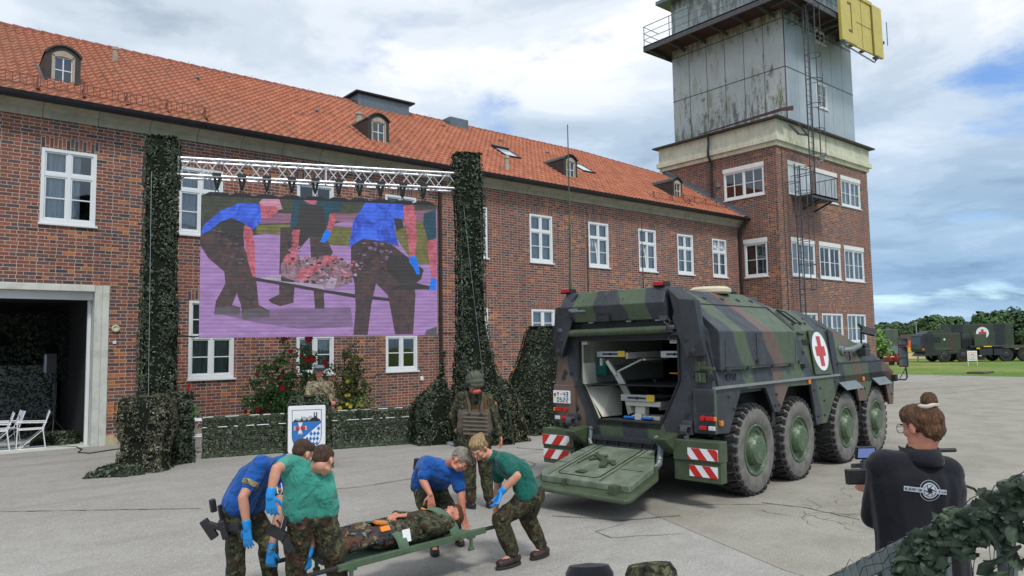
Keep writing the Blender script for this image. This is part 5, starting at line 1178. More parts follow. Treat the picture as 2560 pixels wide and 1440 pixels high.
mr = MB(); mr.add([(6.994,-.285,1.68),(6.994,-.135,1.68),(6.990,-.135,2.07),(6.990,-.285,2.07),(6.996,-.30,2.13),(6.996,-.135,2.13),(6.985,-.135,2.245),(6.985,-.30,2.245)], [(0,1,2,3),(4,5,6,7)]); mr.build('mirror_glass', M['mirror'], mo)

# ================================================================ people
DG = None
def remesh(mb, name, mat, parent, vox=.0065, smooth=6, disp=None, seed=0):
    me = bpy.data.meshes.new('tmp'); me.from_pydata(mb.v, [], mb.f)
    o = bpy.data.objects.new('tmp', me); COL.objects.link(o)
    r = o.modifiers.new('r', 'REMESH'); r.mode = 'VOXEL'; r.voxel_size = vox; r.adaptivity = 0
    s = o.modifiers.new('s', 'SMOOTH'); s.iterations = smooth; s.factor = .5
    bpy.context.view_layer.update(); dg = bpy.context.evaluated_depsgraph_get()
    m2 = bpy.data.meshes.new_from_object(o.evaluated_get(dg), depsgraph=dg); bpy.data.objects.remove(o); bpy.data.meshes.remove(me)
    m2.name = name; m2.materials.clear(); m2.materials.append(mat)
    if disp:
        amp, sc, st = disp; co = np.empty(len(m2.vertices)*3); m2.vertices.foreach_get('co', co); co = co.reshape(-1, 3)
        no = np.empty(len(m2.vertices)*3); m2.vertex_normals.foreach_get('vector', no); no = no.reshape(-1, 3)
        ax = st  # direction along which folds are stretched
        off = np.array([mnoise.noise(Vector(((p-ax*p.dot(ax)*.72)*sc)+Vector((seed*3.7, seed, 1)))) for p in map(Vector, co)])
        off2 = np.array([mnoise.noise(Vector((p*sc*2.3))+Vector((seed, 9, 4))) for p in map(Vector, co)])
        f = 1-np.abs(off)*2.2
        co = co + no*((f*.9+off2*.35)*amp)[:, None]; m2.vertices.foreach_set('co', co.ravel())
    m2.polygons.foreach_set('use_smooth', [True]*len(m2.polygons)); m2.update()
    ob = bpy.data.objects.new(name, m2); COL.objects.link(ob)
    if parent is not None: ob.parent = parent; ob.matrix_parent_inverse = Matrix.Translation(-parent.location)
    return ob
def cap(mb, p, q, r1, r2=None, n=12):
    p = Vector(p); q = Vector(q); r2 = r1 if r2 is None else r2
    mb.tube(p, q, r1, n, r2); mb.ball(p, r1, n, 8); mb.ball(q, r2, n, 8)
def ell(mb, F, c, r, n=14, m=10):
    b = MB(F); b.ball((0, 0, 0), 1, n, m); 
    base = len(mb.v); S = Matrix.Diagonal((r[0], r[1], r[2], 1)); T = F @ Matrix.Translation(c) @ S
    tmp = MB(T); tmp.ball((0, 0, 0), 1, n, m); mb.add(tmp.v, tmp.f)
def lerp(a, b, t): return Vector(a)*(1-t)+Vector(b)*t
def headF(c, fwd, up):
    f = Vector(fwd).normalized(); u = Vector(up); r = f.cross(u).normalized(); u = r.cross(f)
    Mx = Matrix((r, f, u)).transposed().to_4x4(); Mx.translation = Vector(c); return Mx
def head_parts(mb, F, fem=False):
    ell(mb, F, (0, -.012, .028), (.076, .096, .086)); ell(mb, F, (0, .022, -.035), (.060, .070, .070)); ell(mb, F, (0, .055, -.082), (.030, .028, .022))
    ell(mb, F, (0, .072, .012), (.050, .024, .022)); ell(mb, F, (0, .098, -.022), (.0125, .018, .020)); ell(mb, F, (0, .090, .004), (.009, .014, .028))
    ell(mb, F, (.040, .062, -.028), (.022, .022, .020)); ell(mb, F, (-.040, .062, -.028), (.022, .022, .020)); ell(mb, F, (0, .082, -.062), (.022, .014, .009))
    for s in (-1, 1): ell(mb, F, (s*.080, -.008, -.012), (.010, .020, .032)); ell(mb, F, (s*.050, .02, -.075), (.022, .045, .022))
def face_bits(F, par, name='face'):
    e = MB()
    for s in (-1, 1): ell(e, F, (s*.031, .080, -.002), (.0125, .009, .0065), 10, 6)
    o = e.build('eyes', plain('eye_white', (.7,.68,.65), .3, 0, .02, 3, 0), par, smooth='all'); o.matrix_parent_inverse = Matrix.Translation(-par.location)
    e = MB()
    for s in (-1, 1): ell(e, F, (s*.031, .0855, -.003), (.0062, .005, .0062), 8, 6); ell(e, F, (s*.032, .091, .018), (.018, .006, .0045), 8, 5)
    o = e.build('eyebrows', M['hairbrown'], par, smooth='all'); o.matrix_parent_inverse = Matrix.Translation(-par.location)
    e = MB(); ell(e, F, (0, .094, -.060), (.021, .007, .0045), 10, 6); ell(e, F, (0, .093, -.068), (.018, .007, .0045), 10, 6)
    o = e.build('lips', plain('lips', (.42,.16,.13), .5, 0, .05, 3, 0), par, smooth='all'); o.matrix_parent_inverse = Matrix.Translation(-par.location)
def hand(mb, wrist, d, n, curl=.35, thumb=1, sc=1.0, fat=1.0, spread=.10):
    """d: pointing direction of the fingers, n: direction the palm faces, thumb: side (+1 / -1 along d x n)"""
    d = Vector(d).normalized(); n = Vector(n); n = (n-d*n.dot(d)).normalized(); s = d.cross(n)*thumb
    W_ = Vector(wrist); L = .095*sc
    for k, off in enumerate((-.030, -.010, .010, .030)): cap(mb, W_+s*off*.6*sc+d*.012, W_+d*L+s*off*sc, .0155*sc*fat, .0125*sc*fat, 8)
    lens = ((.028,.020,.016), (.038,.026,.020), (.042,.028,.021), (.038,.026,.020))
    for (off, ls, cu) in zip((-.034, -.0115, .0115, .034), lens, (1.15, 1.05, 1.0, .9)):
        p = W_+d*L+s*off*sc; a = curl*cu*.6; dd = d+s*spread*off/.034
        for i, l in enumerate(ls):
            v = (dd.normalized()*math.cos(a)+n*math.sin(a)); q = p+v*l*sc; cap(mb, p, q, (.0098-.0009*i)*sc*fat, (.0092-.0010*i)*sc*fat, 8); p = q; a += curl*cu
    p = W_+d*.022*sc+s*.026*sc; v = (d*.62+s*.75+n*.25).normalized(); q = p+v*.045*sc; cap(mb, p, q, .0145*sc*fat, .0120*sc*fat, 8)
    v = (d*.85+s*(.35-curl*.3)+n*(.2+curl*.4)).normalized(); q2 = q+v*.032*sc; cap(mb, q, q2, .0115*sc*fat, .0100*sc*fat, 8); cap(mb, q2, q2+(v+n*curl*.4).normalized()*.025*sc, .0100*sc*fat, .0085*sc*fat, 8)
def torso(mb, J, k=0.0, low=0.0, wide=1.0, hipw=1.25):
    sL, sR, hL, hR = map(Vector, (J['sL'], J['sR'], J['hL'], J['hR'])); neck = Vector(J['neck'])
    cs = (sL+sR)/2; ch = (hL+hR)/2; dn = (ch-cs).normalized(); sw = (sR-sL); hw = (hR-hL); bw = Vector(J.get('bend', (0,0,0)))
    mid = (cs+ch)/2+bw
    for t, rr in ((.14, .088), (.36, .098), (.64, .098), (.86, .088)):
        a = sL+sw*t+dn*.06; b = mid+(sw*.80)*(t-.5)*wide; c = ch+(hw*hipw)*(t-.5)+dn*low
        cap(mb, a, b, rr+k, .088*wide+k, 12); cap(mb, b, c, .088*wide+k, .098+k, 12)
    cap(mb, sL+sw*.02, sR-sw*.02, .060+k*.9); cap(mb, lerp(cs, neck, .2), neck, .062+k*.3, .054+k*.2)
def limb(mb, pts, radii):
    for a, b, r1, r2 in zip(pts, pts[1:], radii, radii[1:]): cap(mb, a, b, r1, r2)
def person(J, label, loc, shirt=None, trous='fleck', sleeve=.62, hair=None, boots='bootb', gloves=(), skin='skin', hands=None, hl=None, cat='person', group=None, seed=1, face=True, collar=False, longs=False, cuffs=None, thick=1.0, hs=1.0, shirtname='shirt', hem=.07, vox=.0065, headdone=True):
    P = bpy.data.objects.new('person', None)
    root = thing('person', label, cat, loc, 0, group); bpy.data.objects.remove(P)
    F = headF(J['head'], J['face'], J['up']) @ Matrix.Scale(hs, 4)
    b = MB(); head_parts(b, F); nk = Vector(J['neck']); cap(b, F @ Vector((0, -.02, -.05)), nk, .052, .058)
    torso(b, J, -.004)
    for s in 'LR':
        sh, el, wr = J['s'+s], J['e'+s], J['w'+s]
        limb(b, [sh, lerp(sh, el, .45), el], [.056*thick, .050*thick, .040*thick]); limb(b, [el, lerp(el, wr, .3), wr], [.041*thick, .043*thick, .027*thick])
        h, k, a, t = J['h'+s], J['k'+s], J['a'+s], J['t'+s]
        limb(b, [h, k, lerp(k, a, .35), a], [.085, .056, .056, .036]); limb(b, [lerp(a, t, -.15), t], [.038, .030])
    hd = hands or {}
    for s in 'LR':
        if s in hd and s not in gloves: hand(b, J['w'+s], *hd[s])
    body = remesh(b, 'body', M[skin], root, vox, 3)
    if face: face_bits(F, root)
    for s in gloves:
        g = MB(); hand(g, J['w'+s], *hd[s], fat=1.12); d = (Vector(J['e'+s])-Vector(J['w'+s])).normalized(); cap(g, Vector(J['w'+s]), Vector(J['w'+s])+d*.045, .034, .037)
        remesh(g, 'glove', M['glove'], root, .0055, 2, (.0015, 40, Vector((0,0,1))), seed)
    if shirt:
        g = MB(); torso(g, J, .022, (-.06 if shirt.startswith('scrub') else hem), 1.10 if shirt.startswith('scrub') else 1.02, 1.75 if shirt.startswith('scrub') else 1.45)
        for s in 'LR':
            sh, el, wr = J['s'+s], J['e'+s], J['w'+s]
            if longs: limb(g, [sh, lerp(sh, el, .5), el, lerp(el, wr, .5), lerp(el, wr, .93)], [.070, .062, .055, .050, .040])
            else: limb(g, [sh, lerp(sh, el, sleeve*.6), lerp(sh, el, sleeve)], [.068, .070, .066])
        if collar: cap(g, nk, lerp(nk, F @ Vector((0,-.02,-.06)), .10), .058, .055)
        remesh(g, shirtname, M[shirt], root, .0085, 3, ((.009 if shirt.startswith('scrub') else .005), 5.5, (lerp(J['hL'], J['hR'], .5)-lerp(J['sL'], J['sR'], .5)).normalized().cross(Vector((.3,.5,.1))).normalized()), seed)
    if trous:
        g = MB(); hL, hR = Vector(J['hL']), Vector(J['hR']); cs = (Vector(J['sL'])+Vector(J['sR']))/2; ch = (hL+hR)/2; up = (cs-ch).normalized(); hw = hR-hL
        for t in (-.12, .2, .5, .8, 1.12): cap(g, hL+hw*t*.9+up*.13, hL+hw*t-up*.01, .090, .106)
        for s in 'LR':
            h, k, a = map(Vector, (J['h'+s], J['k'+s], J['a'+s]))
            limb(g, [h, lerp(h, k, .55), k], [.112, .098, .084]); limb(g, [k, lerp(k, a, .5), lerp(k, a, .86)], [.084, .080, .068])
            out = (h-ch).normalized(); dd = (k-h).normalized(); m_ = lerp(h, k, .68)+out*.062; cap(g, m_-dd*.06, m_+dd*.07, .052, .050)
        ax = (Vector(J['kL'])-Vector(J['hL'])).normalized().cross(Vector((.5,.6,.2))).normalized()
        remesh(g, 'trousers', M[trous], root, .009, 4, (.013, 6, ax), seed+3)
    if boots:
        for s in 'LR':
            g = MB(); k, a, t = map(Vector, (J['k'+s], J['a'+s], J['t'+s])); fd = (t-a); fd.z *= .3; fd.normalize(); 
            cap(g, lerp(k, a, .78), a, .052, .050); he = a-fd*.045; he = he+(t-a).normalized()*0; 
            lo = Vector((0, 0, -.035)) if J.get('flat', True) else Vector((0,0,0))
            cap(g, he+lo, a+fd*.06+lo*.8, .046, .046); cap(g, a+fd*.05+lo, t+lo*.2, .048, .040)
            side = fd.cross(Vector((0,0,1))).normalized()*.012; cap(g, a+fd*.06+lo+side, t+lo*.2+side, .040, .036); cap(g, a+fd*.06+lo-side, t+lo*.2-side, .040, .036)
            bo_ = remesh(g, 'boot', M[boots], root, .008, 3, (.002, 20, Vector((0,0,1))), seed)
            # flatten the sole and add a welt
            if J.get('flat', True):
                zmin = min((t.z, a.z-.09))-.0; me = bo_.data
                for v in me.vertices:
                    if v.co.z < .012: v.co.z = .012 if v.co.z > -.2 else v.co.z
                sl_ = MB(); pts = []
                for i in range(20):
                    an = 2*PI*i/20; L = (t-a).length*.5+.075; c0 = lerp(he, t, .5); c0.z = 0; sd = side.normalized(); pts.append(c0+Vector((fd.x,fd.y,0)).normalized()*L*math.cos(an)+sd*.052*math.sin(an)*(1+.12*math.cos(an))+Vector((0,0,.004)))
                sl_.prism(pts, (0,0,.028)); so_ = sl_.build('sole', M['rubber'], root, bevel=.006); so_.matrix_parent_inverse = Matrix.Translation(-root.location)
    if hair:
        g = MB(); mat, items = hair[0], hair[1]
        for it_ in items:
            if it_[0] == 'e': ell(g, F, it_[1], it_[2])
            else: cap(g, F @ Vector(it_[1]), F @ Vector(it_[2]), it_[3], it_[4])
        remesh(g, 'hair', M[mat], root, .006, 1, (.004 if len(hair) < 3 else hair[2], 45 if len(hair) < 4 else hair[3], F.to_3x3() @ Vector((0, .3, 1)).normalized()), seed)
    return root, F
def add_parts(root, mb, name, mat, **k):
    for o in mb.parts(name, M[mat], root, **k): o.matrix_parent_inverse = Matrix.Translation(-root.location)
def add_part(root, mb, name, mat, **k):
    o = mb.build(name, mat if not isinstance(mat, str) else M[mat], root, **k); o.matrix_parent_inverse = Matrix.Translation(-root.location); return o
SHORT = [('e', (0,-.020,.050), (.080,.098,.074)), ('e', (0,-.050,.012), (.073,.056,.058)), ('e', (0,.045,.082), (.062,.045,.035))]
# ---- blonde carrier, right end of the stretcher
JF = dict(head=(4.611,6.123,1.192), face=(-.62,-.35,-.45), up=(-.55,-.2,.8), neck=(4.759,6.073,1.104), sL=(4.755,5.870,1.086), sR=(4.945,6.214,1.028), eL=(4.753,5.676,.950), wL=(4.634,5.792,.790), eR=(4.939,6.220,.754), wR=(4.881,6.186,.547),
  hL=(5.009,5.776,.704), hR=(5.211,5.951,.667), kL=(4.727,5.928,.483), aL=(4.886,5.913,.107), tL=(4.706,5.911,.064), kR=(5.138,5.982,.441), aR=(5.318,5.946,.093), tR=(5.181,5.933,.055), bend=(0.02,.0,.05))
pf, Ff = person(JF, 'bearer with blonde ponytail and dark green scrub shirt bending at the stretcher\'s right end', (5.098,5.999,.000), 'scrubdark', 'fleckred', .66,
   ('hairblond', SHORT+[('e',(0,-.02,.055),(.086,.103,.078)), ('c',(0,-.105,.045),(0,-.125,.06),.030,.034), ('c',(0,-.125,.06),(.01,-.135,-.02),.036,.032), ('c',(.01,-.135,-.02),(.02,-.10,-.09),.030,.020), ('c',(0,-.12,.05),(-.03,-.12,-.06),.028,.016), ('c',(.07,.03,.0),(.075,.03,-.07),.012,.006)], .006, 55),
   'boot', ('L',), hands={'L': ((-.45,-.1,-.8),(-.6,.2,.1),.55,1), 'R': ((-.1,-.1,-1),(-.4,-.9,0),1.0,-1)}, seed=2)
# ---- blue carrier supporting the patient's head
JD = dict(head=(4.510,6.311,1.065), face=(.25,-.62,-.70), up=(.45,-.55,.60), neck=(4.515,6.522,1.000), sR=(4.356,6.681,1.000), sL=(4.554,6.447,.912), eR=(4.275,6.659,.841), wR=(4.287,6.533,.712), eL=(4.553,6.362,.716), wL=(4.545,6.312,.512),
  hR=(4.481,6.996,.732), hL=(4.638,6.970,.715), kR=(4.389,6.753,.532), aR=(4.584,6.914,.045), tR=(4.485,6.750,.029), kL=(4.630,6.742,.467), aL=(5.012,7.044,.022), tL=(4.920,6.885,.016), bend=(0,0,.07))
pd_, Fd = person(JD, 'bearer with short grey-blond hair and blue scrub shirt, one hand on a knee', (4.605,6.759,.000), 'scrubblue', 'fleck', .72,
   ('hairgrey', SHORT+[('e',(0,.05,.085),(.060,.05,.035)), ('e',(0,.0,.10),(.06,.07,.035))], .011, 48), 'bootb', (), hands={'R': ((.05,-.1,-1),(.3,.9,0),.25,-1), 'L': ((.1,-.2,-1),(.2,-.9,-.2),.4,1)}, seed=4, skin='skinred')
g = MB(); a_, b_ = Vector(JD['hR']), Vector((4.369,6.941,.904)); g.beam(b_, Vector((4.374,6.923,1.031)), .045, .06); g.beam(b_+Vector((0,0,-.02)), a_+Vector((-.08,-.03,.0)), .06, .05); add_part(pd_, g, 'holster', 'black', bevel=.01)
# ---- blue carrier, left
JB = dict(head=(2.749,6.224,1.325), face=(.78,.25,-.42), up=(.45,.1,.85), neck=(2.676,6.355,1.263), sR=(2.402,6.297,1.259), sL=(2.683,6.622,1.154), eR=(2.228,6.231,1.020), wR=(2.258,6.205,.775), eL=(2.633,6.436,.832), wL=(2.504,6.314,.512),
  hR=(2.268,6.553,.868), hL=(2.479,6.775,.801), kR=(2.274,6.499,.572), aR=(2.317,6.637,.151), tR=(2.355,6.507,.090), kL=(2.587,6.608,.529), aL=(2.684,6.751,.125), tL=(2.730,6.640,.077), bend=(0,0,.07))
pb, Fb = person(JB, 'blue-shirted bearer with blue gloves and thigh holster bending at the stretcher\'s left end', (2.502,6.733,.000), 'scrubblue', 'fleck', .60,
   ('hairshort', SHORT, .003, 60), 'bootb', ('R','L'), hands={'R': ((.05,0,-1),(.8,.5,0),.22,-1), 'L': ((-.05,-.1,-1),(.6,.6,0),1.15,1)}, seed=6)
g = MB()
for s, e in (('R', 'R'),): 
    sh, el = Vector(JB['sR']), Vector(JB['eR']); c = lerp(sh, el, .60); d = (el-sh).normalized(); g.lathe([(.069,-.02),(.076,-.01),(.075,.02),(.066,.028)], c, d, 18)
c = lerp(JB['sL'], JB['eL'], .60); g.lathe([(.069,-.02),(.076,-.01),(.075,.02),(.066,.028)], c, (Vector(JB['eL'])-Vector(JB['sL'])).normalized(), 18)
add_part(pb, g, 'sleeve_cuff', 'tropen', smooth=True)
g = MB(); h0 = Vector((2.095,6.433,.762)); R1 = Matrix.Rotation(.2, 3, 'Z')
g.beam(Vector((1.997,6.508,.824)), Vector((2.081,6.454,.672)), .05, .07); g.beam(Vector((2.030,6.485,.790)), Vector((2.140,6.397,.748)), .04, .05); g.beam(Vector((2.124,6.443,.815)), Vector((2.164,6.425,.662)), .10, .055); g.beam(Vector((2.152,6.454,.735)), Vector((2.241,6.325,.763)), .05, .06); g.beam(Vector((2.120,6.486,.935)), Vector((2.139,6.458,.793)), .045, .02)
g.beam(Vector((2.098,6.606,.967)), Vector((2.115,6.603,.857)), .05, .05); add_part(pb, g, 'thigh_holster', 'black', bevel=.012)
g = MB(); c = Vector(JB['wR']); 
w_ = lerp(JB['eL'], JB['wL'], .93); dw = (Vector(JB['wL'])-Vector(JB['eL'])).normalized(); g.lathe([(.033,-.012),(.036,-.012),(.036,.012),(.033,.012)], w_, dw, 16); g.ball(w_+Vector((-.01,-.036,0)), .018, sc=(1,.5,1)); add_part(pb, g, 'wristwatch', 'galv', smooth=True)
g = MB(); g.path([(2.551,6.216,1.095), (2.529,6.134,1.052), (2.509,6.128,1.012), (2.490,6.142,1.033), (2.503,6.192,1.081)], .004, 5); add_part(pb, g, 'stethoscope_tube', 'wsign', smooth=True)
# ---- green carrier seen from behind
JC = dict(head=(2.697,5.706,1.325), face=(.62,.50,-.55), up=(.30,.35,.85), neck=(2.661,5.795,1.254), sL=(2.463,5.849,1.309), sR=(2.748,5.782,1.179), eL=(2.315,5.739,1.301), wL=(2.253,5.706,1.103), eR=(2.819,6.022,.808), wR=(2.665,5.917,.529),
  hL=(2.572,5.855,.875), hR=(2.763,5.855,.858), kL=(2.577,5.939,.529), aL=(2.622,6.070,.145), tL=(2.601,5.908,.119), kR=(2.870,5.879,.518), aR=(3.006,6.001,.129), tR=(2.998,5.880,.100), bend=(0.0,-.02,.06))
pc, Fc_ = person(JC, 'bearer in pale green scrub shirt seen from behind at the left end of the stretcher', (2.846,6.149,.000), 'scrubgreen', 'fleckred', .40,
   ('hairshort', SHORT+[('e',(0,-.01,.085),(.055,.07,.035))], .005, 60), 'bootb', ('L','R'), hands={'L': ((.12,0,-1),(.5,.7,0),.45,1), 'R': ((0,0,-1),(-.4,.8,0),1.1,-1)}, seed=8)
g = MB(); g.beam(Vector((2.306,5.860,.815)), Vector((2.411,5.793,.747)), .07, .07); g.beam(Vector((2.389,5.835,.781)), Vector((2.472,5.807,.626)), .09, .06); g.beam(Vector((2.432,5.813,.904)), Vector((2.403,5.822,.781)), .05, .03); g.path([(2.357,5.825,.882),(2.370,5.791,.855),(2.371,5.793,.816),(2.347,5.814,.811),(2.344,5.840,.844)], .010, 6); add_part(pc, g, 'thigh_holster', 'black', bevel=.012)
# ---- stretcher and patient
SA, SB = Vector((2.575,5.738,.460)), Vector((4.674,5.954,.408)); SA.z = SB.z = .42
sx = (SB-SA); SL = sx.length; sx.normalize(); sy = Vector((0,0,1)).cross(sx)
FS = frame(SA, sx, sy); 
st = thing('stretcher', 'green folding field stretcher carried low with two green straps', 'stretcher', tuple(SA+sx*SL*.5))
g = MB(FS)
for w in (0, .56): g.box(.28, SL-.13, w-.018, w+.018, -.035, .022); 
o = add_part(st, g, 'side_rail', 'stretch', bevel=.006)
g = MB(FS)
for w in (0, .56): g.tube((0,w,0), (.3,w,0), .019, 10); g.tube((SL-.15,w,0), (SL,w,0), .019, 10)
add_parts(st, g, 'handle', 'rubber', smooth=True)
g = MB(FS); n = 12; vs = []
for i in range(n+1):
    for j in range(7): w = .02+.52*j/6; vs.append((.3+(SL-.48)*i/n, w, .015-.05*math.sin(PI*j/6)))
g.add(vs, [(i*7+j, (i+1)*7+j, (i+1)*7+j+1, i*7+j+1) for i in range(n) for j in range(6)]); add_part(st, g, 'canvas_bed', 'webgreen', smooth='all')
g = MB(FS)
for x in (.42, SL-.32):
    for w in (0, .56): g.box(x-.015, x+.015, w-.012, w+.012, -.15, -.03); g.box(x-.045, x+.05, w-.015, w+.015, -.055, -.03); g.tube((x-.03, w, -.15), (x+.03, w, -.15), .02, 8)
    g.box(x-.012, x+.012, 0, .56, -.06, -.04)
add_parts(st, g, 'foot', 'stretch', bevel=.004)
def strap(x0, x1, hgt, name):
    g = MB(FS); vs = []; n = 14
    for i in range(n+1):
        t_ = i/n; w = -.022+.604*t_; z = -.02+hgt*math.sin(PI*t_)**.55; xx = x0+(x1-x0)*t_
        vs += [(xx-.055, w, z), (xx+.055, w, z+.004)]
    g.add(vs, [(2*i, 2*i+1, 2*i+3, 2*i+2) for i in range(n)]); o = add_part(st, g, name, 'webgreen', smooth='all'); so2 = o.modifiers.new('s', 'SOLIDIFY'); so2.thickness = .005; return o
strap(SL-.52, SL-.62, .255, 'strap'); strap(.98, .80, .25, 'strap')
def S3(t, w, z): return tuple(FS @ Vector((t, w, z)))
T0 = SL-.10
JG = dict(head=S3(T0-.20,.30,.115), face=tuple((sx*-.25+Vector((0,0,1))).normalized()), up=tuple(sx), neck=S3(T0-.37,.28,.085), sR=S3(T0-.44,.47,.10), sL=S3(T0-.44,.09,.10), eR=S3(T0-.70,.55,.15), wR=S3(T0-.86,.36,.235), eL=S3(T0-.72,.02,.14), wL=S3(T0-.83,.21,.245),
  hR=S3(T0-.95,.37,.10), hL=S3(T0-.95,.19,.10), kR=S3(T0-1.36,.40,.13), aR=S3(T0-1.76,.38,.09), tR=S3(T0-1.80,.42,.24), kL=S3(T0-1.36,.17,.13), aL=S3(T0-1.76,.18,.09), tL=S3(T0-1.80,.12,.24), flat=False)
pg, Fg = person(JG, 'patient in camouflage uniform lying on the stretcher with hands folded on the stomach', tuple(SA+sx*SL*.45+sy*.28), 'fleck', 'fleckblue', .6, ('hairbrown', SHORT, .003, 60), 'bootb', (), hands={'R': (tuple(-sx*.8-sy*.6),(0,0,-1),.35,1), 'L': (tuple(-sx*.8+sy*.5),(0,0,-1),.35,-1)}, seed=10, longs=True, skin='skinred', collar=True)
g = MB(FS); g.rbox((T0-.50,.36,.215), (.09,.05,.02), Matrix.Rotation(.5,3,'Y')); g.rbox((.86,.20,.235), (.12,.05,.03), Matrix.Rotation(.2,3,'Y')); g.rbox((.84,.10,.20), (.10,.05,.02), Matrix.Rotation(.9,3,'X')); add_parts(st, g, 'orange_buckle_tab', 'orange', bevel=.006)
g = MB(FS); g.rbox((T0-.98,.035,.115), (.085,.006,.11), Matrix.Rotation(-.25,3,'X')); add_part(pg, g, 'paper_tag', 'wsign')
# ---- soldier with helmet and vest
DE = 10.1
JE = dict(head=(6.023,8.062,1.751), face=(.25,.95,-.15), up=(0,.1,1), neck=(6.095,8.171,1.624), sL=(5.954,8.297,1.544), sR=(6.275,8.098,1.518), eL=(5.886,8.406,1.285), wL=(6.110,8.541,1.081), eR=(6.339,8.006,1.250), wR=(6.376,7.961,1.005),
  hL=(6.052,8.274,.970), hR=(6.240,8.183,.960), kL=(6.087,8.292,.501), aL=(6.150,8.348,.077), tL=(6.118,8.288,.031), kR=(6.319,8.232,.480), aR=(6.377,8.223,.090), tR=(6.459,8.294,.001))
JE['tL'] = tuple(Vector(JE['aL'])+Vector((.0,.15,-.03))); JE['tR'] = tuple(Vector(JE['aR'])+Vector((.10,.13,-.03)))
pe, Fe = person(JE, 'soldier seen from behind in olive helmet and grey-brown armoured vest, standing', (6.180,8.187,.000), 'fleck', 'fleck', .6, None, 'bootb', (), hands={'R': ((.05,0,-1),(-.9,.2,0),.5,-1), 'L': ((.4,.8,-.1),(0,0,-1),.9,1)}, seed=12, longs=True, skin='skinred')
g = MB(); ell(g, Fe, (0,-.01,.052), (.118,.138,.104)); ell(g, Fe, (0,-.03,.0), (.120,.125,.062)); ell(g, Fe, (0,-.085,-.045), (.100,.05,.045)); remesh(g, 'helmet', M['helmet'] if 'helmet' in M else plain('helmet_olive', (.085,.090,.062), .75, 0, .2, 9), pe, .008, 3)
g = MB()
for k in (-.055, -.02, .02, .055): g.path([Fe @ Vector((k*1.5, -.012+.148*math.sin(a)*(1-abs(k)*1.5), .052+.112*math.cos(a)*(1-abs(k)*2.2))) for a in [math.radians(-80+i*16) for i in range(11)]], .004, 4)
add_part(pe, g, 'helmet_seam', plain('helmet_strap', (.17,.17,.12), .8), smooth=True)
g = MB()
for s in (-1, 1): ell(g, Fe, (s*.118,-.005,-.015), (.030,.045,.055))
add_part(pe, g, 'ear_protector', 'black', smooth='all')
g = MB(); ell(g, Fe, (0,-.045,-.125), (.062,.05,.035)); add_part(pe, g, 'red_neckerchief', plain('pink_red_cloth', (.62,.13,.11), .8), smooth='all')
def vest(J, root, y, name, m, k):
    g = MB(); J2 = dict(J); sL, sR, hL, hR = map(Vector, (J['sL'], J['sR'], J['hL'], J['hR'])); dn = ((hL+hR)/2-(sL+sR)/2)
    a, b = y
    for t in (.20, .40, .60, .80):
        p = sL+(sR-sL)*t; q = p+dn*b; p = p+dn*a; cap(g, p, q, .112+k, .118+k)
    return remesh(g, name, M[m], root, .009, 2, (.006, 7, Vector((1,0,0))), 3)
vest(JE, pe, (.10, .42), 'vest_lining', 'vestbrown', .0); vest(JE, pe, (.34, .74), 'armour_vest', 'vest', .016)
cs_ = lerp(JE['sL'], JE['sR'], .5); bk_ = Vector((-.62,-.77,0)).normalized(); acr = (Vector(JE['sR'])-Vector(JE['sL'])).normalized(); bk_ = Vector((acr.y,-acr.x,0)).normalized()
g = MB()
for s in (-1, 1):
    p0 = cs_+acr*.115*s+Vector((0,0,.075)); g.path([p0, cs_+acr*.110*s+bk_*.115+Vector((0,0,.03)), cs_+acr*.085*s+bk_*.150+Vector((0,0,-.10)), cs_+acr*.08*s+bk_*.158+Vector((0,0,-.2))], .020, 6)
add_part(pe, g, 'vest_strap', 'vest', smooth=True)
g = MB()
for k in range(6): z = -.20-k*.055; g.beam(cs_+acr*-.17+bk_*.150+Vector((0,0,z)), cs_+acr*.17+bk_*.150+Vector((0,0,z)), .012, .022)
add_part(pe, g, 'webbing_band', plain('vest_webbing', (.15,.125,.095), .85))
g = MB(); ch_ = lerp(JE['hL'], JE['hR'], .5)+Vector((0,0,.075)); g.lathe([(.165,-.028),(.17,-.02),(.17,.02),(.165,.028)], ch_, (0,0,1), 24); bt = add_part(pe, g, 'belt', plain('brown_belt', (.13,.055,.03), .7), smooth=True)
g = MB(); g.beam(Vector(JE['wL'])+Vector((-.05,-.05,.25)), Vector(JE['wL'])+Vector((-.03,-.02,-.45)), .05, .06); g.beam(Vector(JE['wL'])+Vector((-.05,-.04,.05)), Vector(JE['wL'])+Vector((.12,.02,-.02)), .04, .06)
rf_ = g.build('assault_rifle', M['black'], None, bevel=.01); tag(rf_, 'black rifle hanging at the helmeted soldier\'s left side', 'rifle')
g = MB(); sl2 = Vector(JE['sR']); g.box(sl2.x+.03, sl2.x+.09, sl2.y-.075, sl2.y-.06, sl2.z-.09, sl2.z-.05); add_part(pe, g, 'flag_patch', 'orange')
g = MB(); g.rbox(lerp(JE['sR'], JE['eR'], .55)+Vector((.055,-.03,0)), (.02,.11,.14), Matrix.Rotation(-.6,3,'Z')); add_part(pe, g, 'sleeve_pocket', 'vest', bevel=.006)
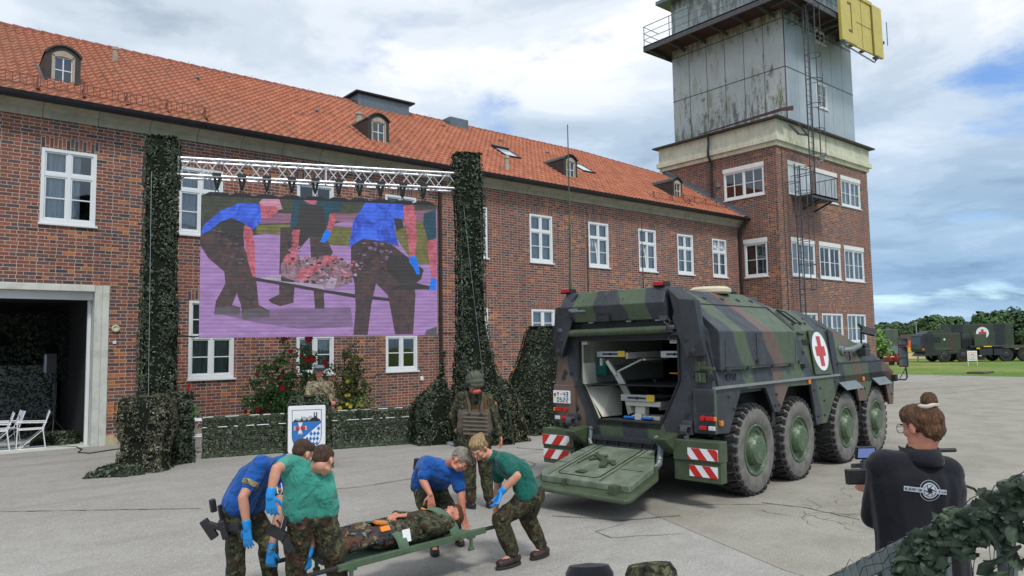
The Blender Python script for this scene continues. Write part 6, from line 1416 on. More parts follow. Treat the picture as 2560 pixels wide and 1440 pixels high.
# ---- speaker at the lectern
DH = 14.9
JH = dict(head=(6.544,14.047,1.774), face=(-.42,-.90,-.03), up=(0,0,1), neck=(6.556,14.053,1.611), sR=(6.409,14.185,1.508), sL=(6.717,13.930,1.502), eR=(6.330,14.139,1.329), wR=(6.289,13.858,1.224), eL=(6.768,13.908,1.298), wL=(6.606,13.662,1.190),
  hR=(6.513,14.159,.922), hL=(6.664,14.034,.919), kR=(6.529,14.188,.507), aR=(6.544,14.216,.101), tR=(6.452,14.033,.090), kL=(6.679,14.063,.504), aL=(6.695,14.091,.098), tL=(6.607,13.905,.087))
ph, Fh = person(JH, 'speaker in light camouflage jacket and grey peaked cap standing behind the lectern', (Vector((6.798,14.535,.000)).x, Vector((6.798,14.535,.000)).y, 0), 'tropen', 'tropen', .6, ('hairshort', [('e',(0,-.03,.03),(.080,.090,.06))], .002, 60), 'bootb', (), hands={'R': ((0,-.9,-.1),(0,0,-1),.3,1), 'L': ((0,-.9,-.1),(0,0,-1),.3,-1)}, seed=14, longs=True, collar=True, skin='skinred')
g = MB(Fh); g.lathe([(.098,.030),(.102,.045),(.104,.085),(.096,.118),(.060,.128),(0,.130)], (0,-.012,0), (0,0,1), 24); cp = add_part(ph, g, 'peaked_cap', plain('grey_cap', (.20,.22,.27), .8), smooth=True)
g = MB(Fh); g.prism([(-.085,.055,.034),(-.065,.125,.022),(0,.150,.016),(.065,.125,.022),(.085,.055,.034)], (0,0,.012)); g.lathe([(.1055,.05),(.1065,.05),(.1065,.072),(.1055,.072)], (0,-.012,0), (0,0,1), 24); add_part(ph, g, 'cap_peak', 'blackcloth')
# ---- camera operator on the near right
DI = 3.2
ji = dict(head=(3.443,1.349,1.871), face=(.33,.93,-.20), up=(.03,.18,1), neck=(3.442,1.362,1.759), sL=(3.326,1.465,1.692), sR=(3.529,1.299,1.656), eL=(3.402,1.556,1.456), wL=(3.609,1.637,1.532), eR=(3.553,1.275,1.444), wR=(3.831,1.534,1.373),
  hL=(3.419,1.435,1.230), hR=(3.532,1.341,1.220), kL=(3.436,1.466,.779), aL=(3.450,1.493,.395), tL=(3.605,1.572,.281), kR=(3.560,1.363,.777), aR=(3.577,1.388,.393), tR=(3.764,1.440,.278))
hI = 0.0
for k in ('aL','aR','tL','tR'): pass
zI = Vector(ji['aL']).z-.10
ji['flat'] = False
pi_, Fi = person(ji, 'camera operator with brown hair bun and black jacket seen from behind', (Vector(ji['hL']).x, Vector(ji['hL']).y, zI), 'blackcloth', 'trousers', .6,
   ('hairbrown', [('e',(0,-.026,.028),(.084,.094,.084)), ('e',(0,-.062,-.022),(.068,.050,.058)), ('e',(0,-.082,.122),(.040,.038,.040)), ('e',(0,-.055,-.058),(.042,.034,.03)), ('e',(0,.028,.058),(.074,.070,.058))], .005, 38),
   'bootb', (), hands={'L': ((.3,.9,.2),(1,-.2,0),.9,1), 'R': ((-.6,.7,0),(0,.2,1),.6,-1)}, seed=16, longs=True, collar=True, hem=.16, skin='skinred', vox=.006, hs=.84)
g = MB(); g.path([Fi @ Vector((.041*math.cos(a), -.068+.038*math.sin(a), .094+.004*math.sin(a*3))) for a in [2*PI*i/18 for i in range(18)]], .010, 8, closed=True); add_part(pi_, g, 'scrunchie', plain('cream_cloth', (.62,.55,.48), .8), smooth=True)
g = MB()
for s in (-1, 1): g.path([Fi @ Vector((s*.032+.026*math.cos(a), .108, -.002+.024*math.sin(a))) for a in [2*PI*i/16 for i in range(16)]], .0018, 5, closed=True); g.path([Fi @ Vector((s*.058,.106,.008)), Fi @ Vector((s*.078,.05,.010)), Fi @ Vector((s*.082,-.01,.006))], .0018, 5)
g.path([Fi @ Vector((-.008,.11,.004)), Fi @ Vector((.008,.11,.004))], .0018, 5); add_part(pi_, g, 'glasses', plain('rose_frame', (.30,.20,.16), .3, .6), smooth=True)
# collar fold and shoulder seam
ac = (Vector(ji['sR'])-Vector(ji['sL'])); ac.z = 0; ac.normalize(); bi = Vector((ac.y,-ac.x,0)); nk = Vector(ji['neck'])
g = MB(); g.add([nk+ac*.078*math.cos(a)-bi*.0*0+bi*.085*math.sin(a)+Vector((0,0,h_))+bi*o_ for h_, o_ in ((.018,-.012),(-.030,.026),(-.050,.020)) for a in [math.radians(-25+230*i/16) for i in range(17)]], [(j*17+i, j*17+i+1, (j+1)*17+i+1, (j+1)*17+i) for j in range(2) for i in range(16)]); o = add_part(pi_, g, 'jacket_collar', 'blackcloth', smooth='all'); q_ = o.modifiers.new('s','SOLIDIFY'); q_.thickness = .006
# printed emblem on the back: two bars and an aperture ring
lc = Vector((3.427,1.389,1.611)); 
hitd = 0
FB = Matrix((ac, bi*-1, Vector((0,0,1)))).transposed().to_4x4(); FB.translation = lc+bi*.0
def onback(x, z):
    """drop a point onto the jacket back"""
    o_ = lc+ac*x+Vector((0,0,z)); jk = [c for c in pi_.children if c.name.startswith('shirt')][0]
    ok, loc, nn, ix = jk.ray_cast(o_+bi*1.0-pi_.location*0, -bi); return (loc+bi*.0035) if ok else o_+bi*.13
wt = plain('silver_print', (.42,.45,.50), .5, .2, .05); rot = -.105
def R2(x, z): c, s = math.cos(rot), math.sin(rot); return onback(x*c-z*s, x*s+z*c)
g = MB()
def strip(x0, x1, z0, z1, n=8):
    vs = [R2(x0+(x1-x0)*i/n, z) for i in range(n+1) for z in (z0, z1)]; g.add(vs, [(2*i, 2*i+2, 2*i+3, 2*i+1) for i in range(n)])
strip(-.105, -.032, -.0105, .0095); strip(.030, .070, -.0105, .0095)
for r0, r1 in ((.0415, .0435), (.0275, .033)):
    n = 40; vs = [R2(r*math.cos(2*PI*i/n), r*math.sin(2*PI*i/n)) for i in range(n) for r in (r0, r1)]; g.add(vs, [(2*i, 2*i+1, (2*i+3) % (2*n), (2*i+2) % (2*n)) for i in range(n)])
for i in range(6):
    a = i*PI/3; vs = [R2(.027*math.cos(a), .027*math.sin(a)), R2(.027*math.cos(a+.9), .027*math.sin(a+.9)), R2(.011*math.cos(a+1.25), .011*math.sin(a+1.25))]; g.add(vs, [(0,1,2)])
add_part(pi_, g, 'back_print', wt)
LET = {'B': [((0,0),(0,1)),((0,1),(.8,1)),((.8,1),(.8,.5)),((0,.5),(1,.5)),((1,.5),(1,0)),((1,0),(0,0))], 'L': [((0,1),(0,0)),((0,0),(1,0))], 'U': [((0,1),(0,0)),((0,0),(1,0)),((1,0),(1,1))], 'E': [((0,0),(0,1)),((0,1),(1,1)),((0,.5),(.8,.5)),((0,0),(1,0))],
  'M': [((0,0),(0,1)),((0,1),(.5,.4)),((.5,.4),(1,1)),((1,1),(1,0))], 'O': [((0,0),(0,1)),((0,1),(1,1)),((1,1),(1,0)),((1,0),(0,0))], 'T': [((.5,0),(.5,1)),((0,1),(1,1))], 'I': [((.5,0),(.5,1))], 'N': [((0,0),(0,1)),((0,1),(1,0)),((1,0),(1,1))], 'F': [((0,0),(0,1)),((0,1),(1,1)),((0,.5),(.8,.5))]}
g = MB(); x = -.100
for ch in 'BLUEMOTION':
    for (a, b), (c, d) in LET[ch]:
        p, q = R2(x+a*.0045, -.005+b*.009), R2(x+c*.0045, -.005+d*.009); g.beam(p+bi*.001, q+bi*.001, .0012, .0008)
    x += .0066
x = .038
for ch in 'FILM':
    for (a, b), (c, d) in LET[ch]:
        p, q = R2(x+a*.005, -.005+b*.009), R2(x+c*.005, -.005+d*.009); g.beam(p+bi*.001, q+bi*.001, .0012, .0008)
    x += .0072
add_part(pi_, g, 'print_letters', 'black')
# film camera rig in her hands
vc = thing('video_camera', 'black video camera rig with two small monitors held by the camera operator', 'video camera', tuple(Vector((3.592,1.644,1.599))))
def cbx(mb, c, d, yaw=-.45, tilt=0): mb.rbox(c, d, Matrix.Rotation(yaw, 3, 'Z') @ Matrix.Rotation(tilt, 3, 'X'))
g = MB(); cbx(g, Vector((3.823,1.651,1.569)), (.14,.28,.12)); g.tube(Vector((3.930,1.756,1.584)), Vector((4.137,1.913,1.552)), .045, 14); g.path([(3.758,1.695,1.666), (3.917,1.626,1.684), (4.119,1.458,1.686)], .012, 6); g.ball(Vector((3.935,1.479,1.701)), .018); add_part(vc, g, 'camera_body', 'black', bevel=.008)
yw = math.atan2(ac.y, ac.x)
g = MB(); cbx(g, Vector((3.563,1.657,1.710)), (.095,.018,.062), yw-.0, .25); o = add_part(vc, g, 'upper_monitor', 'black', bevel=.004)
sc3 = NT('monitor_screen'); sc3.base((.02,.03,.06), .15); sc3.b.inputs['Emission Color'].default_value = (.10,.14,.30,1); sc3.b.inputs['Emission Strength'].default_value = 1.0
g = MB(); cbx(g, Vector((3.563,1.657,1.710))-Vector((0,0,0))+bi*.0105, (.078,.002,.046), yw, .25); q_ = g.build('monitor_screen', sc3.mat, o); q_.matrix_parent_inverse = o.matrix_parent_inverse if False else Matrix.Identity(4)
g = MB(); cbx(g, Vector((3.516,1.681,1.600)), (.105,.03,.072), yw, -.1); add_part(vc, g, 'lower_monitor', 'black', bevel=.006)
g = MB(); g.path([(3.560,1.663,1.676), (3.558,1.668,1.637), (3.635,1.673,1.609)], .008, 6); g.beam((3.537,1.712,1.644), (3.738,1.649,1.642), .015, .02); g.beam((3.561,1.666,1.634), (3.547,1.680,1.615), .02, .02); add_part(vc, g, 'rig_arm', 'steel')
cbl = MB(); cbl.path([(3.715,1.282,1.584), (3.766,1.268,1.567), (3.791,1.250,1.534), (3.776,1.240,1.498)], .006, 6); add_part(vc, cbl, 'cable', 'rubber', smooth=True)
pt = MB(); c0 = Vector(ji['hL']); pt.box(c0.x-1.2, c0.x+1.0, c0.y-.45, c0.y+.75, 0, max(.02, zI)); o = pt.build('low_platform', M['black'], None, bevel=.01); tag(o, 'low black stage block under the camera operator', 'stage block')
# ---- two seated onlookers whose caps reach into the bottom of the view
def seated(h, label, hatm, seed, fw=(.2,.95,0)):
    h = Vector(h); f = Vector(fw).normalized(); r = Vector((f.y,-f.x,0)); u = Vector((0,0,1)); c = h-u*.10
    q = lambda a, b, z: tuple(c+r*a+f*b+u*z)
    J = dict(head=tuple(c), face=tuple(f+u*-.2), up=(0,0,1), neck=q(0,-.02,-.13), sL=q(-.18,-.03,-.19), sR=q(.18,-.03,-.19), eL=q(-.24,.08,-.46), wL=q(-.10,.28,-.52), eR=q(.24,.08,-.46), wR=q(.10,.28,-.52), hL=q(-.09,-.02,-.68), hR=q(.09,-.02,-.68), kL=q(-.14,.42,-.66), aL=q(-.14,.44,-1.12), tL=q(-.14,.60,-1.15), kR=q(.14,.42,-.66), aR=q(.14,.44,-1.12), tR=q(.14,.60,-1.15), flat=False)
    p, F = person(J, label, (c.x, c.y, 0), 'fleck', 'fleck', .6, None, 'bootb', (), seed=seed, longs=True, vox=.009, face=False)
    g = MB(F); g.lathe([(.098,.0),(.104,.03),(.102,.085),(.085,.115),(0,.125)], (0,-.012,0), (0,0,1), 20); g.prism([(-.08,.06,.012),(-.06,.13,.004),(.06,.13,.004),(.08,.06,.012)], (0,0,.01)); add_part(p, g, 'field_cap', hatm, smooth=True)
    return p
seated((2.275,2.249,1.296), 'seated onlooker at the bottom edge of the view in a very dark cap', 'blackcloth', 21, (.5,.8,0))
seated((2.316,1.947,1.357), 'seated onlooker at the bottom edge of the view in a camouflage field cap', 'fleck', 22)
bn = MB(); c = Vector((2.304,2.091,1.325)); bf = Vector((.64,.77,0)); br = Vector((.77,-.64,0)); Fbn = frame((c.x, c.y, 0), br, bf)
bn.M = Fbn; bn.box(-.6,.75,-.35,.12,.40,.45); 
for x in (-.5,.65): bn.box(x-.03,x+.03,-.3,.08,0,.4)
tag(bn.build('bench', M['galv'], None, bevel=.01), 'grey bench under the two seated onlookers', 'bench')
# ---- person lying inside the ambulance, boot soles towards the door
FV = Matrix.Translation(VO) @ Matrix.Rotation(VRZ, 4, 'Z')
def V3(x, y, z): return tuple(FV @ Vector((x, y, z)))
JK = dict(head=V3(1.75,1.25,1.56), face=tuple((FV.to_3x3() @ Vector((0,0,1)))), up=tuple(FV.to_3x3() @ Vector((1,0,0))), neck=V3(1.58,1.25,1.52), sR=V3(1.5,1.05,1.52), sL=V3(1.5,1.45,1.52), eR=V3(1.25,.98,1.52), wR=V3(1.05,1.05,1.54), eL=V3(1.25,1.52,1.52), wL=V3(1.05,1.45,1.54),
  hR=V3(1.0,1.16,1.50), hL=V3(1.0,1.34,1.50), kR=V3(.55,1.12,1.52), aR=V3(.12,1.10,1.48), tR=V3(.08,.98,1.66), kL=V3(.55,1.4,1.52), aL=V3(.12,1.42,1.48), tL=V3(.08,1.54,1.66), flat=False)
pk, Fk = person(JK, 'person lying inside the ambulance with boot soles towards the open door', V3(.9,1.25,1.5), 'fleck', 'fleck', .6, None, 'bootb', (), seed=31, longs=True, vox=.010, face=False)

# ================================================================ camouflage netting
def net_mat(name, a, b, c):
    t = NT(name); co = t.co(); s3 = t.n('ShaderNodeSeparateColor'); t.set(s3.inputs[0], t.vor(co, 26, out='Color')); big = t.noise(co, 1.6, 3)
    col = t.ramp(t.math('ADD', t.math('MULTIPLY', s3.outputs[0], .75), t.math('MULTIPLY', big, .35)), [(.15, a), (.55, tuple(x*.55 for x in b)), (.78, b), (.98, c)])
    g = t.n('ShaderNodeNewGeometry'); t.base(col, .65, 0, .35); return t.mat
M['net'] = net_mat('net_garnish_green', (.022, .030, .018), (.060, .085, .045), (.21, .25, .165))
M['net2'] = net_mat('net_garnish_brownish', (.040, .040, .026), (.12, .12, .07), (.38, .36, .25))
M['net3'] = net_mat('net_garnish_near', (.020, .036, .020), (.055, .085, .050), (.12, .16, .095))
def holed(name, c, thr):
    t = NT(name); co = t.co(); t.base(c, .9, 0, .1); tr = t.n('ShaderNodeBsdfTransparent'); mx_ = t.n('ShaderNodeMixShader'); f = t.ramp(t.noise(co, 24, 3, .7), [(thr, 0), (thr+.01, 1)])
    t.set(mx_.inputs[0], f); t.t.links.new(tr.outputs[0], mx_.inputs[2]); t.t.links.new(t.b.outputs[0], mx_.inputs[1]); t.t.links.new(mx_.outputs[0], t.out.inputs[0]); return t.mat
M['netdim'] = net_mat('net_garnish_dim', (.006,.010,.005), (.018,.032,.012), (.05,.07,.03)); M['netback'] = holed('net_backing_mesh', (.014, .018, .012), .62); M['netthin'] = holed('thin_net_backing_mesh', (.016, .022, .014), .52)  # netdim: darker copy of net, garage shade put into its colours
def leaves(mb, pts, nrm, size, rnd, lift=.02, droop=.3, asp=1.6):
    for p, n in zip(pts, nrm):
        n = (n+Vector((rnd.uniform(-.6, .6), rnd.uniform(-.6, .6), rnd.uniform(-.5, .3)))).normalized()
        d = Vector((rnd.uniform(-1, 1), rnd.uniform(-1, 1), rnd.uniform(-1.2, .6))); d = (d-n*d.dot(n)); 
        if d.length < .05: continue
        d.normalize(); s = d.cross(n); L = size*rnd.uniform(.5, 1.3); w = L/asp*rnd.uniform(.6, 1.1); p = p+n*lift*rnd.random()
        b = len(mb.v); c = n*L*rnd.uniform(.1, .35)
        mb.v += [tuple(p-d*L*.5-s*w*.35), tuple(p-d*L*.5+s*w*.35), tuple(p+s*w*.5+c*.8), tuple(p-s*w*.5+c*.8), tuple(p+d*L*.5+s*w*.15-c*.3), tuple(p+d*L*.5-s*w*.15-c*.3)]
        mb.f += [(b, b+1, b+2, b+3), (b+3, b+2, b+4, b+5)]; mb.m += [0, 0]
def drape(name, label, rings, n_leaf, size, seed, mat='net', group=None, rot=-.385, sag=.05, n=44, cap_top=True, back='netback', asp=1.6, pw=.55):
    """rings: (z, cx, cy, a, b). Draped net around a core: shade layer plus thousands of garnish leaves"""
    rnd = random.Random(seed); cr_, sr_ = math.cos(rot), math.sin(rot)
    def P(k, t, o=0):
        k = min(k, len(rings)-1.0001); i = int(k); f = k-i; r = [rings[i][j]*(1-f)+rings[i+1][j]*f for j in range(5)]
        ct, s_t = math.cos(t), math.sin(t); ex = lambda v: math.copysign(abs(v)**pw, v)
        w = 1+.10*mnoise.noise(Vector((ct*1.5, s_t*1.5, r[0]*1.2+seed)))+.06*math.sin(t*7+r[0]*.5+seed)+.03*math.sin(t*13+r[0])
        x, y = (r[3]+o)*ex(ct)*w, (r[4]+o)*ex(s_t)*w
        return Vector((r[1]+x*cr_-y*sr_, r[2]+x*sr_+y*cr_, r[0]+.04*mnoise.noise(Vector((ct*3, s_t*3, r[0]*2)))))
    bk = MB(); K = len(rings)*4; vs = [P((len(rings)-1)*k/K, 2*PI*i/n, -.035) for k in range(K+1) for i in range(n)]
    fs = [(k*n+i, k*n+(i+1)%n, (k+1)*n+(i+1)%n, (k+1)*n+i) for k in range(K) for i in range(n)]; fs.append(tuple(K*n+i for i in range(n)))
    bk.add(vs, fs); o = bk.build(name, M[back], None, smooth='all'); tag(o, label, 'camouflage net', group)
    lens = [math.dist(a[:3], b[:3])*(a[3]+a[4]+b[3]+b[4]) for a, b in zip(rings, rings[1:])]; tot = sum(lens); lf = MB(); pts = []; nn = []
    for _ in range(n_leaf):
        q = rnd.random()*tot; k = 0
        while k < len(lens)-1 and q > lens[k]: q -= lens[k]; k += 1
        kk = k+rnd.random(); t = rnd.random()*2*PI; p = P(kk, t, .0)
        if mnoise.noise(p*5.5) < -.12 and rnd.random() < .8: continue
        d = Vector((p.x-rings[k][1], p.y-rings[k][2], .1)).normalized(); pts.append(p); nn.append(d)
    if cap_top:
        z, x, y, a, b = rings[-1]
        for _ in range(int(n_leaf*.05)): u, v = rnd.uniform(-1, 1)*a, rnd.uniform(-1, 1)*b; pts.append(Vector((x+u*cr_-v*sr_, y+u*sr_+v*cr_, z))); nn.append(Vector((0, 0, 1)))
    leaves(lf, pts, nn, size, rnd, asp=asp); lo = lf.build('garnish', M[mat], o); lo['kind'] = 'stuff'
    return o
# ---- screen frame: local x along the screen, y away from the viewer, z up
SO = (4.72, 15.88, 0); SAX = (.9252, -.3795, 0); FSn = frame(SO, SAX); SRZ = math.atan2(-.3795, .9252)
def sp3(s, y, z): return FSn @ Vector((s, y, z))
tc1, tc2 = sp3(-.775, .10, 0), sp3(5.80, .10, 0)
def truss(mb, p, q, w, n, vert=False, r=.024, rd=.011):
    p, q = Vector(p), Vector(q); d = (q-p).normalized(); up = Vector((0,0,1)) if not vert else (FSn.to_3x3() @ Vector((0,1,0))); s = d.cross(up).normalized(); u = s.cross(d); h = w/2
    C4 = [(s*a+u*b)*h for a, b in ((-1,-1),(1,-1),(1,1),(-1,1))]
    for c in C4: mb.tube(p+c, q+c, r, 10)
    L = (q-p).length
    for k in range(4):
        a, b = C4[k], C4[(k+1)%4]
        for i in range(n):
            t0, t1, tm = L*i/n, L*(i+1)/n, L*(i+.5)/n; mb.tube(p+d*t0+a, p+d*tm+b, rd, 6, caps=False); mb.tube(p+d*tm+b, p+d*t1+a, rd, 6, caps=False)
    for e in (p, p+d*L*.5, q):
        for k in range(4): mb.tube(e+C4[k], e+C4[(k+1)%4], rd*1.3, 6)
for i, (c, sd) in enumerate(((tc1, 'left'), (tc2, 'right'))):
    g = MB(); truss(g, (c.x, c.y, .1), (c.x, c.y, 6.6), .36, 13, True); g.box(c.x-.45, c.x+.45, c.y-.45, c.y+.45, .0, .06)
    tag(g.build('lifting_tower', M['alu'], None, smooth=True), 'aluminium lifting tower hidden in netting at the %s end of the screen truss' % sd, 'truss tower')
NG = 'camouflage nets around the stage'
def ring_at(s, y, z, a, b): p = sp3(s, y, 0); return (z, p.x, p.y, a, b)
drape('tower_net', 'tall dark camouflage net around the lifting tower at the left end of the screen', [ring_at(-.78,.1,z,a,b) for z, a, b in ((.6,.36,.36),(1.6,.34,.34),(2.6,.35,.33),(3.6,.33,.32),(4.6,.31,.32),(5.62,.31,.32),(5.68,.34,.35),(6.1,.33,.34),(6.68,.31,.32))], 17000, .050, 1, group=NG, rot=SRZ)
drape('tower_net', 'tall camouflage net around the right lifting tower, flaring out at its foot', [ring_at(s,y,z,a,b) for s, y, z, a, b in ((6.10,.1,0,.70,.6),(6.05,.1,.8,.62,.55),(5.98,.1,1.35,.52,.5),(5.92,.1,1.9,.42,.4),(5.87,.1,2.7,.33,.33),(5.85,.1,3.6,.32,.31),(5.85,.1,4.6,.31,.31),(5.83,.1,5.9,.33,.33),(5.79,.1,6.0,.33,.33),(5.79,.1,6.74,.32,.32))], 20000, .053, 2, group=NG, rot=SRZ)
drape('stage_net', 'rumpled two-tone camouflage net over a cabinet at the foot of the left tower', [(.0,3.62,15.35,.50,.42),(.1,3.62,15.35,.44,.38),(.55,3.66,15.4,.42,.36),(.62,3.66,15.4,.47,.42),(.95,3.66,15.4,.50,.44),(1.3,3.64,15.4,.48,.42),(1.37,3.64,15.4,.36,.30)], 8500, .050, 3, 'net2', NG, rot=-.5, asp=2.2)
drape('stage_net', 'dark net hanging between the left tower and the rumpled cabinet', [(.0,4.25,15.95,.42,.42),(.6,4.22,15.95,.40,.38),(1.1,4.2,15.95,.44,.38),(1.38,4.2,15.95,.40,.34)], 5500, .050, 4, 'net', NG, rot=-.4)
drape('stage_net', 'flat spread hem of camouflage net on the asphalt left of the cabinet', [(.0,3.12,15.20,.50,.42),(.04,3.12,15.20,.46,.38),(.12,3.25,15.25,.28,.24),(.14,3.3,15.27,.15,.15)], 1500, .065, 5, 'net', NG, rot=-.4)
drape('stage_net', 'netting lump with a drooping point left of the right tower foot', [(0,9.62,14.50,.52,.40),(.5,9.60,14.5,.48,.38),(.95,9.62,14.5,.46,.36),(1.2,9.70,14.46,.26,.2),(1.45,9.76,14.4,.09,.08),(2.1,9.82,14.35,.03,.03)], 6500, .052, 6, 'net', NG, rot=-.3)
drape('stage_net', 'pale leafy net heap right of the right tower foot', [(0,10.95,13.62,.62,.45),(.5,10.9,13.65,.55,.42),(1.0,10.8,13.66,.50,.40),(1.35,10.72,13.68,.38,.32),(1.5,10.66,13.7,.22,.2)], 7500, .055, 7, 'net2', NG, rot=-.3)
drape('stage_net', 'tall sloping camouflage net mound standing beside the ambulance ramp', [(0,13.0,14.35,1.05,.80),(.6,13.0,14.4,.98,.75),(1.2,13.05,14.45,.88,.66),(1.7,13.15,14.5,.74,.52),(2.2,13.2,14.55,.58,.42),(2.6,13.2,14.55,.46,.32),(2.72,13.2,14.55,.38,.26)], 16000, .058, 8, 'net', NG, rot=-.35)
# rope stays
g = MB(); g.path([sp3(-.92,-.26,5.9), (3.62,15.2,1.4)], .005, 5); tag(g.build('guy_rope', M['galv']), 'pale rope running down the left screen tower', 'rope')
g = MB(); g.path([sp3(5.62,-.30,5.4), sp3(5.8,-.45,3.3), sp3(5.95,-.62,1.5)], .005, 5); tag(g.build('guy_rope', M['galv']), 'pale rope running down the right screen tower', 'rope')
# ---- truss, slings, screen
g = MB(); truss(g, sp3(-.46,.18,6.11), sp3(5.58,.18,6.11), .36, 11, False, .026, .0115); tr = tag(g.build('screen_truss', M['alu'], None, smooth=True), 'horizontal aluminium box truss carrying the screen between the two towers', 'truss')
g = MB(); g.box(0,0,0,0,0,0); p = sp3(5.62,.0,6.0); g = MB(FSn); g.box(5.58,5.66,-.05,.4,5.72,6.36); g.path([(5.62,-.02,5.72),(5.66,-.04,5.55),(5.64,-.02,5.4)], .018, 6); add_ = g.build('truss_head_plate', M['alu'], tr, bevel=.008)
sn = [.30,.80,1.31,1.83,2.33,2.84,3.30,3.77,4.27,4.75]
for s in sn:
    g = MB(FSn)
    for dx in (-.045, .045): g.beam((s+dx*1.5,.0,6.0), (s+dx*.25,.08,5.70), .045, .02, up=(0,1,0)); g.beam((s+dx*1.5,.36,6.0), (s+dx*.25,.12,5.70), .045, .02, up=(0,1,0))
    g.box(s-.09,s+.09,-.03,.03,5.93,6.0); g.path([(s,.1,5.70),(s,.1,5.67)], .018, 6); g.path([(s+.035*math.cos(a),.1,5.635+.035*math.sin(a)) for a in [2*PI*i/10 for i in range(10)]], .010, 5, closed=True)
    tag(g.build('sling', M['black']), 'black lifting sling, %s of the ten between truss and video screen' % ('leftmost second third fourth fifth sixth seventh eighth ninth rightmost'.split()[sn.index(s)]), 'sling', 'slings holding the video screen')
scr = thing('video_screen', 'large LED video screen showing the stretcher team in blue and pink tones', 'screen', tuple(sp3(2.5,.1,2.5)))
g = MB(FSn); g.box(.0,5.05,.02,.14,2.50,5.52)
q_ = [(0,5.52)]
for s in sn: q_ += [(s-.22,5.55),(s-.14,5.60),(s+.14,5.60),(s+.22,5.55)]
q_ += [(5.05,5.53),(5.05,5.50),(0,5.50)]; g.prism([(a,.05,b) for a, b in q_], (0,.08,0)); add_part(scr, g, 'cabinet', 'black')
def led(name, c, k=.8, blotch=None):
    t = NT(name); co = t.co(); x, y, z = t.xyz(co)
    line = t.math('FRACT', t.math('DIVIDE', z, .0833)); ln_ = t.ramp(line, [(0, 1.25), (.12, 1.12), (.3, .92), (.8, .96), (1, 1.2)])
    pix = t.ramp(t.math('FRACT', t.math('MULTIPLY', t.math('ADD', x, t.math('MULTIPLY', z, .5)), 22)), [(0, .9), (.5, 1.08), (1, .9)])
    nz = t.ramp(t.noise(t.mapping(co, (1, 1, 3)), 3.0, 4, .6), [(.3, .82), (.7, 1.15)])
    col = c
    if blotch: col = t.mix(t.ramp(t.noise(co, 3.2 if c[2] > .4 else 6, 5, .6, 1.2), [(.40, 0), (.64, 1)]), c, blotch)
    m_ = t.mix(1, t.mix(1, t.mix(1, col, ln_, 'MULTIPLY'), nz, 'MULTIPLY'), pix, 'MULTIPLY')
    t.base((.02,.02,.02), .5, 0, .2); t.set(t.b.inputs['Emission Color'], m_); t.b.inputs['Emission Strength'].default_value = k; return t.mat
LM = dict(purple=led('led_purple_ground', (.29,.175,.38)), dark=led('led_dark_hedge', (.055,.060,.042), .8, (.035,.04,.03)), grass=led('led_grass', (.15,.145,.05), .8, (.10,.10,.04)), blue=led('led_blue_shirt', (.045,.125,.68), .8, (.02,.05,.36)), skin=led('led_pink_skin', (.45,.12,.16), .8, (.28,.055,.08)),
  teal=led('led_teal_shirt', (.012,.065,.10), .8, (.02,.045,.06)), trou=led('led_dark_trousers', (.040,.036,.042), .8, (.085,.048,.045)), black=led('led_black', (.035,.033,.036)), camo=led('led_pink_camo', (.27,.17,.21), .8, (.07,.045,.06)), glove=led('led_blue_glove', (.01,.16,.72)), metal=led('led_pale_metal', (.33,.27,.38)), hair=led('led_hair', (.45,.22,.30)), boots=led('led_grey_boots', (.09,.08,.10)), mauve=led('led_mauve_road', (.20,.10,.16)), shade=led('led_purple_shade', (.17,.11,.21)))
lay = [0]
def pic(col, pts, name='picture_patch'):
    lay[0] += 1; y = .018-.0012*lay[0]; P = [(p[0], y, p[1]) for p in pts]; cxm = sum(p[0] for p in P)/len(P)
    bm = bmesh.new(); vs = [bm.verts.new(FSn @ Vector(p)) for p in P]; f = bm.faces.new(vs); f.normal_update()
    bmesh.ops.triangulate(bm, faces=[f]); me = bpy.data.meshes.new('picture'); bm.to_mesh(me); bm.free(); me.materials.append(LM[col]); return me
pics = []
def pc_(col, *pts): pics.append((col, pic(col, pts)))
pc_('purple', (0.0,2.505),(5.05,2.505),(5.05,5.495),(0,5.495))
pc_('dark', (.000,5.497),(5.050,5.497),(5.021,5.268),(3.706,5.259),(2.377,4.901),(1.064,4.688),(.000,4.592))
pc_('mauve', (1.155,5.171),(3.072,5.234),(5.022,5.408),(5.020,5.073),(2.760,5.047),(1.158,4.938))
pc_('grass', (1.110,4.910),(2.249,4.976),(3.151,4.927),(3.151,4.496),(2.711,4.512),(1.999,4.703),(1.112,4.729))
pc_('grass', (4.083,4.958),(5.021,5.213),(5.027,4.129),(4.515,4.120),(4.082,4.766))
pc_('shade', (.279,3.035),(1.517,3.111),(3.101,3.137),(3.154,2.714),(2.013,2.671),(1.037,2.831))
# rear middle figure
pc_('teal', (1.893,5.491),(2.863,5.497),(2.902,5.321),(2.682,5.232),(2.555,4.907),(2.453,4.850),(2.149,4.866),(1.798,4.829),(1.821,5.145))
pc_('black', (1.994,5.416),(2.476,5.384),(2.581,4.907),(2.429,4.610),(2.213,4.684),(2.001,4.414),(1.851,4.385),(1.823,4.856),(1.947,4.965))
pc_('trou', (1.600,4.874),(1.848,4.883),(1.876,4.385),(1.829,4.071),(1.907,3.655),(1.885,3.240),(1.614,3.162),(1.418,3.239),(1.369,3.303),(1.588,3.420),(1.585,3.755),(1.592,4.274))
pc_('trou', (2.213,4.710),(2.582,4.668),(2.711,4.352),(2.558,4.137),(2.523,3.399),(2.537,3.111),(2.335,3.111),(2.308,3.450),(2.254,4.078))
pc_('skin', (2.069,5.497),(2.374,5.497),(2.336,5.405),(2.196,5.425)); pc_('skin', (2.631,5.216),(2.773,5.235),(2.760,5.047),(2.671,4.804),(2.594,4.841)); pc_('skin', (1.861,4.831),(2.011,4.836),(1.952,4.282),(1.815,4.305))
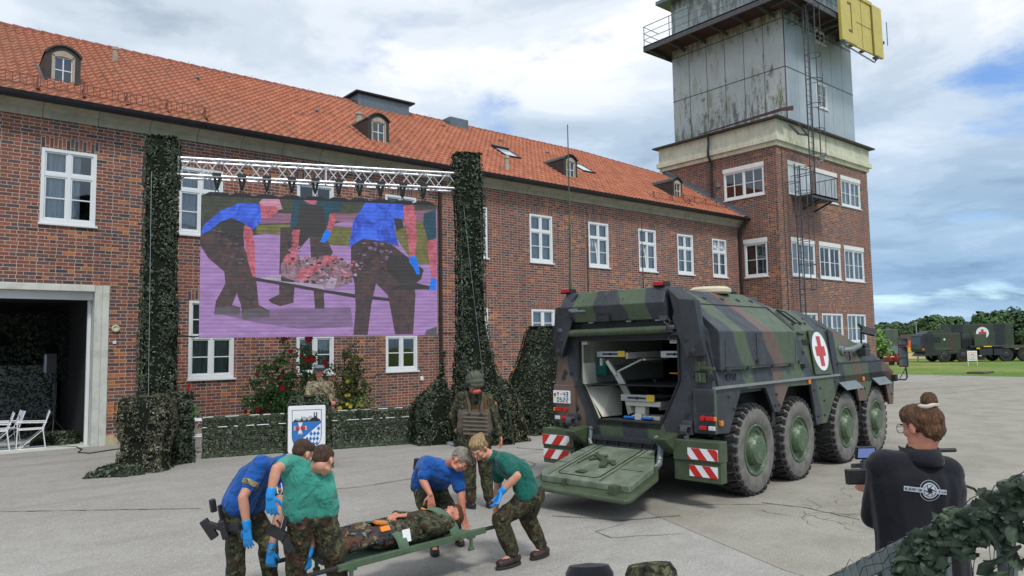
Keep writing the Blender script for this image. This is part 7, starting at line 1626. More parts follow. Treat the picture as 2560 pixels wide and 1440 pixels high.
pc_('glove', (2.581,4.867),(2.671,4.804),(2.608,4.629),(2.531,4.573),(2.424,4.584),(2.480,4.665),(2.505,4.772))
# patient and stretcher
pc_('camo', (1.619,4.067),(1.753,4.278),(2.153,4.208),(2.583,4.296),(2.840,4.222),(3.126,4.094),(3.126,3.694),(2.765,3.558),(2.006,3.682),(1.609,3.807))
pc_('skin', (1.655,4.172),(1.753,4.309),(1.927,4.282),(1.953,4.178),(1.730,4.069)); pc_('skin', (1.931,3.760),(2.004,3.917),(2.456,4.188),(2.532,4.269),(2.789,4.287),(2.840,4.195),(2.712,4.113),(2.508,4.057),(2.106,3.683),(1.981,3.669))
pc_('metal', (1.170,3.776),(1.621,3.846),(1.622,3.704),(2.510,3.635),(2.535,3.530),(3.231,3.456),(3.231,3.429),(2.510,3.530),(2.006,3.630),(1.512,3.690))
pc_('black', (1.074,3.787),(1.171,3.763),(1.610,3.691),(2.510,3.530),(3.231,3.429),(3.997,3.339),(4.024,3.272),(3.179,3.349),(2.007,3.552),(1.075,3.711)); pc_('metal', (2.535,3.583),(2.662,3.821),(2.803,3.770),(2.740,3.532))
# left figure
pc_('trou', (.000,4.643),(.253,4.766),(.821,4.848),(.850,4.463),(1.072,3.903),(1.123,3.673),(1.177,3.187),(1.396,3.059),(1.397,2.919),(.857,2.895),(.818,3.187),(.731,3.440),(.640,3.186),(.806,3.136),(.797,2.984),(.291,2.985),(.322,3.261),(.504,3.641),(.477,3.894),(.169,4.167),(.000,4.440))
pc_('black', (.353,5.127),(.603,5.047),(.821,4.848),(.874,4.464),(.779,4.410),(.419,4.681),(.392,4.911)); pc_('boots', (.855,3.085),(1.177,3.136),(1.396,3.047),(1.397,2.919),(.857,2.895)); pc_('boots', (.324,3.136),(.629,3.161),(.807,3.111),(.797,2.984),(.291,2.985))
pc_('skin', (.868,4.902),(1.013,4.855),(1.078,4.469),(1.098,3.801),(1.050,3.774),(.950,4.106),(.847,4.669))
pc_('blue', (.000,4.656),(.064,4.874),(.388,5.192),(.766,5.376),(1.153,5.380),(1.203,5.251),(1.206,4.991),(1.038,4.804),(.868,4.927),(.603,5.047),(.368,4.935),(.206,4.777))
pc_('skin', (1.165,5.380),(1.546,5.344),(1.547,5.213),(1.376,5.063),(1.205,5.069),(1.191,5.251)); pc_('hair', (1.153,5.393),(1.225,5.482),(1.569,5.490),(1.646,5.270),(1.547,5.252),(1.497,5.342),(1.251,5.332))
# right figure
pc_('trou', (3.099,4.522),(3.361,4.677),(3.920,4.625),(4.298,4.334),(4.721,4.013),(4.678,3.793),(4.513,3.655),(4.539,3.410),(4.480,2.529),(4.075,2.533),(3.996,2.976),(3.917,3.406),(3.651,3.673),(3.545,3.191),(3.466,2.526),(3.154,2.530),(3.205,3.137),(3.178,3.668),(3.100,4.040))
pc_('black', (3.865,4.325),(4.298,4.334),(4.734,3.986),(4.623,3.738),(4.187,3.679),(3.891,3.946)); pc_('black', (4.513,3.709),(4.884,3.617),(4.870,3.549),(4.024,3.542),(3.998,3.596))
pc_('skin', (4.234,5.459),(4.495,5.497),(4.549,5.333),(4.573,4.726),(4.529,4.230),(4.420,4.255),(4.328,4.966))
pc_('glove', (4.406,4.296),(4.544,4.312),(4.625,4.067),(4.637,3.889),(4.569,3.888),(4.487,4.064),(4.392,4.172))
pc_('blue', (3.414,5.492),(4.275,5.497),(4.274,5.184),(4.056,4.957),(4.163,4.522),(3.813,4.622),(3.361,4.677),(3.047,4.467),(3.150,5.061)); pc_('black', (4.056,5.176),(4.246,5.156),(4.273,4.964),(4.109,4.877))
pc_('teal', (4.743,5.299),(5.022,5.408),(5.031,4.711),(4.836,4.678),(4.727,5.063)); pc_('skin', (4.836,4.678),(5.031,4.725),(5.024,3.798),(4.913,3.824),(4.820,4.456)); pc_('glove', (4.899,3.810),(5.024,3.798),(5.022,3.522),(4.856,3.548))
pc_('boots', (4.739,2.513),(4.781,2.621),(5.024,2.701),(5.023,2.505))
prnd = random.Random(8)
def flecks(cols, x0, x1, y0, y1, n, sz, inside):
    for _ in range(n):
        x, y = prnd.uniform(x0, x1), prnd.uniform(y0, y1)
        if not inside(x, y): continue
        s, z = SC0(x), ZC0(y); lay[0] = min(lay[0], 90); k = prnd.randint(4, 6); r = sz*prnd.uniform(.4, 1); pts = [(s+r*1.5*prnd.uniform(.5, 1)*math.cos(2*PI*i/k), z+r*prnd.uniform(.4, 1)*math.sin(2*PI*i/k)) for i in range(k)]
        lay[0] -= 1; pics.append((prnd.choice(cols), pic(prnd.choice(cols), pts)))
SC0 = lambda x: (x-50)/2000*5.05; ZC0 = lambda y: 5.5-(y-95)/1145*2.98
flecks(('metal','black','skin','camo'), 750, 1340, 580, 800, 130, .05, lambda x, y: y > 560+abs(x-1050)*.12 and y < 800)
lay[0] += 1
flecks(('trou','black','boots'), 100, 420, 370, 640, 70, .05, lambda x, y: abs(x-230-(y-370)*.35) < 90)
flecks(('shade','trou','black'), 1345, 1640, 450, 700, 70, .06, lambda x, y: True)
flecks(('camo','black'), 750, 850, 360, 620, 20, .05, lambda x, y: True)
pm = bpy.data.meshes.new('picture'); vs = []; fs = []; mi = []; mats = []
for col, me in pics:
    if col not in mats: mats.append(col)
    b = len(vs); vs += [tuple(v.co) for v in me.vertices]; fs += [tuple(b+i for i in p.vertices) for p in me.polygons]; mi += [mats.index(col)]*len(me.polygons)
pm.from_pydata(vs, [], fs); [pm.materials.append(LM[c]) for c in mats]; pm.polygons.foreach_set('material_index', mi); po = bpy.data.objects.new('picture', pm); COL.objects.link(po); po.parent = scr; po.matrix_parent_inverse = Matrix.Translation(-scr.location)
g = MB(FSn); g.beam((-.45,.05,2.54),(.02,.06,2.53),.05,.03); g.path([(-.4,.05,2.6),(-.1,-.02,2.50),(.02,.03,2.56)], .008, 5); add_part(scr, g, 'side_stay', 'black')
g = MB(FSn); g.beam((5.03,.06,2.53),(5.5,.06,2.55),.05,.03); add_part(scr, g, 'side_stay', 'black')
# ---- low barrier nets with white truss
BA, BB = Vector((4.72,16.45,0)), Vector((9.92,14.93,0)); bd_ = (BB-BA).normalized(); bn_ = Vector((bd_.y,-bd_.x,0))
g = MB(); truss(g, BA+Vector((0,0,.58))-bn_*.18, BB+Vector((0,0,.60))-bn_*.18, .34, 12, False, .026, .012); tag(g.build('barrier_truss', M['alu'], None, smooth=True), 'white truss lying as a barrier behind the low netting', 'truss')
for k in (.02, .5, .98): p = BA+(BB-BA)*k-bn_*.16; g = MB(); g.box(p.x-.2,p.x+.2,p.y-.2,p.y+.2,0,.03); g.tube(p,(p.x,p.y,.5),.03,8); tag(g.build('truss_support', M['alu'], None), 'short support under the %s of the barrier truss' % {.02: 'left end', .5: 'middle', .98: 'right end'}[k], 'support', 'supports under the barrier truss')
def barrier(name, label, t0, t1, seed, n=7500, top=.80):
    rnd = random.Random(seed); a, b = BA+(BB-BA)*t0, BA+(BB-BA)*t1; L = (b-a).length; d = (b-a)/L; bk = MB(); nx = 24; rows = [(.40,.0),(.24,.02),(.10,.10),(.06,.45),(.02,.62),(.03,top-.03),(-.12,top)]; vs = []
    for i in range(nx+1):
        for (o_, z) in rows: w = .05*mnoise.noise(Vector((i*.5,z*3,seed))); vs.append(a+d*L*i/nx+bn_*(o_-.03+w)+Vector((0,0,z+(w if z > .2 else 0))))
    R = len(rows); bk.add(vs, [(i*R+j, i*R+j+1, (i+1)*R+j+1, (i+1)*R+j) for i in range(nx) for j in range(R-1) if not (j in (3,) and rnd.random() < .0)]); o = bk.build(name, M['netthin'], None, smooth='all'); tag(o, label, 'camouflage net', NG)
    pts, nn = [], []
    for _ in range(n):
        k = rnd.random()*(R-1.001); j = int(k); f = k-j; o_ = rows[j][0]*(1-f)+rows[j+1][0]*f; z = rows[j][1]*(1-f)+rows[j+1][1]*f
        if rnd.random() < .15 and abs(z-.60) < .06: continue
        pts.append(a+d*L*rnd.random()+bn_*(o_+.01)+Vector((0,0,z))); nn.append((bn_+Vector((0,0,.3 if z > .1 else 1.5))).normalized())
    lf = MB(); leaves(lf, pts, nn, .047, rnd); lo = lf.build('garnish', M['net'], o); lo['kind'] = 'stuff'
    tb = MB(); zz = top+.01
    for z_, o_ in ((zz, -.02), (.60, .075)):
        tt = 0
        while tt < L-.3:
            l = rnd.uniform(.05, .28); tb.tube(a+d*tt+bn_*o_+Vector((0,0,z_)), a+d*min(L, tt+l)+bn_*o_+Vector((0,0,z_)), .010, 6); tt += l+rnd.uniform(.03, .25)
    tb.build('white_tube_bits', M['wsign'], o)  # broken white tube pieces stand in for sparkles along the barrier
barrier('barrier_net', 'long low camouflage net barrier left of the lectern, below the roses', .05, .40, 21)
barrier('barrier_net', 'long low camouflage net barrier right of the lectern', .48, .985, 22, 9500)
# ---- lectern
LC = Vector((6.00,13.34,0)); lrz = math.radians(-24); FLc = Matrix.Translation(LC) @ Matrix.Rotation(lrz, 4, 'Z')
lt = thing('lectern', 'lectern wrapped in camouflage net carrying a crest board', 'lectern', tuple(LC), lrz)
g = MB(); g.box(-.30,.30,-.18,.22,0,1.22); g.prism([(-.34,-.22,1.20),(.34,-.22,1.20),(.34,.28,1.30),(-.34,.28,1.30)], (0,0,.03)); g.build('desk', M['black'], lt, bevel=.01)
drape('lectern_net', 'leafy camouflage net wrapped around the lectern', [(.0,LC.x,LC.y+.03,.46,.36),(.3,LC.x,LC.y+.03,.42,.32),(.8,LC.x,LC.y+.03,.38,.28),(1.2,LC.x,LC.y+.03,.36,.27),(1.32,LC.x,LC.y+.03,.30,.22)], 6500, .058, 31, 'net', NG, rot=lrz)
cbp = MB(); w, h = .335, .445; r = .07
bp_ = [(-w,-h+r),(-w+r*.3,-h+r*.3),(-w+r,-h),(w-r,-h),(w-r*.3,-h+r*.3),(w,-h+r),(w,h-.02),(w-.02,h),(-w+.02,h),(-w,h-.02)]
FC = FLc @ Matrix.Translation((-.03,-.39,.745)); cbp.M = FC
cbp.prism([(x,0,z) for x, z in bp_], (0,.02,0)); crest = cbp.build('crest_board', M['wsign'], None, bevel=.004); tag(crest, 'white board with blue and white shield crest on the front of the lectern', 'crest board')
cy = [-.003]
def cpoly(pts, m, name):
    cy[0] -= .0015; q = MB(FC); 
    bm = bmesh.new(); f = bm.faces.new([bm.verts.new(FC @ Vector((x, cy[0], z))) for x, z in pts]); f.normal_update(); bmesh.ops.triangulate(bm, faces=[f]); me = bpy.data.meshes.new(name); bm.to_mesh(me); bm.free(); me.materials.append(m); o = bpy.data.objects.new(name, me); COL.objects.link(o); o.parent = crest; return o
shield = lambda k, top=.37: [(-.265*k, top),(.265*k, top),(.265*k,-.10)]+[(.265*k*math.cos(a),-.10+.265*k*1.0*math.sin(a)*1.05) for a in [-PI*i/16 for i in range(1,16)]]+[(-.265*k,-.10)]
cb_ = plain('crest_blue', (.03,.17,.50), .5, 0, .03); cw_ = M['wsign']; ck_ = M['black']
cpoly(shield(1.0), ck_, 'shield_outline'); cpoly(shield(.965, .36), cw_, 'shield_ground')
low = [p for p in shield(.965, .16)]; cpoly(low, cb_, 'blue_field')
gm = plain('crest_grey', (.42,.43,.47), .6, 0, .05); cpoly([(-.22,.17),(-.17,.22),(-.12,.20),(-.05,.25),(0,.225),(.06,.26),(.12,.225),(.17,.24),(.22,.17)], gm, 'grey_mountains')
cpoly([(-.24,.165),(-.22,.19),(-.205,.19),(-.20,.24),(-.195,.19),(-.17,.175),(-.12,.175),(-.10,.20),(-.09,.27),(-.08,.20),(-.06,.175),(-.02,.175),(0,.22),(.02,.175),(.05,.175),(.08,.21),(.11,.22),(.125,.22),(.125,.31),(.135,.325),(.145,.31),(.145,.245),(.165,.245),(.165,.31),(.175,.325),(.185,.31),(.185,.21),(.21,.20),(.24,.18),(.24,.155),(-.24,.155)], ck_, 'skyline')
mp_ = [(-.19,-.255),(.252,.115),(.252,-.10)]+[(.256*math.cos(a),-.10+.268*math.sin(a)) for a in [-PI*i/16 for i in range(1,13)]]
cpoly([(x, max(z, -.36)) for x, z in mp_], cw_, 'lozenge_band')
inside = lambda x, z: (z < -.255+(x+.19)*.837-.022) and (x < .245) and ((x*x+(z+.10)**2*.92) < .245**2 or z > -.10) and z > -.345
lz = MB(FC); cy[0] -= .0015
for i in range(-3, 14):
    for j in range(-14, 6):
        cxq = -.20+(i*.062)+(j+14)*.010; czq = -.35+(j+14)*.092
        if inside(cxq, czq) and inside(cxq+.015, czq+.02): lz.add([(cxq-.031,cy[0],czq),(cxq,cy[0],czq-.046),(cxq+.031,cy[0],czq),(cxq,cy[0],czq+.046)], [(0,1,2,3)])
lzo = lz.build('blue_lozenges', cb_, crest)
xc, zc = -.115, .035
def croix(k, m, name):
    P = []
    for q in range(4):
        a = q*PI/2; 
        for dx, dz in ((.022,.022),(.045,.112),(-.045,.112),(-.022,.022)): P.append((xc+k*(dx*math.cos(a)-dz*math.sin(a)), zc+k*(dx*math.sin(a)+dz*math.cos(a))))
    P2 = []
    for q in range(4): P2 += P[q*4:q*4+4]
    return cpoly(P2, m, name)
croix(1.0, cw_, 'white_cross_edge'); croix(.93, ck_, 'cross_line'); croix(.86, cw_, 'white_cross'); cpoly([(xc-.088,zc-.030),(xc+.088,zc-.030),(xc+.088,zc+.030),(xc-.088,zc+.030)], M['red'], 'red_bar')
cy[0] -= .003; sn_ = MB(FC); sn_.path([(xc,cy[0],zc-.085),(xc,cy[0],zc+.09)], .005, 4); sn_.path([(xc+.022*math.sin(t_*1.1*PI/2.2+0.4)*(1-.0*t_),cy[0]-.002,zc-.07+t_*.028) for t_ in [k*.25 for k in range(22)]], .004, 4); sn_.build('serpent_staff', cw_, crest)
# ---- plants
def leaf_mat(name, a, b):
    t = NT(name); co = t.co(); s3 = t.n('ShaderNodeSeparateColor'); t.set(s3.inputs[0], t.vor(co, 18, out='Color')); t.base(t.ramp(s3.outputs[0], [(.1, a), (.9, b)]), .55, 0, .3); t.b.inputs['Subsurface Weight'].default_value = 0; return t.mat
M['leaf'] = leaf_mat('rose_leaf', (.035,.095,.026), (.15,.28,.075)); M['leaf2'] = leaf_mat('rose_leaf_brownish', (.055,.085,.026), (.21,.24,.065)); M['petal'] = plain('red_petal', (.52,.012,.018), .5, 0, .3, 30); M['petalp'] = plain('pink_petal', (.60,.25,.24), .5, 0, .3, 30); M['petalw'] = plain('cream_petal', (.72,.66,.50), .5, 0, .2, 30); M['petaly'] = plain('yellow_petal', (.72,.60,.10), .5, 0, .2, 30); M['stem'] = plain('green_stem', (.06,.075,.03), .7)
def bush(name, label, c, canes, nleaf, seed, lm, flowers):
    """canes: tip points; leaves scatter along the canes and their twigs"""
    rnd = random.Random(seed); root = thing(name, label, 'rose bush', (c[0], c[1], 0)); st_ = MB(); pts = []; inv = Matrix.Translation(-root.location)
    for tip in canes:
        b0 = Vector((c[0]+rnd.uniform(-.2,.2), c[1]+rnd.uniform(-.12,.12), 0)); tip = Vector(tip); P = []
        for i in range(9):
            t_ = i/8; p = b0.lerp(tip, t_); p += Vector((rnd.uniform(-.05,.05), rnd.uniform(-.05,.05), .12*math.sin(t_*PI)))*(1 if 0 < i < 8 else 0); P.append(p)
        st_.path(P, [.016-.0012*i for i in range(9)], 5)
        for i in range(2, 9):
            for _ in range(3):
                q = P[i]+Vector((rnd.gauss(0,.17), rnd.gauss(0,.14), rnd.gauss(0,.13))); q.z = max(.1, q.z); st_.path([P[i], (P[i]+q)/2+Vector((0,0,.03)), q], .004, 3); pts.append((P[i], q))
    o = st_.build('stems', M['stem'], root); o.matrix_parent_inverse = inv
    lf = MB(); lp, ln_ = [], []
    for _ in range(nleaf):
        a, b = rnd.choice(pts); p = a.lerp(b, rnd.uniform(.2, 1.15))+Vector((rnd.gauss(0,.035), rnd.gauss(0,.035), rnd.gauss(0,.035))); lp.append(p); ln_.append(Vector((rnd.uniform(-.7,.7), rnd.uniform(-1,.3), rnd.uniform(.1,1))).normalized())
    leaves(lf, lp, ln_, .068, rnd, asp=1.4); o = lf.build('leaves', lm, root); o.matrix_parent_inverse = inv
    for (p, r, m) in flowers:
        f = MB(); p = Vector(p)
        for k in range(16):
            a = k*2.4; rr = r*(.15+.85*(k/16)**.7); t_ = 1-(k/16); d = Vector((math.cos(a), math.sin(a), 0)); s = Vector((-d.y, d.x, 0)); c_ = p+d*rr*.55+Vector((0,0,r*.5*t_)); w = r*.55
            f.add([c_-s*w*.6-Vector((0,0,w*.6)), c_+s*w*.6-Vector((0,0,w*.6)), c_+s*w*.75+d*w*.35+Vector((0,0,w*.55)), c_+d*w*.5+Vector((0,0,w*.85)), c_-s*w*.75+d*w*.35+Vector((0,0,w*.55))], [(0,1,2,3,4)])
        f.ball(p+Vector((0,0,-r*.05)), r*.62, 8, 6, (1,1,.8)); o = f.build('rose_flower', M[m], root); o.matrix_parent_inverse = inv
D_ = 17.6
bush('rose_bush', 'tall rose bush with dark red blooms left of the speaker', tuple(Vector((6.971,17.086,.465)).to_2d()), [(7.049,17.080,2.459),(6.520,17.461,1.752),(6.582,16.998,1.945),(6.913,16.980,1.983),(7.207,16.857,2.072),(6.348,17.245,1.434),(6.538,17.111,1.196),(6.363,17.533,1.046),(6.743,16.786,1.430),(6.993,16.691,1.608),(7.333,16.912,1.782),(6.439,17.218,.963),(6.978,16.760,1.046),(6.740,17.026,1.658),(7.188,16.567,1.229)], 5200, 41, M['leaf'],
  [((6.961,16.891,2.466),.085,'petal'),((7.063,16.706,2.170),.07,'petal'),((6.783,16.504,1.317),.095,'petal'),((6.416,17.030,1.716),.055,'petal'),((6.390,17.059,1.633),.05,'petal'),((6.528,16.967,1.406),.055,'petal'),((6.832,16.699,1.568),.055,'petal'),((6.980,16.490,1.123),.055,'petalp'),((6.330,16.799,.837),.085,'petal'),((6.489,16.677,.733),.085,'petal'),((6.149,17.085,.796),.065,'petal'),((5.982,17.235,.680),.065,'petal'),((7.134,16.564,1.699),.07,'petalp'),((6.321,17.124,1.560),.06,'petalw'),((6.784,16.970,1.855),.05,'petalw'),((6.908,16.868,1.852),.05,'petalw'),((7.157,16.433,1.515),.06,'petalp')])
bush('rose_bush', 'rose bush with the highest red blooms, directly behind the speaker', tuple(Vector((7.607,16.822,.433)).to_2d()), [(7.551,16.794,2.451),(7.434,16.799,2.067),(7.668,16.750,1.918),(7.821,16.748,1.962),(7.369,16.761,1.687),(7.856,16.488,1.675),(7.448,16.594,1.404),(8.037,16.367,1.384),(7.275,16.766,1.123)], 2600, 42, M['leaf'],
  [((7.423,16.509,2.447),.125,'petal'),((7.369,16.473,1.956),.10,'petal'),((7.470,16.386,1.982),.11,'petal'),((7.312,16.638,2.080),.06,'petal'),((7.736,16.303,1.910),.07,'petal'),((7.760,16.289,1.853),.07,'petal'),((7.607,16.550,1.826),.05,'petalw'),((7.840,16.349,1.888),.03,'petalw')])
bush('rose_bush', 'rose bush with small yellow blooms right of the speaker', tuple(Vector((8.337,16.084,.428)).to_2d()), [(8.260,16.355,2.244),(8.351,16.158,2.145),(8.116,16.383,1.860),(8.439,15.979,1.903),(8.474,15.844,1.665),(8.213,16.051,1.766),(8.510,15.713,1.382),(8.290,15.895,1.387),(8.037,16.115,1.297),(8.451,15.411,.976),(8.260,15.443,.940),(8.100,15.829,1.023)], 3600, 43, M['leaf2'],
  [((8.077,15.805,1.446),.07,'petaly'),((8.014,15.760,1.125),.055,'petaly'),((8.064,15.718,1.133),.055,'petaly'),((7.825,15.686,.836),.07,'petaly'),((8.008,15.529,.878),.065,'petaly'),((7.949,15.572,.935),.055,'petaly'),((8.143,15.282,.919),.06,'petaly')])
pw_ = MB(); c = Vector((4.803,17.302,.684)); pw_.box(c.x-.22,c.x+.22,c.y-.15,c.y+.15,0,.55); 
# green leafy plant in front of the left tower, cut-off with red bow
gp_ = thing('potted_plant', 'leafy green plant standing on the white truss end beside the left tower', 'plant', (c.x, c.y, 0)); inv = Matrix.Translation(-gp_.location)
rnd = random.Random(77); lf = MB(); leaves(lf, [c+Vector((rnd.gauss(0,.14), rnd.gauss(0,.1), .05+abs(rnd.gauss(0,.12)))) for _ in range(160)], [Vector((rnd.uniform(-.5,.5),-1,.6)).normalized() for _ in range(160)], .14, rnd, asp=1.6); o = lf.build('leaves', leaf_mat('bright_leaf', (.04,.12,.03), (.14,.28,.09)), gp_); o.matrix_parent_inverse = inv
o = pw_.build('planter', M['black'], gp_, bevel=.01); o.matrix_parent_inverse = inv
g = MB(); c2 = Vector((5.025,17.582,1.259)); g.path([c2+Vector((0,0,.25)), c2+Vector((.02,0,.05)), c2+Vector((.03,0,-.12)), c2+Vector((.0,0,-.2))], .022, 6); g.ball(c2+Vector((.03,0,-.12)), .05, sc=(1,1,1.3)); g.path([c2+Vector((-.01,.0,.25)), c2+Vector((-.01,.02,-1.0))], .018, 6); tag(g.build('red_ribbon', M['red']), 'red ribbon hanging at the right edge of the left tower netting', 'ribbon')
# cable on the ground
g = MB(); g.path([(2.454,21.647,.012),(2.848,20.822,.012),(3.238,20.115,.012),(3.264,19.516,.012),(3.096,18.968,.012),(3.271,18.615,.012),(3.666,18.824,.012),(4.031,19.001,.012)], .014, 6); tag(g.build('power_cable', M['rubber'], None, smooth=True), 'black cable snaking from the garage to the netted cabinet', 'cable')
# ---- barrier fences behind the right tower
g = MB(); p, q = Vector((12.343,15.387,.158)), Vector((13.255,15.670,.174)); p.z = q.z = 0; d = q-p
for z in (.12, 1.1): g.tube(p+Vector((0,0,z)), q+Vector((0,0,z)), .018, 6)
for i in range(12): a = p+d*i/11; g.tube(a+Vector((0,0,.12)), a+Vector((0,0,1.1)), .009 if i % 11 else .02, 5)
tag(g.build('crowd_barrier', M['galv']), 'galvanised crowd barrier between the right tower and the net mound', 'barrier')
# ---- garage contents
def garden_chair():
    o = thing('folding_chair', 'white folding chair with a printed fabric back, nearest the gate post', 'chair', (0,0,0), 0, 'white folding chairs inside the garage gate'); r = .011
    for y in (-.24, .24):
        g = MB(); g.path([(-.30,y,.46),(-.31,y,.03),(-.28,y,.012),(.28,y,.012)], r, 6); g.build('leg', M['wsign'], o, smooth=True)
        g = MB(); g.path([(.26,y,.012),(.20,y,.44),(.33,y,.86)], r, 6); g.path([(-.26,y,.02),(.22,y,.45)], r*.8, 6); g.build('leg', M['wsign'], o, smooth=True)
        g = MB(); g.path([(-.31,y,.63),(.27,y,.60)], r*1.3, 6); g.path([(-.30,y,.46),(-.31,y,.63)], r, 6); g.build('armrest', M['wsign'], o, smooth=True)
    g = MB(); g.box(-.29,.21,-.23,.23,.445,.462); g.build('seat', M['wsign'], o, bevel=.004); g = MB(); g.add([(.215,-.23,.52),(.215,.23,.52),(.33,.23,.85),(.33,-.23,.85)], [(0,1,2,3)]); b = g.build('backrest', plain('print_back', (.62,.66,.76), .8), o); s_ = b.modifiers.new('s','SOLIDIFY'); s_.thickness = .008
    g = MB(); g.path([(.252+.0*k,.05*math.cos(a),.69+.05*math.sin(a)) for k, a in enumerate([PI*.2+i*.5 for i in range(10)])], .008, 4); g.build('print', M['trousers'], b)
    return o
ch = garden_chair(); ch.location = (2.42,20.62,.012); ch.rotation_euler = (0,0,-.10)
for (x, y, r, l) in ((1.95,21.15,.1,'white folding chair behind the nearest one, its blue printed back facing out'), (1.72,20.70,-.05,'white folding chair cut off by the left edge of the view')):
    c_ = copy_tree(ch, None, l); c_.location = (x, y, .012); c_.rotation_euler = (0,0,r)
g = thing('loudspeaker_stand', 'dark tripod stand inside the garage', 'stand', (3.0,21.8,.012)); m = MB(); m.tube((0,0,.2),(0,0,1.7),.022,8); m.build('pole', M['black'], g)
for k in range(3): a = k*2.1+.3; m = MB(); m.tube((0,0,.55),(.45*math.cos(a),.45*math.sin(a),.02),.014,6); m.build('leg', M['black'], g)
m = MB(); m.box(2.78,3.0,21.6,21.85,1.72,2.22); s_ = m.build('loudspeaker', M['black'], None, bevel=.01); tag(s_, 'small loudspeaker with pale side on the garage stand', 'loudspeaker'); m = MB(); m.box(2.75,2.779,21.62,21.83,1.74,2.20); m.build('side_panel', plain('pale_blue_panel', (.30,.33,.42), .5), s_)
rnd = random.Random(9); lf = MB(); pts = []; nn = []
for _ in range(7000):
    x, z = rnd.uniform(-2, 3.5), rnd.uniform(.02, 3.3)
    if mnoise.noise(Vector((x*1.3, z*1.1, 4))) > .25: continue
    pts.append(Vector((x, 23.2+.2*math.sin(x*4), z))); nn.append(Vector((0,-1,.1)))
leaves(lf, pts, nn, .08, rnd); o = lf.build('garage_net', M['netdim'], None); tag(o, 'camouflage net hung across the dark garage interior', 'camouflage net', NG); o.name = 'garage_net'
m = MB(); m.box(-3.6,3.4,24.4,24.45,.4,1.9); o = m.build('pale_back_panel', plain('pale_backing', (.30,.33,.32), .4), hb); o.matrix_parent_inverse = Matrix.Translation(-hb.location)  # pale panel added behind the net so that its gaps look bright
drape('stage_net', 'dark net pile on the garage floor just inside the gate post', [(.0,3.0,21.2,.55,.4),(.12,3.0,21.2,.5,.36),(.28,3.05,21.25,.3,.2)], 1400, .07, 55, 'net', NG)

# ================================================================ foreground railing with net
RA, RB = Vector((2.430,1.258,1.433)), Vector((2.379,.602,1.888)); rd_ = (RB-RA).normalized()
rlg = thing('stair_railing', 'galvanised square-tube stair railing rising to the right in the foreground', 'railing', tuple(RA)); inv = Matrix.Translation(-rlg.location)
g = MB(); g.beam(RA, RB, .05, .055); o = g.build('handrail', M['galv'], rlg, bevel=.004); o.matrix_parent_inverse = inv
for t_ in (.10, .30, .535, .80, .99):
    p = RA+(RB-RA)*t_; g = MB(); g.box(p.x-.02, p.x+.02, p.y-.02, p.y+.02, p.z-1.2, p.z-.025); o = g.build('post', M['galv'], rlg, bevel=.003); o.matrix_parent_inverse = inv
g = MB(); g.beam(RA-Vector((0,0,.55)), RB-Vector((0,0,.55)), .03, .03); o = g.build('lower_rail', M['galv'], rlg); o.matrix_parent_inverse = inv
rnd = random.Random(61); sd = rd_.cross(Vector((0,0,1))).normalized()
if sd.dot(RA-Vector((0,0,2.25))) > 0: sd = -sd
L = (RB-RA).length; fn = MB()
for _ in range(260):
    t_ = rnd.uniform(.30, 1.0)**.85; dz = rnd.choice([rnd.gauss(-.012,.020), rnd.gauss(-.07,.04), rnd.uniform(-.42,-.05)])
    if dz < -.12 and t_ < .62: continue
    if dz < -.14 and rnd.random() < .5: continue
    p = RA+(RB-RA)*t_+sd*(.032+rnd.random()*.03)+Vector((0,0,dz)); n = (sd+Vector((rnd.uniform(-.8,.8), rnd.uniform(-.8,.8), rnd.uniform(0,1.0)))).normalized()
    d = Vector((rnd.uniform(-1,1), rnd.uniform(-1,1), rnd.uniform(-.8,.5))); d = (d-n*d.dot(n)).normalized(); s = d.cross(n); R = rnd.uniform(.015,.030); b = len(fn.v); nn_ = 5
    # small bent petal-like cut cloth, 5 x 4 patch
    for i in range(nn_):
        u = i/(nn_-1)*2-1
        for j in range(4):
            v = j/3*2-1; w = math.sqrt(max(0,1-u*u*.82))*(.62+.25*math.sin(u*3+_)); q = p+d*u*R*1.25+s*v*w*R+n*(R*.55*(u*u*.6-v*v*.7+.3*math.sin(u*2.2+v*2+_))); fn.v.append(tuple(q))
    for i in range(nn_-1):
        for j in range(3): fn.f.append((b+i*4+j, b+i*4+j+1, b+(i+1)*4+j+1, b+(i+1)*4+j)); fn.m.append(0)
g = MB()
for k in range(26):
    t_ = k/26; p = RA+(RB-RA)*t_
    g.path([p+Vector((0,0,.036))-sd*.03, p+Vector((0,0,.034))+sd*.032, p+sd*.036+Vector((0,0,-.04))+rd_*.02, p+sd*.05+Vector((0,0,-.22))+rd_*rnd.uniform(-.05,.05), p+sd*.05+Vector((0,0,-.5))+rd_*rnd.uniform(-.1,.1)], .0013, 4)
for z in (.034, -.01, -.09, -.18, -.27, -.36, -.45): g.path([RA+(RB-RA)*(i/30)+sd*.045+Vector((0,0,z+rnd.uniform(-.02,.02))) for i in range(31)], .0013, 4)
nt = g.build('railing_net', M['black']); tag(nt, 'camouflage net with large leaf-like flaps tied over the foreground railing', 'camouflage net', NG); fo = fn.build('garnish', M['net3'], nt, smooth='all'); fo['kind'] = 'stuff'
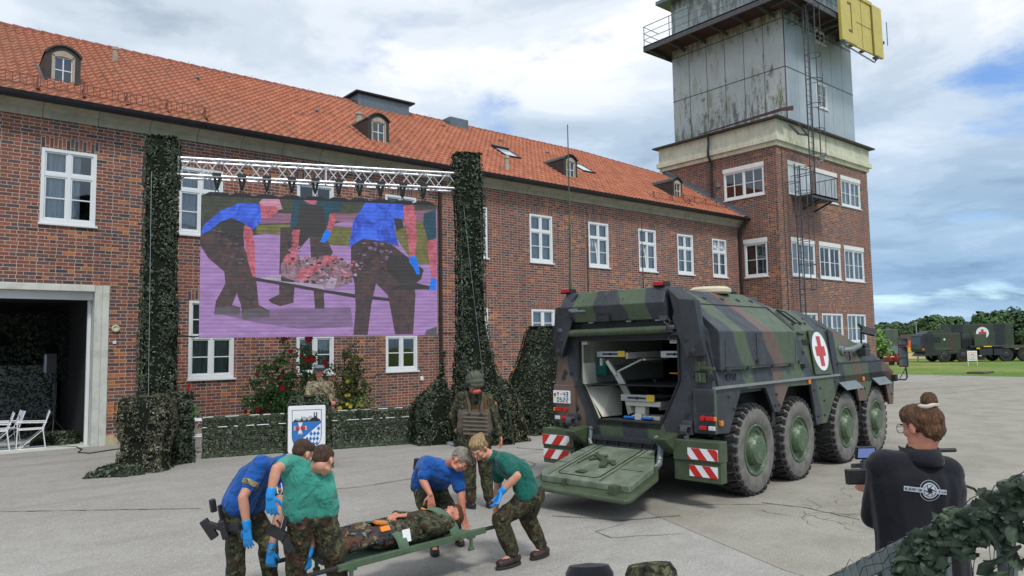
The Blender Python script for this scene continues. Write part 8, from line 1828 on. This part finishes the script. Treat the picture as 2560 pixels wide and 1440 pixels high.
# ================================================================ background
def tree(name, label, x, y, h, w, seed, lm, n=2600, trunk=.25, base=.12, leaf=.55):
    rnd = random.Random(seed); o = thing(name, label, 'tree', (x, y, 0)); t_ = MB(); t_.path([(0,0,-.2),(.1*w*.1,0,h*.3),(0,.1,h*.6),(0,0,h*.8)], [h*.028,h*.022,h*.014,h*.006], 8)
    cl = []
    for k in range(int(16+w*1.2)):
        a = rnd.uniform(0,6.28); rr = rnd.random()**.6*w*.42; z = h*rnd.uniform(base+.14,.92); rr *= 1-.55*max(0,(z/h-.55)/.45)**1.5; cl.append((rr*math.cos(a), rr*math.sin(a), z, rnd.uniform(.10,.17)*w+.3))
    for c in cl[::2]: t_.path([(0,0,c[2]*.55),(c[0]*.5,c[1]*.5,c[2]*.8),(c[0],c[1],c[2])], [h*.012,h*.007,h*.003], 5)
    t_.build('trunk', plain('bark', (.10,.08,.06), .9) if 'bark' not in M else M['bark'], o); lf = MB(); pts = []; nn = []
    for _ in range(n):
        c = rnd.choice(cl); v = Vector((rnd.gauss(0,1), rnd.gauss(0,1), rnd.gauss(0,.8))).normalized()*c[3]*rnd.uniform(.6,1.08); p = Vector(c[:3])+v; p.z = max(h*.06, p.z); pts.append(p); nn.append((v.normalized()+Vector((0,0,.5))).normalized())
    leaves(lf, pts, nn, leaf, rnd, lift=.1, asp=1.15); lf.build('crown', lm, o); return o
M['bark'] = plain('tree_bark', (.09,.075,.06), .9, 0, .3)
TL = [leaf_mat('tree_leaf_dark', (.018,.045,.018), (.05,.095,.032)), leaf_mat('tree_leaf_mid', (.03,.075,.022), (.08,.15,.045)), leaf_mat('tree_leaf_bright', (.10,.20,.04), (.22,.36,.08))]
TR = [(2204,806,120,60,0,'dark broad tree just right of the tower behind the covered lorry'),(2236,812,150,60,0,'low dark tree behind the covered lorry'),(2266,806,165,52,1,'mid-green tree left of the lamp post'),(2298,803,175,50,0,'dense dark tree behind the lamp post'),(2330,792,160,66,1,'round-topped tree above the tractor cab'),(2372,798,170,60,1,'bushy tree between cab and container roof'),(2404,804,180,46,0,'small dark tree left of the tall right-hand tree'),(2470,792,150,90,1,'left half of the tall tree group above the red cross container'),(2525,782,150,110,0,'tall broad dark tree at the right edge of the view'),(2585,795,150,90,1,'tree standing right of the tall broad one')]
def far(x, d):
    """ground point at image column angle x and distance d"""
    a = YAW+math.atan((x-1280)/1827.7); k = d/math.cos(math.atan((x-1280)/1827.7)); return k*math.sin(a), k*math.cos(a)
for i, (x, yt, d, wpx, li, lab) in enumerate(TR):
    X, Y = far(x, d); h = 2.25+(846-yt)*d/1827.7; tree('field_tree', lab, X, Y, h, wpx*d/1827.7*1.15, 100+i, TL[li], 2600 if wpx < 80 else 4200, leaf=.75)
X, Y = far(2190, 62); tree('young_tree', 'light green young tree leaning out beside the tower corner', X, Y, 3.4, 1.7, 130, TL[2], 420, leaf=.26)
rnd = random.Random(71); hg = MB(); pts = []; nn = []
for _ in range(9000):
    x = rnd.uniform(2150, 2700); d = rnd.uniform(185, 215); X, Y = far(x, d); pts.append(Vector((X, Y, rnd.uniform(0, 4.2)+1.2*mnoise.noise(Vector((x*.03, 0, 0)))))); nn.append(Vector((-.5,-.5,.6)).normalized())
leaves(hg, pts, nn, 1.5, rnd, asp=1.2); o = hg.build('far_hedge', TL[0], None); tag(o, 'dark line of scrub and woodland closing the field', 'woodland'); o['kind'] = 'stuff'
# lamp post
X, Y = far(2287, 74); g = MB(); g.tube((X,Y,0),(X,Y,1.3),.09,8); g.tube((X,Y,1.3),(X,Y,3.9),.06,8,.045); g.box(X-.2,X+.2,Y-.08,Y+.08,3.85,3.95); tag(g.build('lamp_post', plain('pale_green_post', (.30,.40,.36), .6)), 'pale green post standing in the grass left of the tractor unit', 'post')
# military lorries in a local frame: x to the right of the view, y away
FT = (lambda p: frame((p[0], p[1], 0), (math.cos(YAW), -math.sin(YAW), 0)))
def wheel_b(mb, x, y, r=.62): mb.lathe([(r*.5,-.0),(r*.52,-.02),(r*.96,-.02),(r,-.06),(r,-.34),(r*.5,-.34)], (x, y, r), (0,-1,0), 20)
def truck():
    X, Y = far(2297, 70); t_ = thing('army_truck', 'long four-axle camouflaged army truck with flat bed, parked sideways on the grass', 'truck', (X, Y, 0), -YAW-.10)
    g = MB(); g.hull([(0.1,0,.95),(0,0,1.25),(.12,0,2.55),(.3,0,2.75),(2.2,0,2.75),(2.2,0,.9),(0.1,2.4,.95),(0,2.4,1.25),(.12,2.4,2.55),(.3,2.4,2.75),(2.2,2.4,2.75),(2.2,2.4,.9)]); g.hull([(.5,0.2,2.75),(2.3,.2,2.75),(.9,.2,3.0),(2.3,.2,3.0),(.5,2.2,2.75),(2.3,2.2,2.75),(.9,2.2,3.0),(2.3,2.2,3.0)]); g.box(2.2,3.6,.02,2.38,.9,2.75); g.build('cab', M['ctruck'], t_, bevel=.03)
    g = MB(); g.quad((.45,-.01,1.85),(1.05,-.01,1.85),(1.05,-.01,2.4),(.45,-.01,2.4)); g.quad((1.15,-.01,1.85),(1.75,-.01,1.85),(1.75,-.01,2.4),(1.15,-.01,2.4)); g.quad((.02,.2,1.7),(.02,2.2,1.7),(.10,2.2,2.4),(.10,.2,2.4)); g.build('cab_window', plain('dark_glass', (.02,.025,.03), .1, 0, .1), t_)
    g = MB(); g.box(2.0,2.24,-.015,-.005,2.12,2.18); g.box(2.09,2.15,-.016,-.004,2.03,2.27); g.build('cross_mark', M['wsign'], t_)
    g = MB(); g.hull([(.05,.0,.55),(.4,0,1.0),(3.6,0,1.0),(3.4,0,.8),(.05,2.4,.55),(.4,2.4,1.0),(3.6,2.4,1.0),(3.4,2.4,.8)]); g.box(2.5,12,.5,1.9,.75,1.1); g.box(4.4,12,0,2.4,1.35,1.5); g.box(5.2,6.4,.0,.6,.6,1.2); g.box(6.5,7.3,.0,.6,.6,1.15)
    for k in range(9): g.box(4.5+k*.85,4.6+k*.85,-.02,.05,1.3,1.52)
    g.build('chassis', M['cdark'], t_, bevel=.02)
    g = MB(); g.box(4.85,5.95,.05,2.3,1.5,2.62); g.build('equipment_box', M['cgreen'], t_, bevel=.03)
    g = MB(); g.box(3.65,4.8,.3,2.2,1.2,2.2)
    for z in (1.5,1.75,2.0,2.25): g.box(3.7,4.6,.05,.12,z,z+.05)
    g.box(3.7,3.76,.05,.12,1.2,2.9); g.box(4.55,4.6,.05,.12,1.2,2.9); g.build('spare_rack', M['black'], t_, bevel=.01)
    g = MB(); g.hull([(1.1,-.03,1.15),(2.9,-.03,1.15),(1.35,-.03,1.42),(2.65,-.03,1.42),(1.1,.1,1.15),(2.9,.1,1.15)]); g.hull([(7.2,-.03,1.25),(9.6,-.03,1.25),(7.6,-.03,1.42),(9.3,-.03,1.42),(7.2,.1,1.25),(9.6,.1,1.25)]); g.build('mudguard', M['cgreen'], t_, bevel=.01)
    for x in (2.05, 3.75, 7.6, 9.25):
        for y in (0, 2.0): g = MB(); wheel_b(g, x, y+.34*(y > 0)); w_ = g.build('wheel', M['rubber'], t_, smooth=True); h_ = MB(); h_.lathe([(.3,.0),(.22,.03),(.1,.05),(0,.06)], (x, y+.34*(y > 0), .62), (0,-1,0), 12); h_.build('rim', M['cdark'], w_)
    g = MB(); g.box(.05,.25,-.03,.1,1.15,1.32); g.build('headlight', M['amber'], t_); g = MB(); g.box(4.95,5.25,-.04,.0,1.2,1.32); g.build('marker_plate', M['ylabel'], t_); g = MB(); g.box(5.6,6.3,-.04,.0,1.38,1.48); g.build('marker_plate', M['ylabel'], t_); g = MB(); g.box(10,10.3,-.04,.0,1.40,1.48); g.build('marker_plate', M['ylabel'], t_)
    return t_
truck()
X, Y = far(2374, 76); cv = thing('ambulance_container', 'dark box body marked with two red crosses standing behind the army truck', 'container', (X, Y, 0), -YAW-.12)
g = MB(); g.box(0,6.0,0,2.4,1.3,3.68); g.build('box_body', M['ctruck'], cv, bevel=.03); g = MB(); g.box(.1,6.2,.3,2.1,.6,1.3); g.build('chassis', M['black'], cv)
def rc(x, z, r, y=-.01, fx=False):
    P = (lambda a, b, o: (x+a, y-o, z+b)) if not fx else (lambda a, b, o: (x+o, y+a, z+b))
    g = MB(); g.add([P(r*math.cos(a), r*math.sin(a), .0) for a in [2*PI*i/24*(1 if not fx else 1) for i in range(24)]], [tuple(range(24))]); o = g.build('white_disc', M['wsign'], cv)
    g = MB(); a, b = r*.2, r*.6; g.add([P(-a,-b,.01),P(a,-b,.01),P(a,b,.01),P(-a,b,.01),P(-b,-a,.015),P(b,-a,.015),P(b,a,.015),P(-b,a,.015)], [(0,1,2,3),(4,5,6,7)]); g.build('red_cross', M['redcross'], o)
rc(3.0, 2.75, .62); rc(6.01, 2.8, .55, 1.2, True)
for x in (1.4, 2.8, 5.2): g = MB(); wheel_b(g, x, .1, .58); g.build('wheel', M['rubber'], cv, smooth=True)
X, Y = far(2192, 66); lo = thing('covered_lorry', 'covered army lorry with grey tarpaulin half hidden behind the tower', 'lorry', (X-1.2, Y, 0), -YAW)
g = MB(); g.box(-2.2,1.1,0,2.4,1.25,3.1); g.box(1.1,2.35,.05,2.35,1.15,3.15); g.build('tarpaulin', plain('grey_green_tarp', (.085,.11,.085), .8, 0, .3, 2), lo, bevel=.08)
g = MB(); g.box(-2.2,2.3,.2,2.2,.75,1.2); g.build('chassis', M['black'], lo); g = MB(); g.box(1.15,2.3,-.02,.05,1.0,1.6); g.build('tail_rack', M['galv'], lo)
for x in (-1.4, .6): g = MB(); wheel_b(g, x, .3, .5); g.build('wheel', M['rubber'], lo, smooth=True)
X, Y = far(2278, 120); g = MB(frame((X,Y,0), (math.cos(YAW),-math.sin(YAW),0))); g.box(-1.2,1.1,0,2.5,.1,2.0); o = g.build('orange_container', plain('orange_container', (.62,.13,.02), .6), None, bevel=.03); tag(o, 'orange container in the distance left of the post', 'container'); g2 = MB(g.M); g2.box(-2.4,1.4,.2,2.7,2.0,3.0); g2.build('upper_hut', plain('brown_grey_hut', (.10,.075,.07), .7), o); g2 = MB(g.M); g2.box(-1.1,1.0,-.02,0,.1,.85); g2.build('yellow_skirt', plain('yellow_skirt', (.70,.42,.03), .6), o)
# A-frame sign board
X, Y = far(2422, 60); g = MB(frame((X,Y,0), (math.cos(YAW),-math.sin(YAW),0))); g.box(-.40,.40,-.02,.02,.38,1.20); sb = g.build('notice_board', M['wsign'], None, bevel=.01); tag(sb, 'small white notice board on legs in the grass before the army truck', 'notice board'); g2 = MB(g.M)
for x in (-.38,.36): g2.box(x,x+.03,-.02,.02,0,.38)
g2.build('board_legs', M['wsign'], sb); g2 = MB(g.M); g2.box(-.30,.30,-.03,-.022,.48,1.08); q_ = g2.build('orange_panel', plain('orange_panel', (.85,.45,.12), .6), sb); g2 = MB(g.M); g2.box(-.25,.25,-.036,-.031,.82,1.02); g2.box(-.25,.25,-.036,-.031,.54,.74); g2.build('pale_panel', M['wsign'], q_); g2 = MB(g.M); g2.box(-.15,.15,-.042,-.037,.87,.97); g2.box(-.15,.15,-.042,-.037,.59,.68); g2.build('blue_panel', plain('pale_blue', (.30,.45,.75), .6), q_)
# drain cover, red benches far left of the lorry
X, Y = far(2440, 47); g = MB(); g.box(X-.9,X+.9,Y-.5,Y+.5,-.01,.12); tag(g.build('concrete_drain', plain('dark_drain', (.12,.10,.075), .9, 0, .4), None, bevel=.03), 'low concrete drain slab in the grass verge', 'drain cover')  # darkness of a hole put into the slab colour, along with dirt
for k, (x, l) in enumerate(((2212,'small red machine left of the pair by the covered lorry'),(2232,'small red machine right of the pair by the covered lorry'))):
    X, Y = far(x, 64); g = MB(); g.box(X-.3,X+.3,Y-.3,Y+.3,.25,.7); g.box(X-.1,X+.35,Y-.1,Y+.1,.7,1.0); o = g.build('red_machine', plain('dark_red', (.30,.02,.02), .5), None, bevel=.05); tag(o, l, 'machine'); g = MB(); 
    for dx in (-.25,.25): g.lathe([(.1,-.05),(.22,-.05),(.22,.05),(.1,.05)], (X+dx,Y-.3,.22), (0,1,0), 12)
    g.build('wheels', M['rubber'], o)
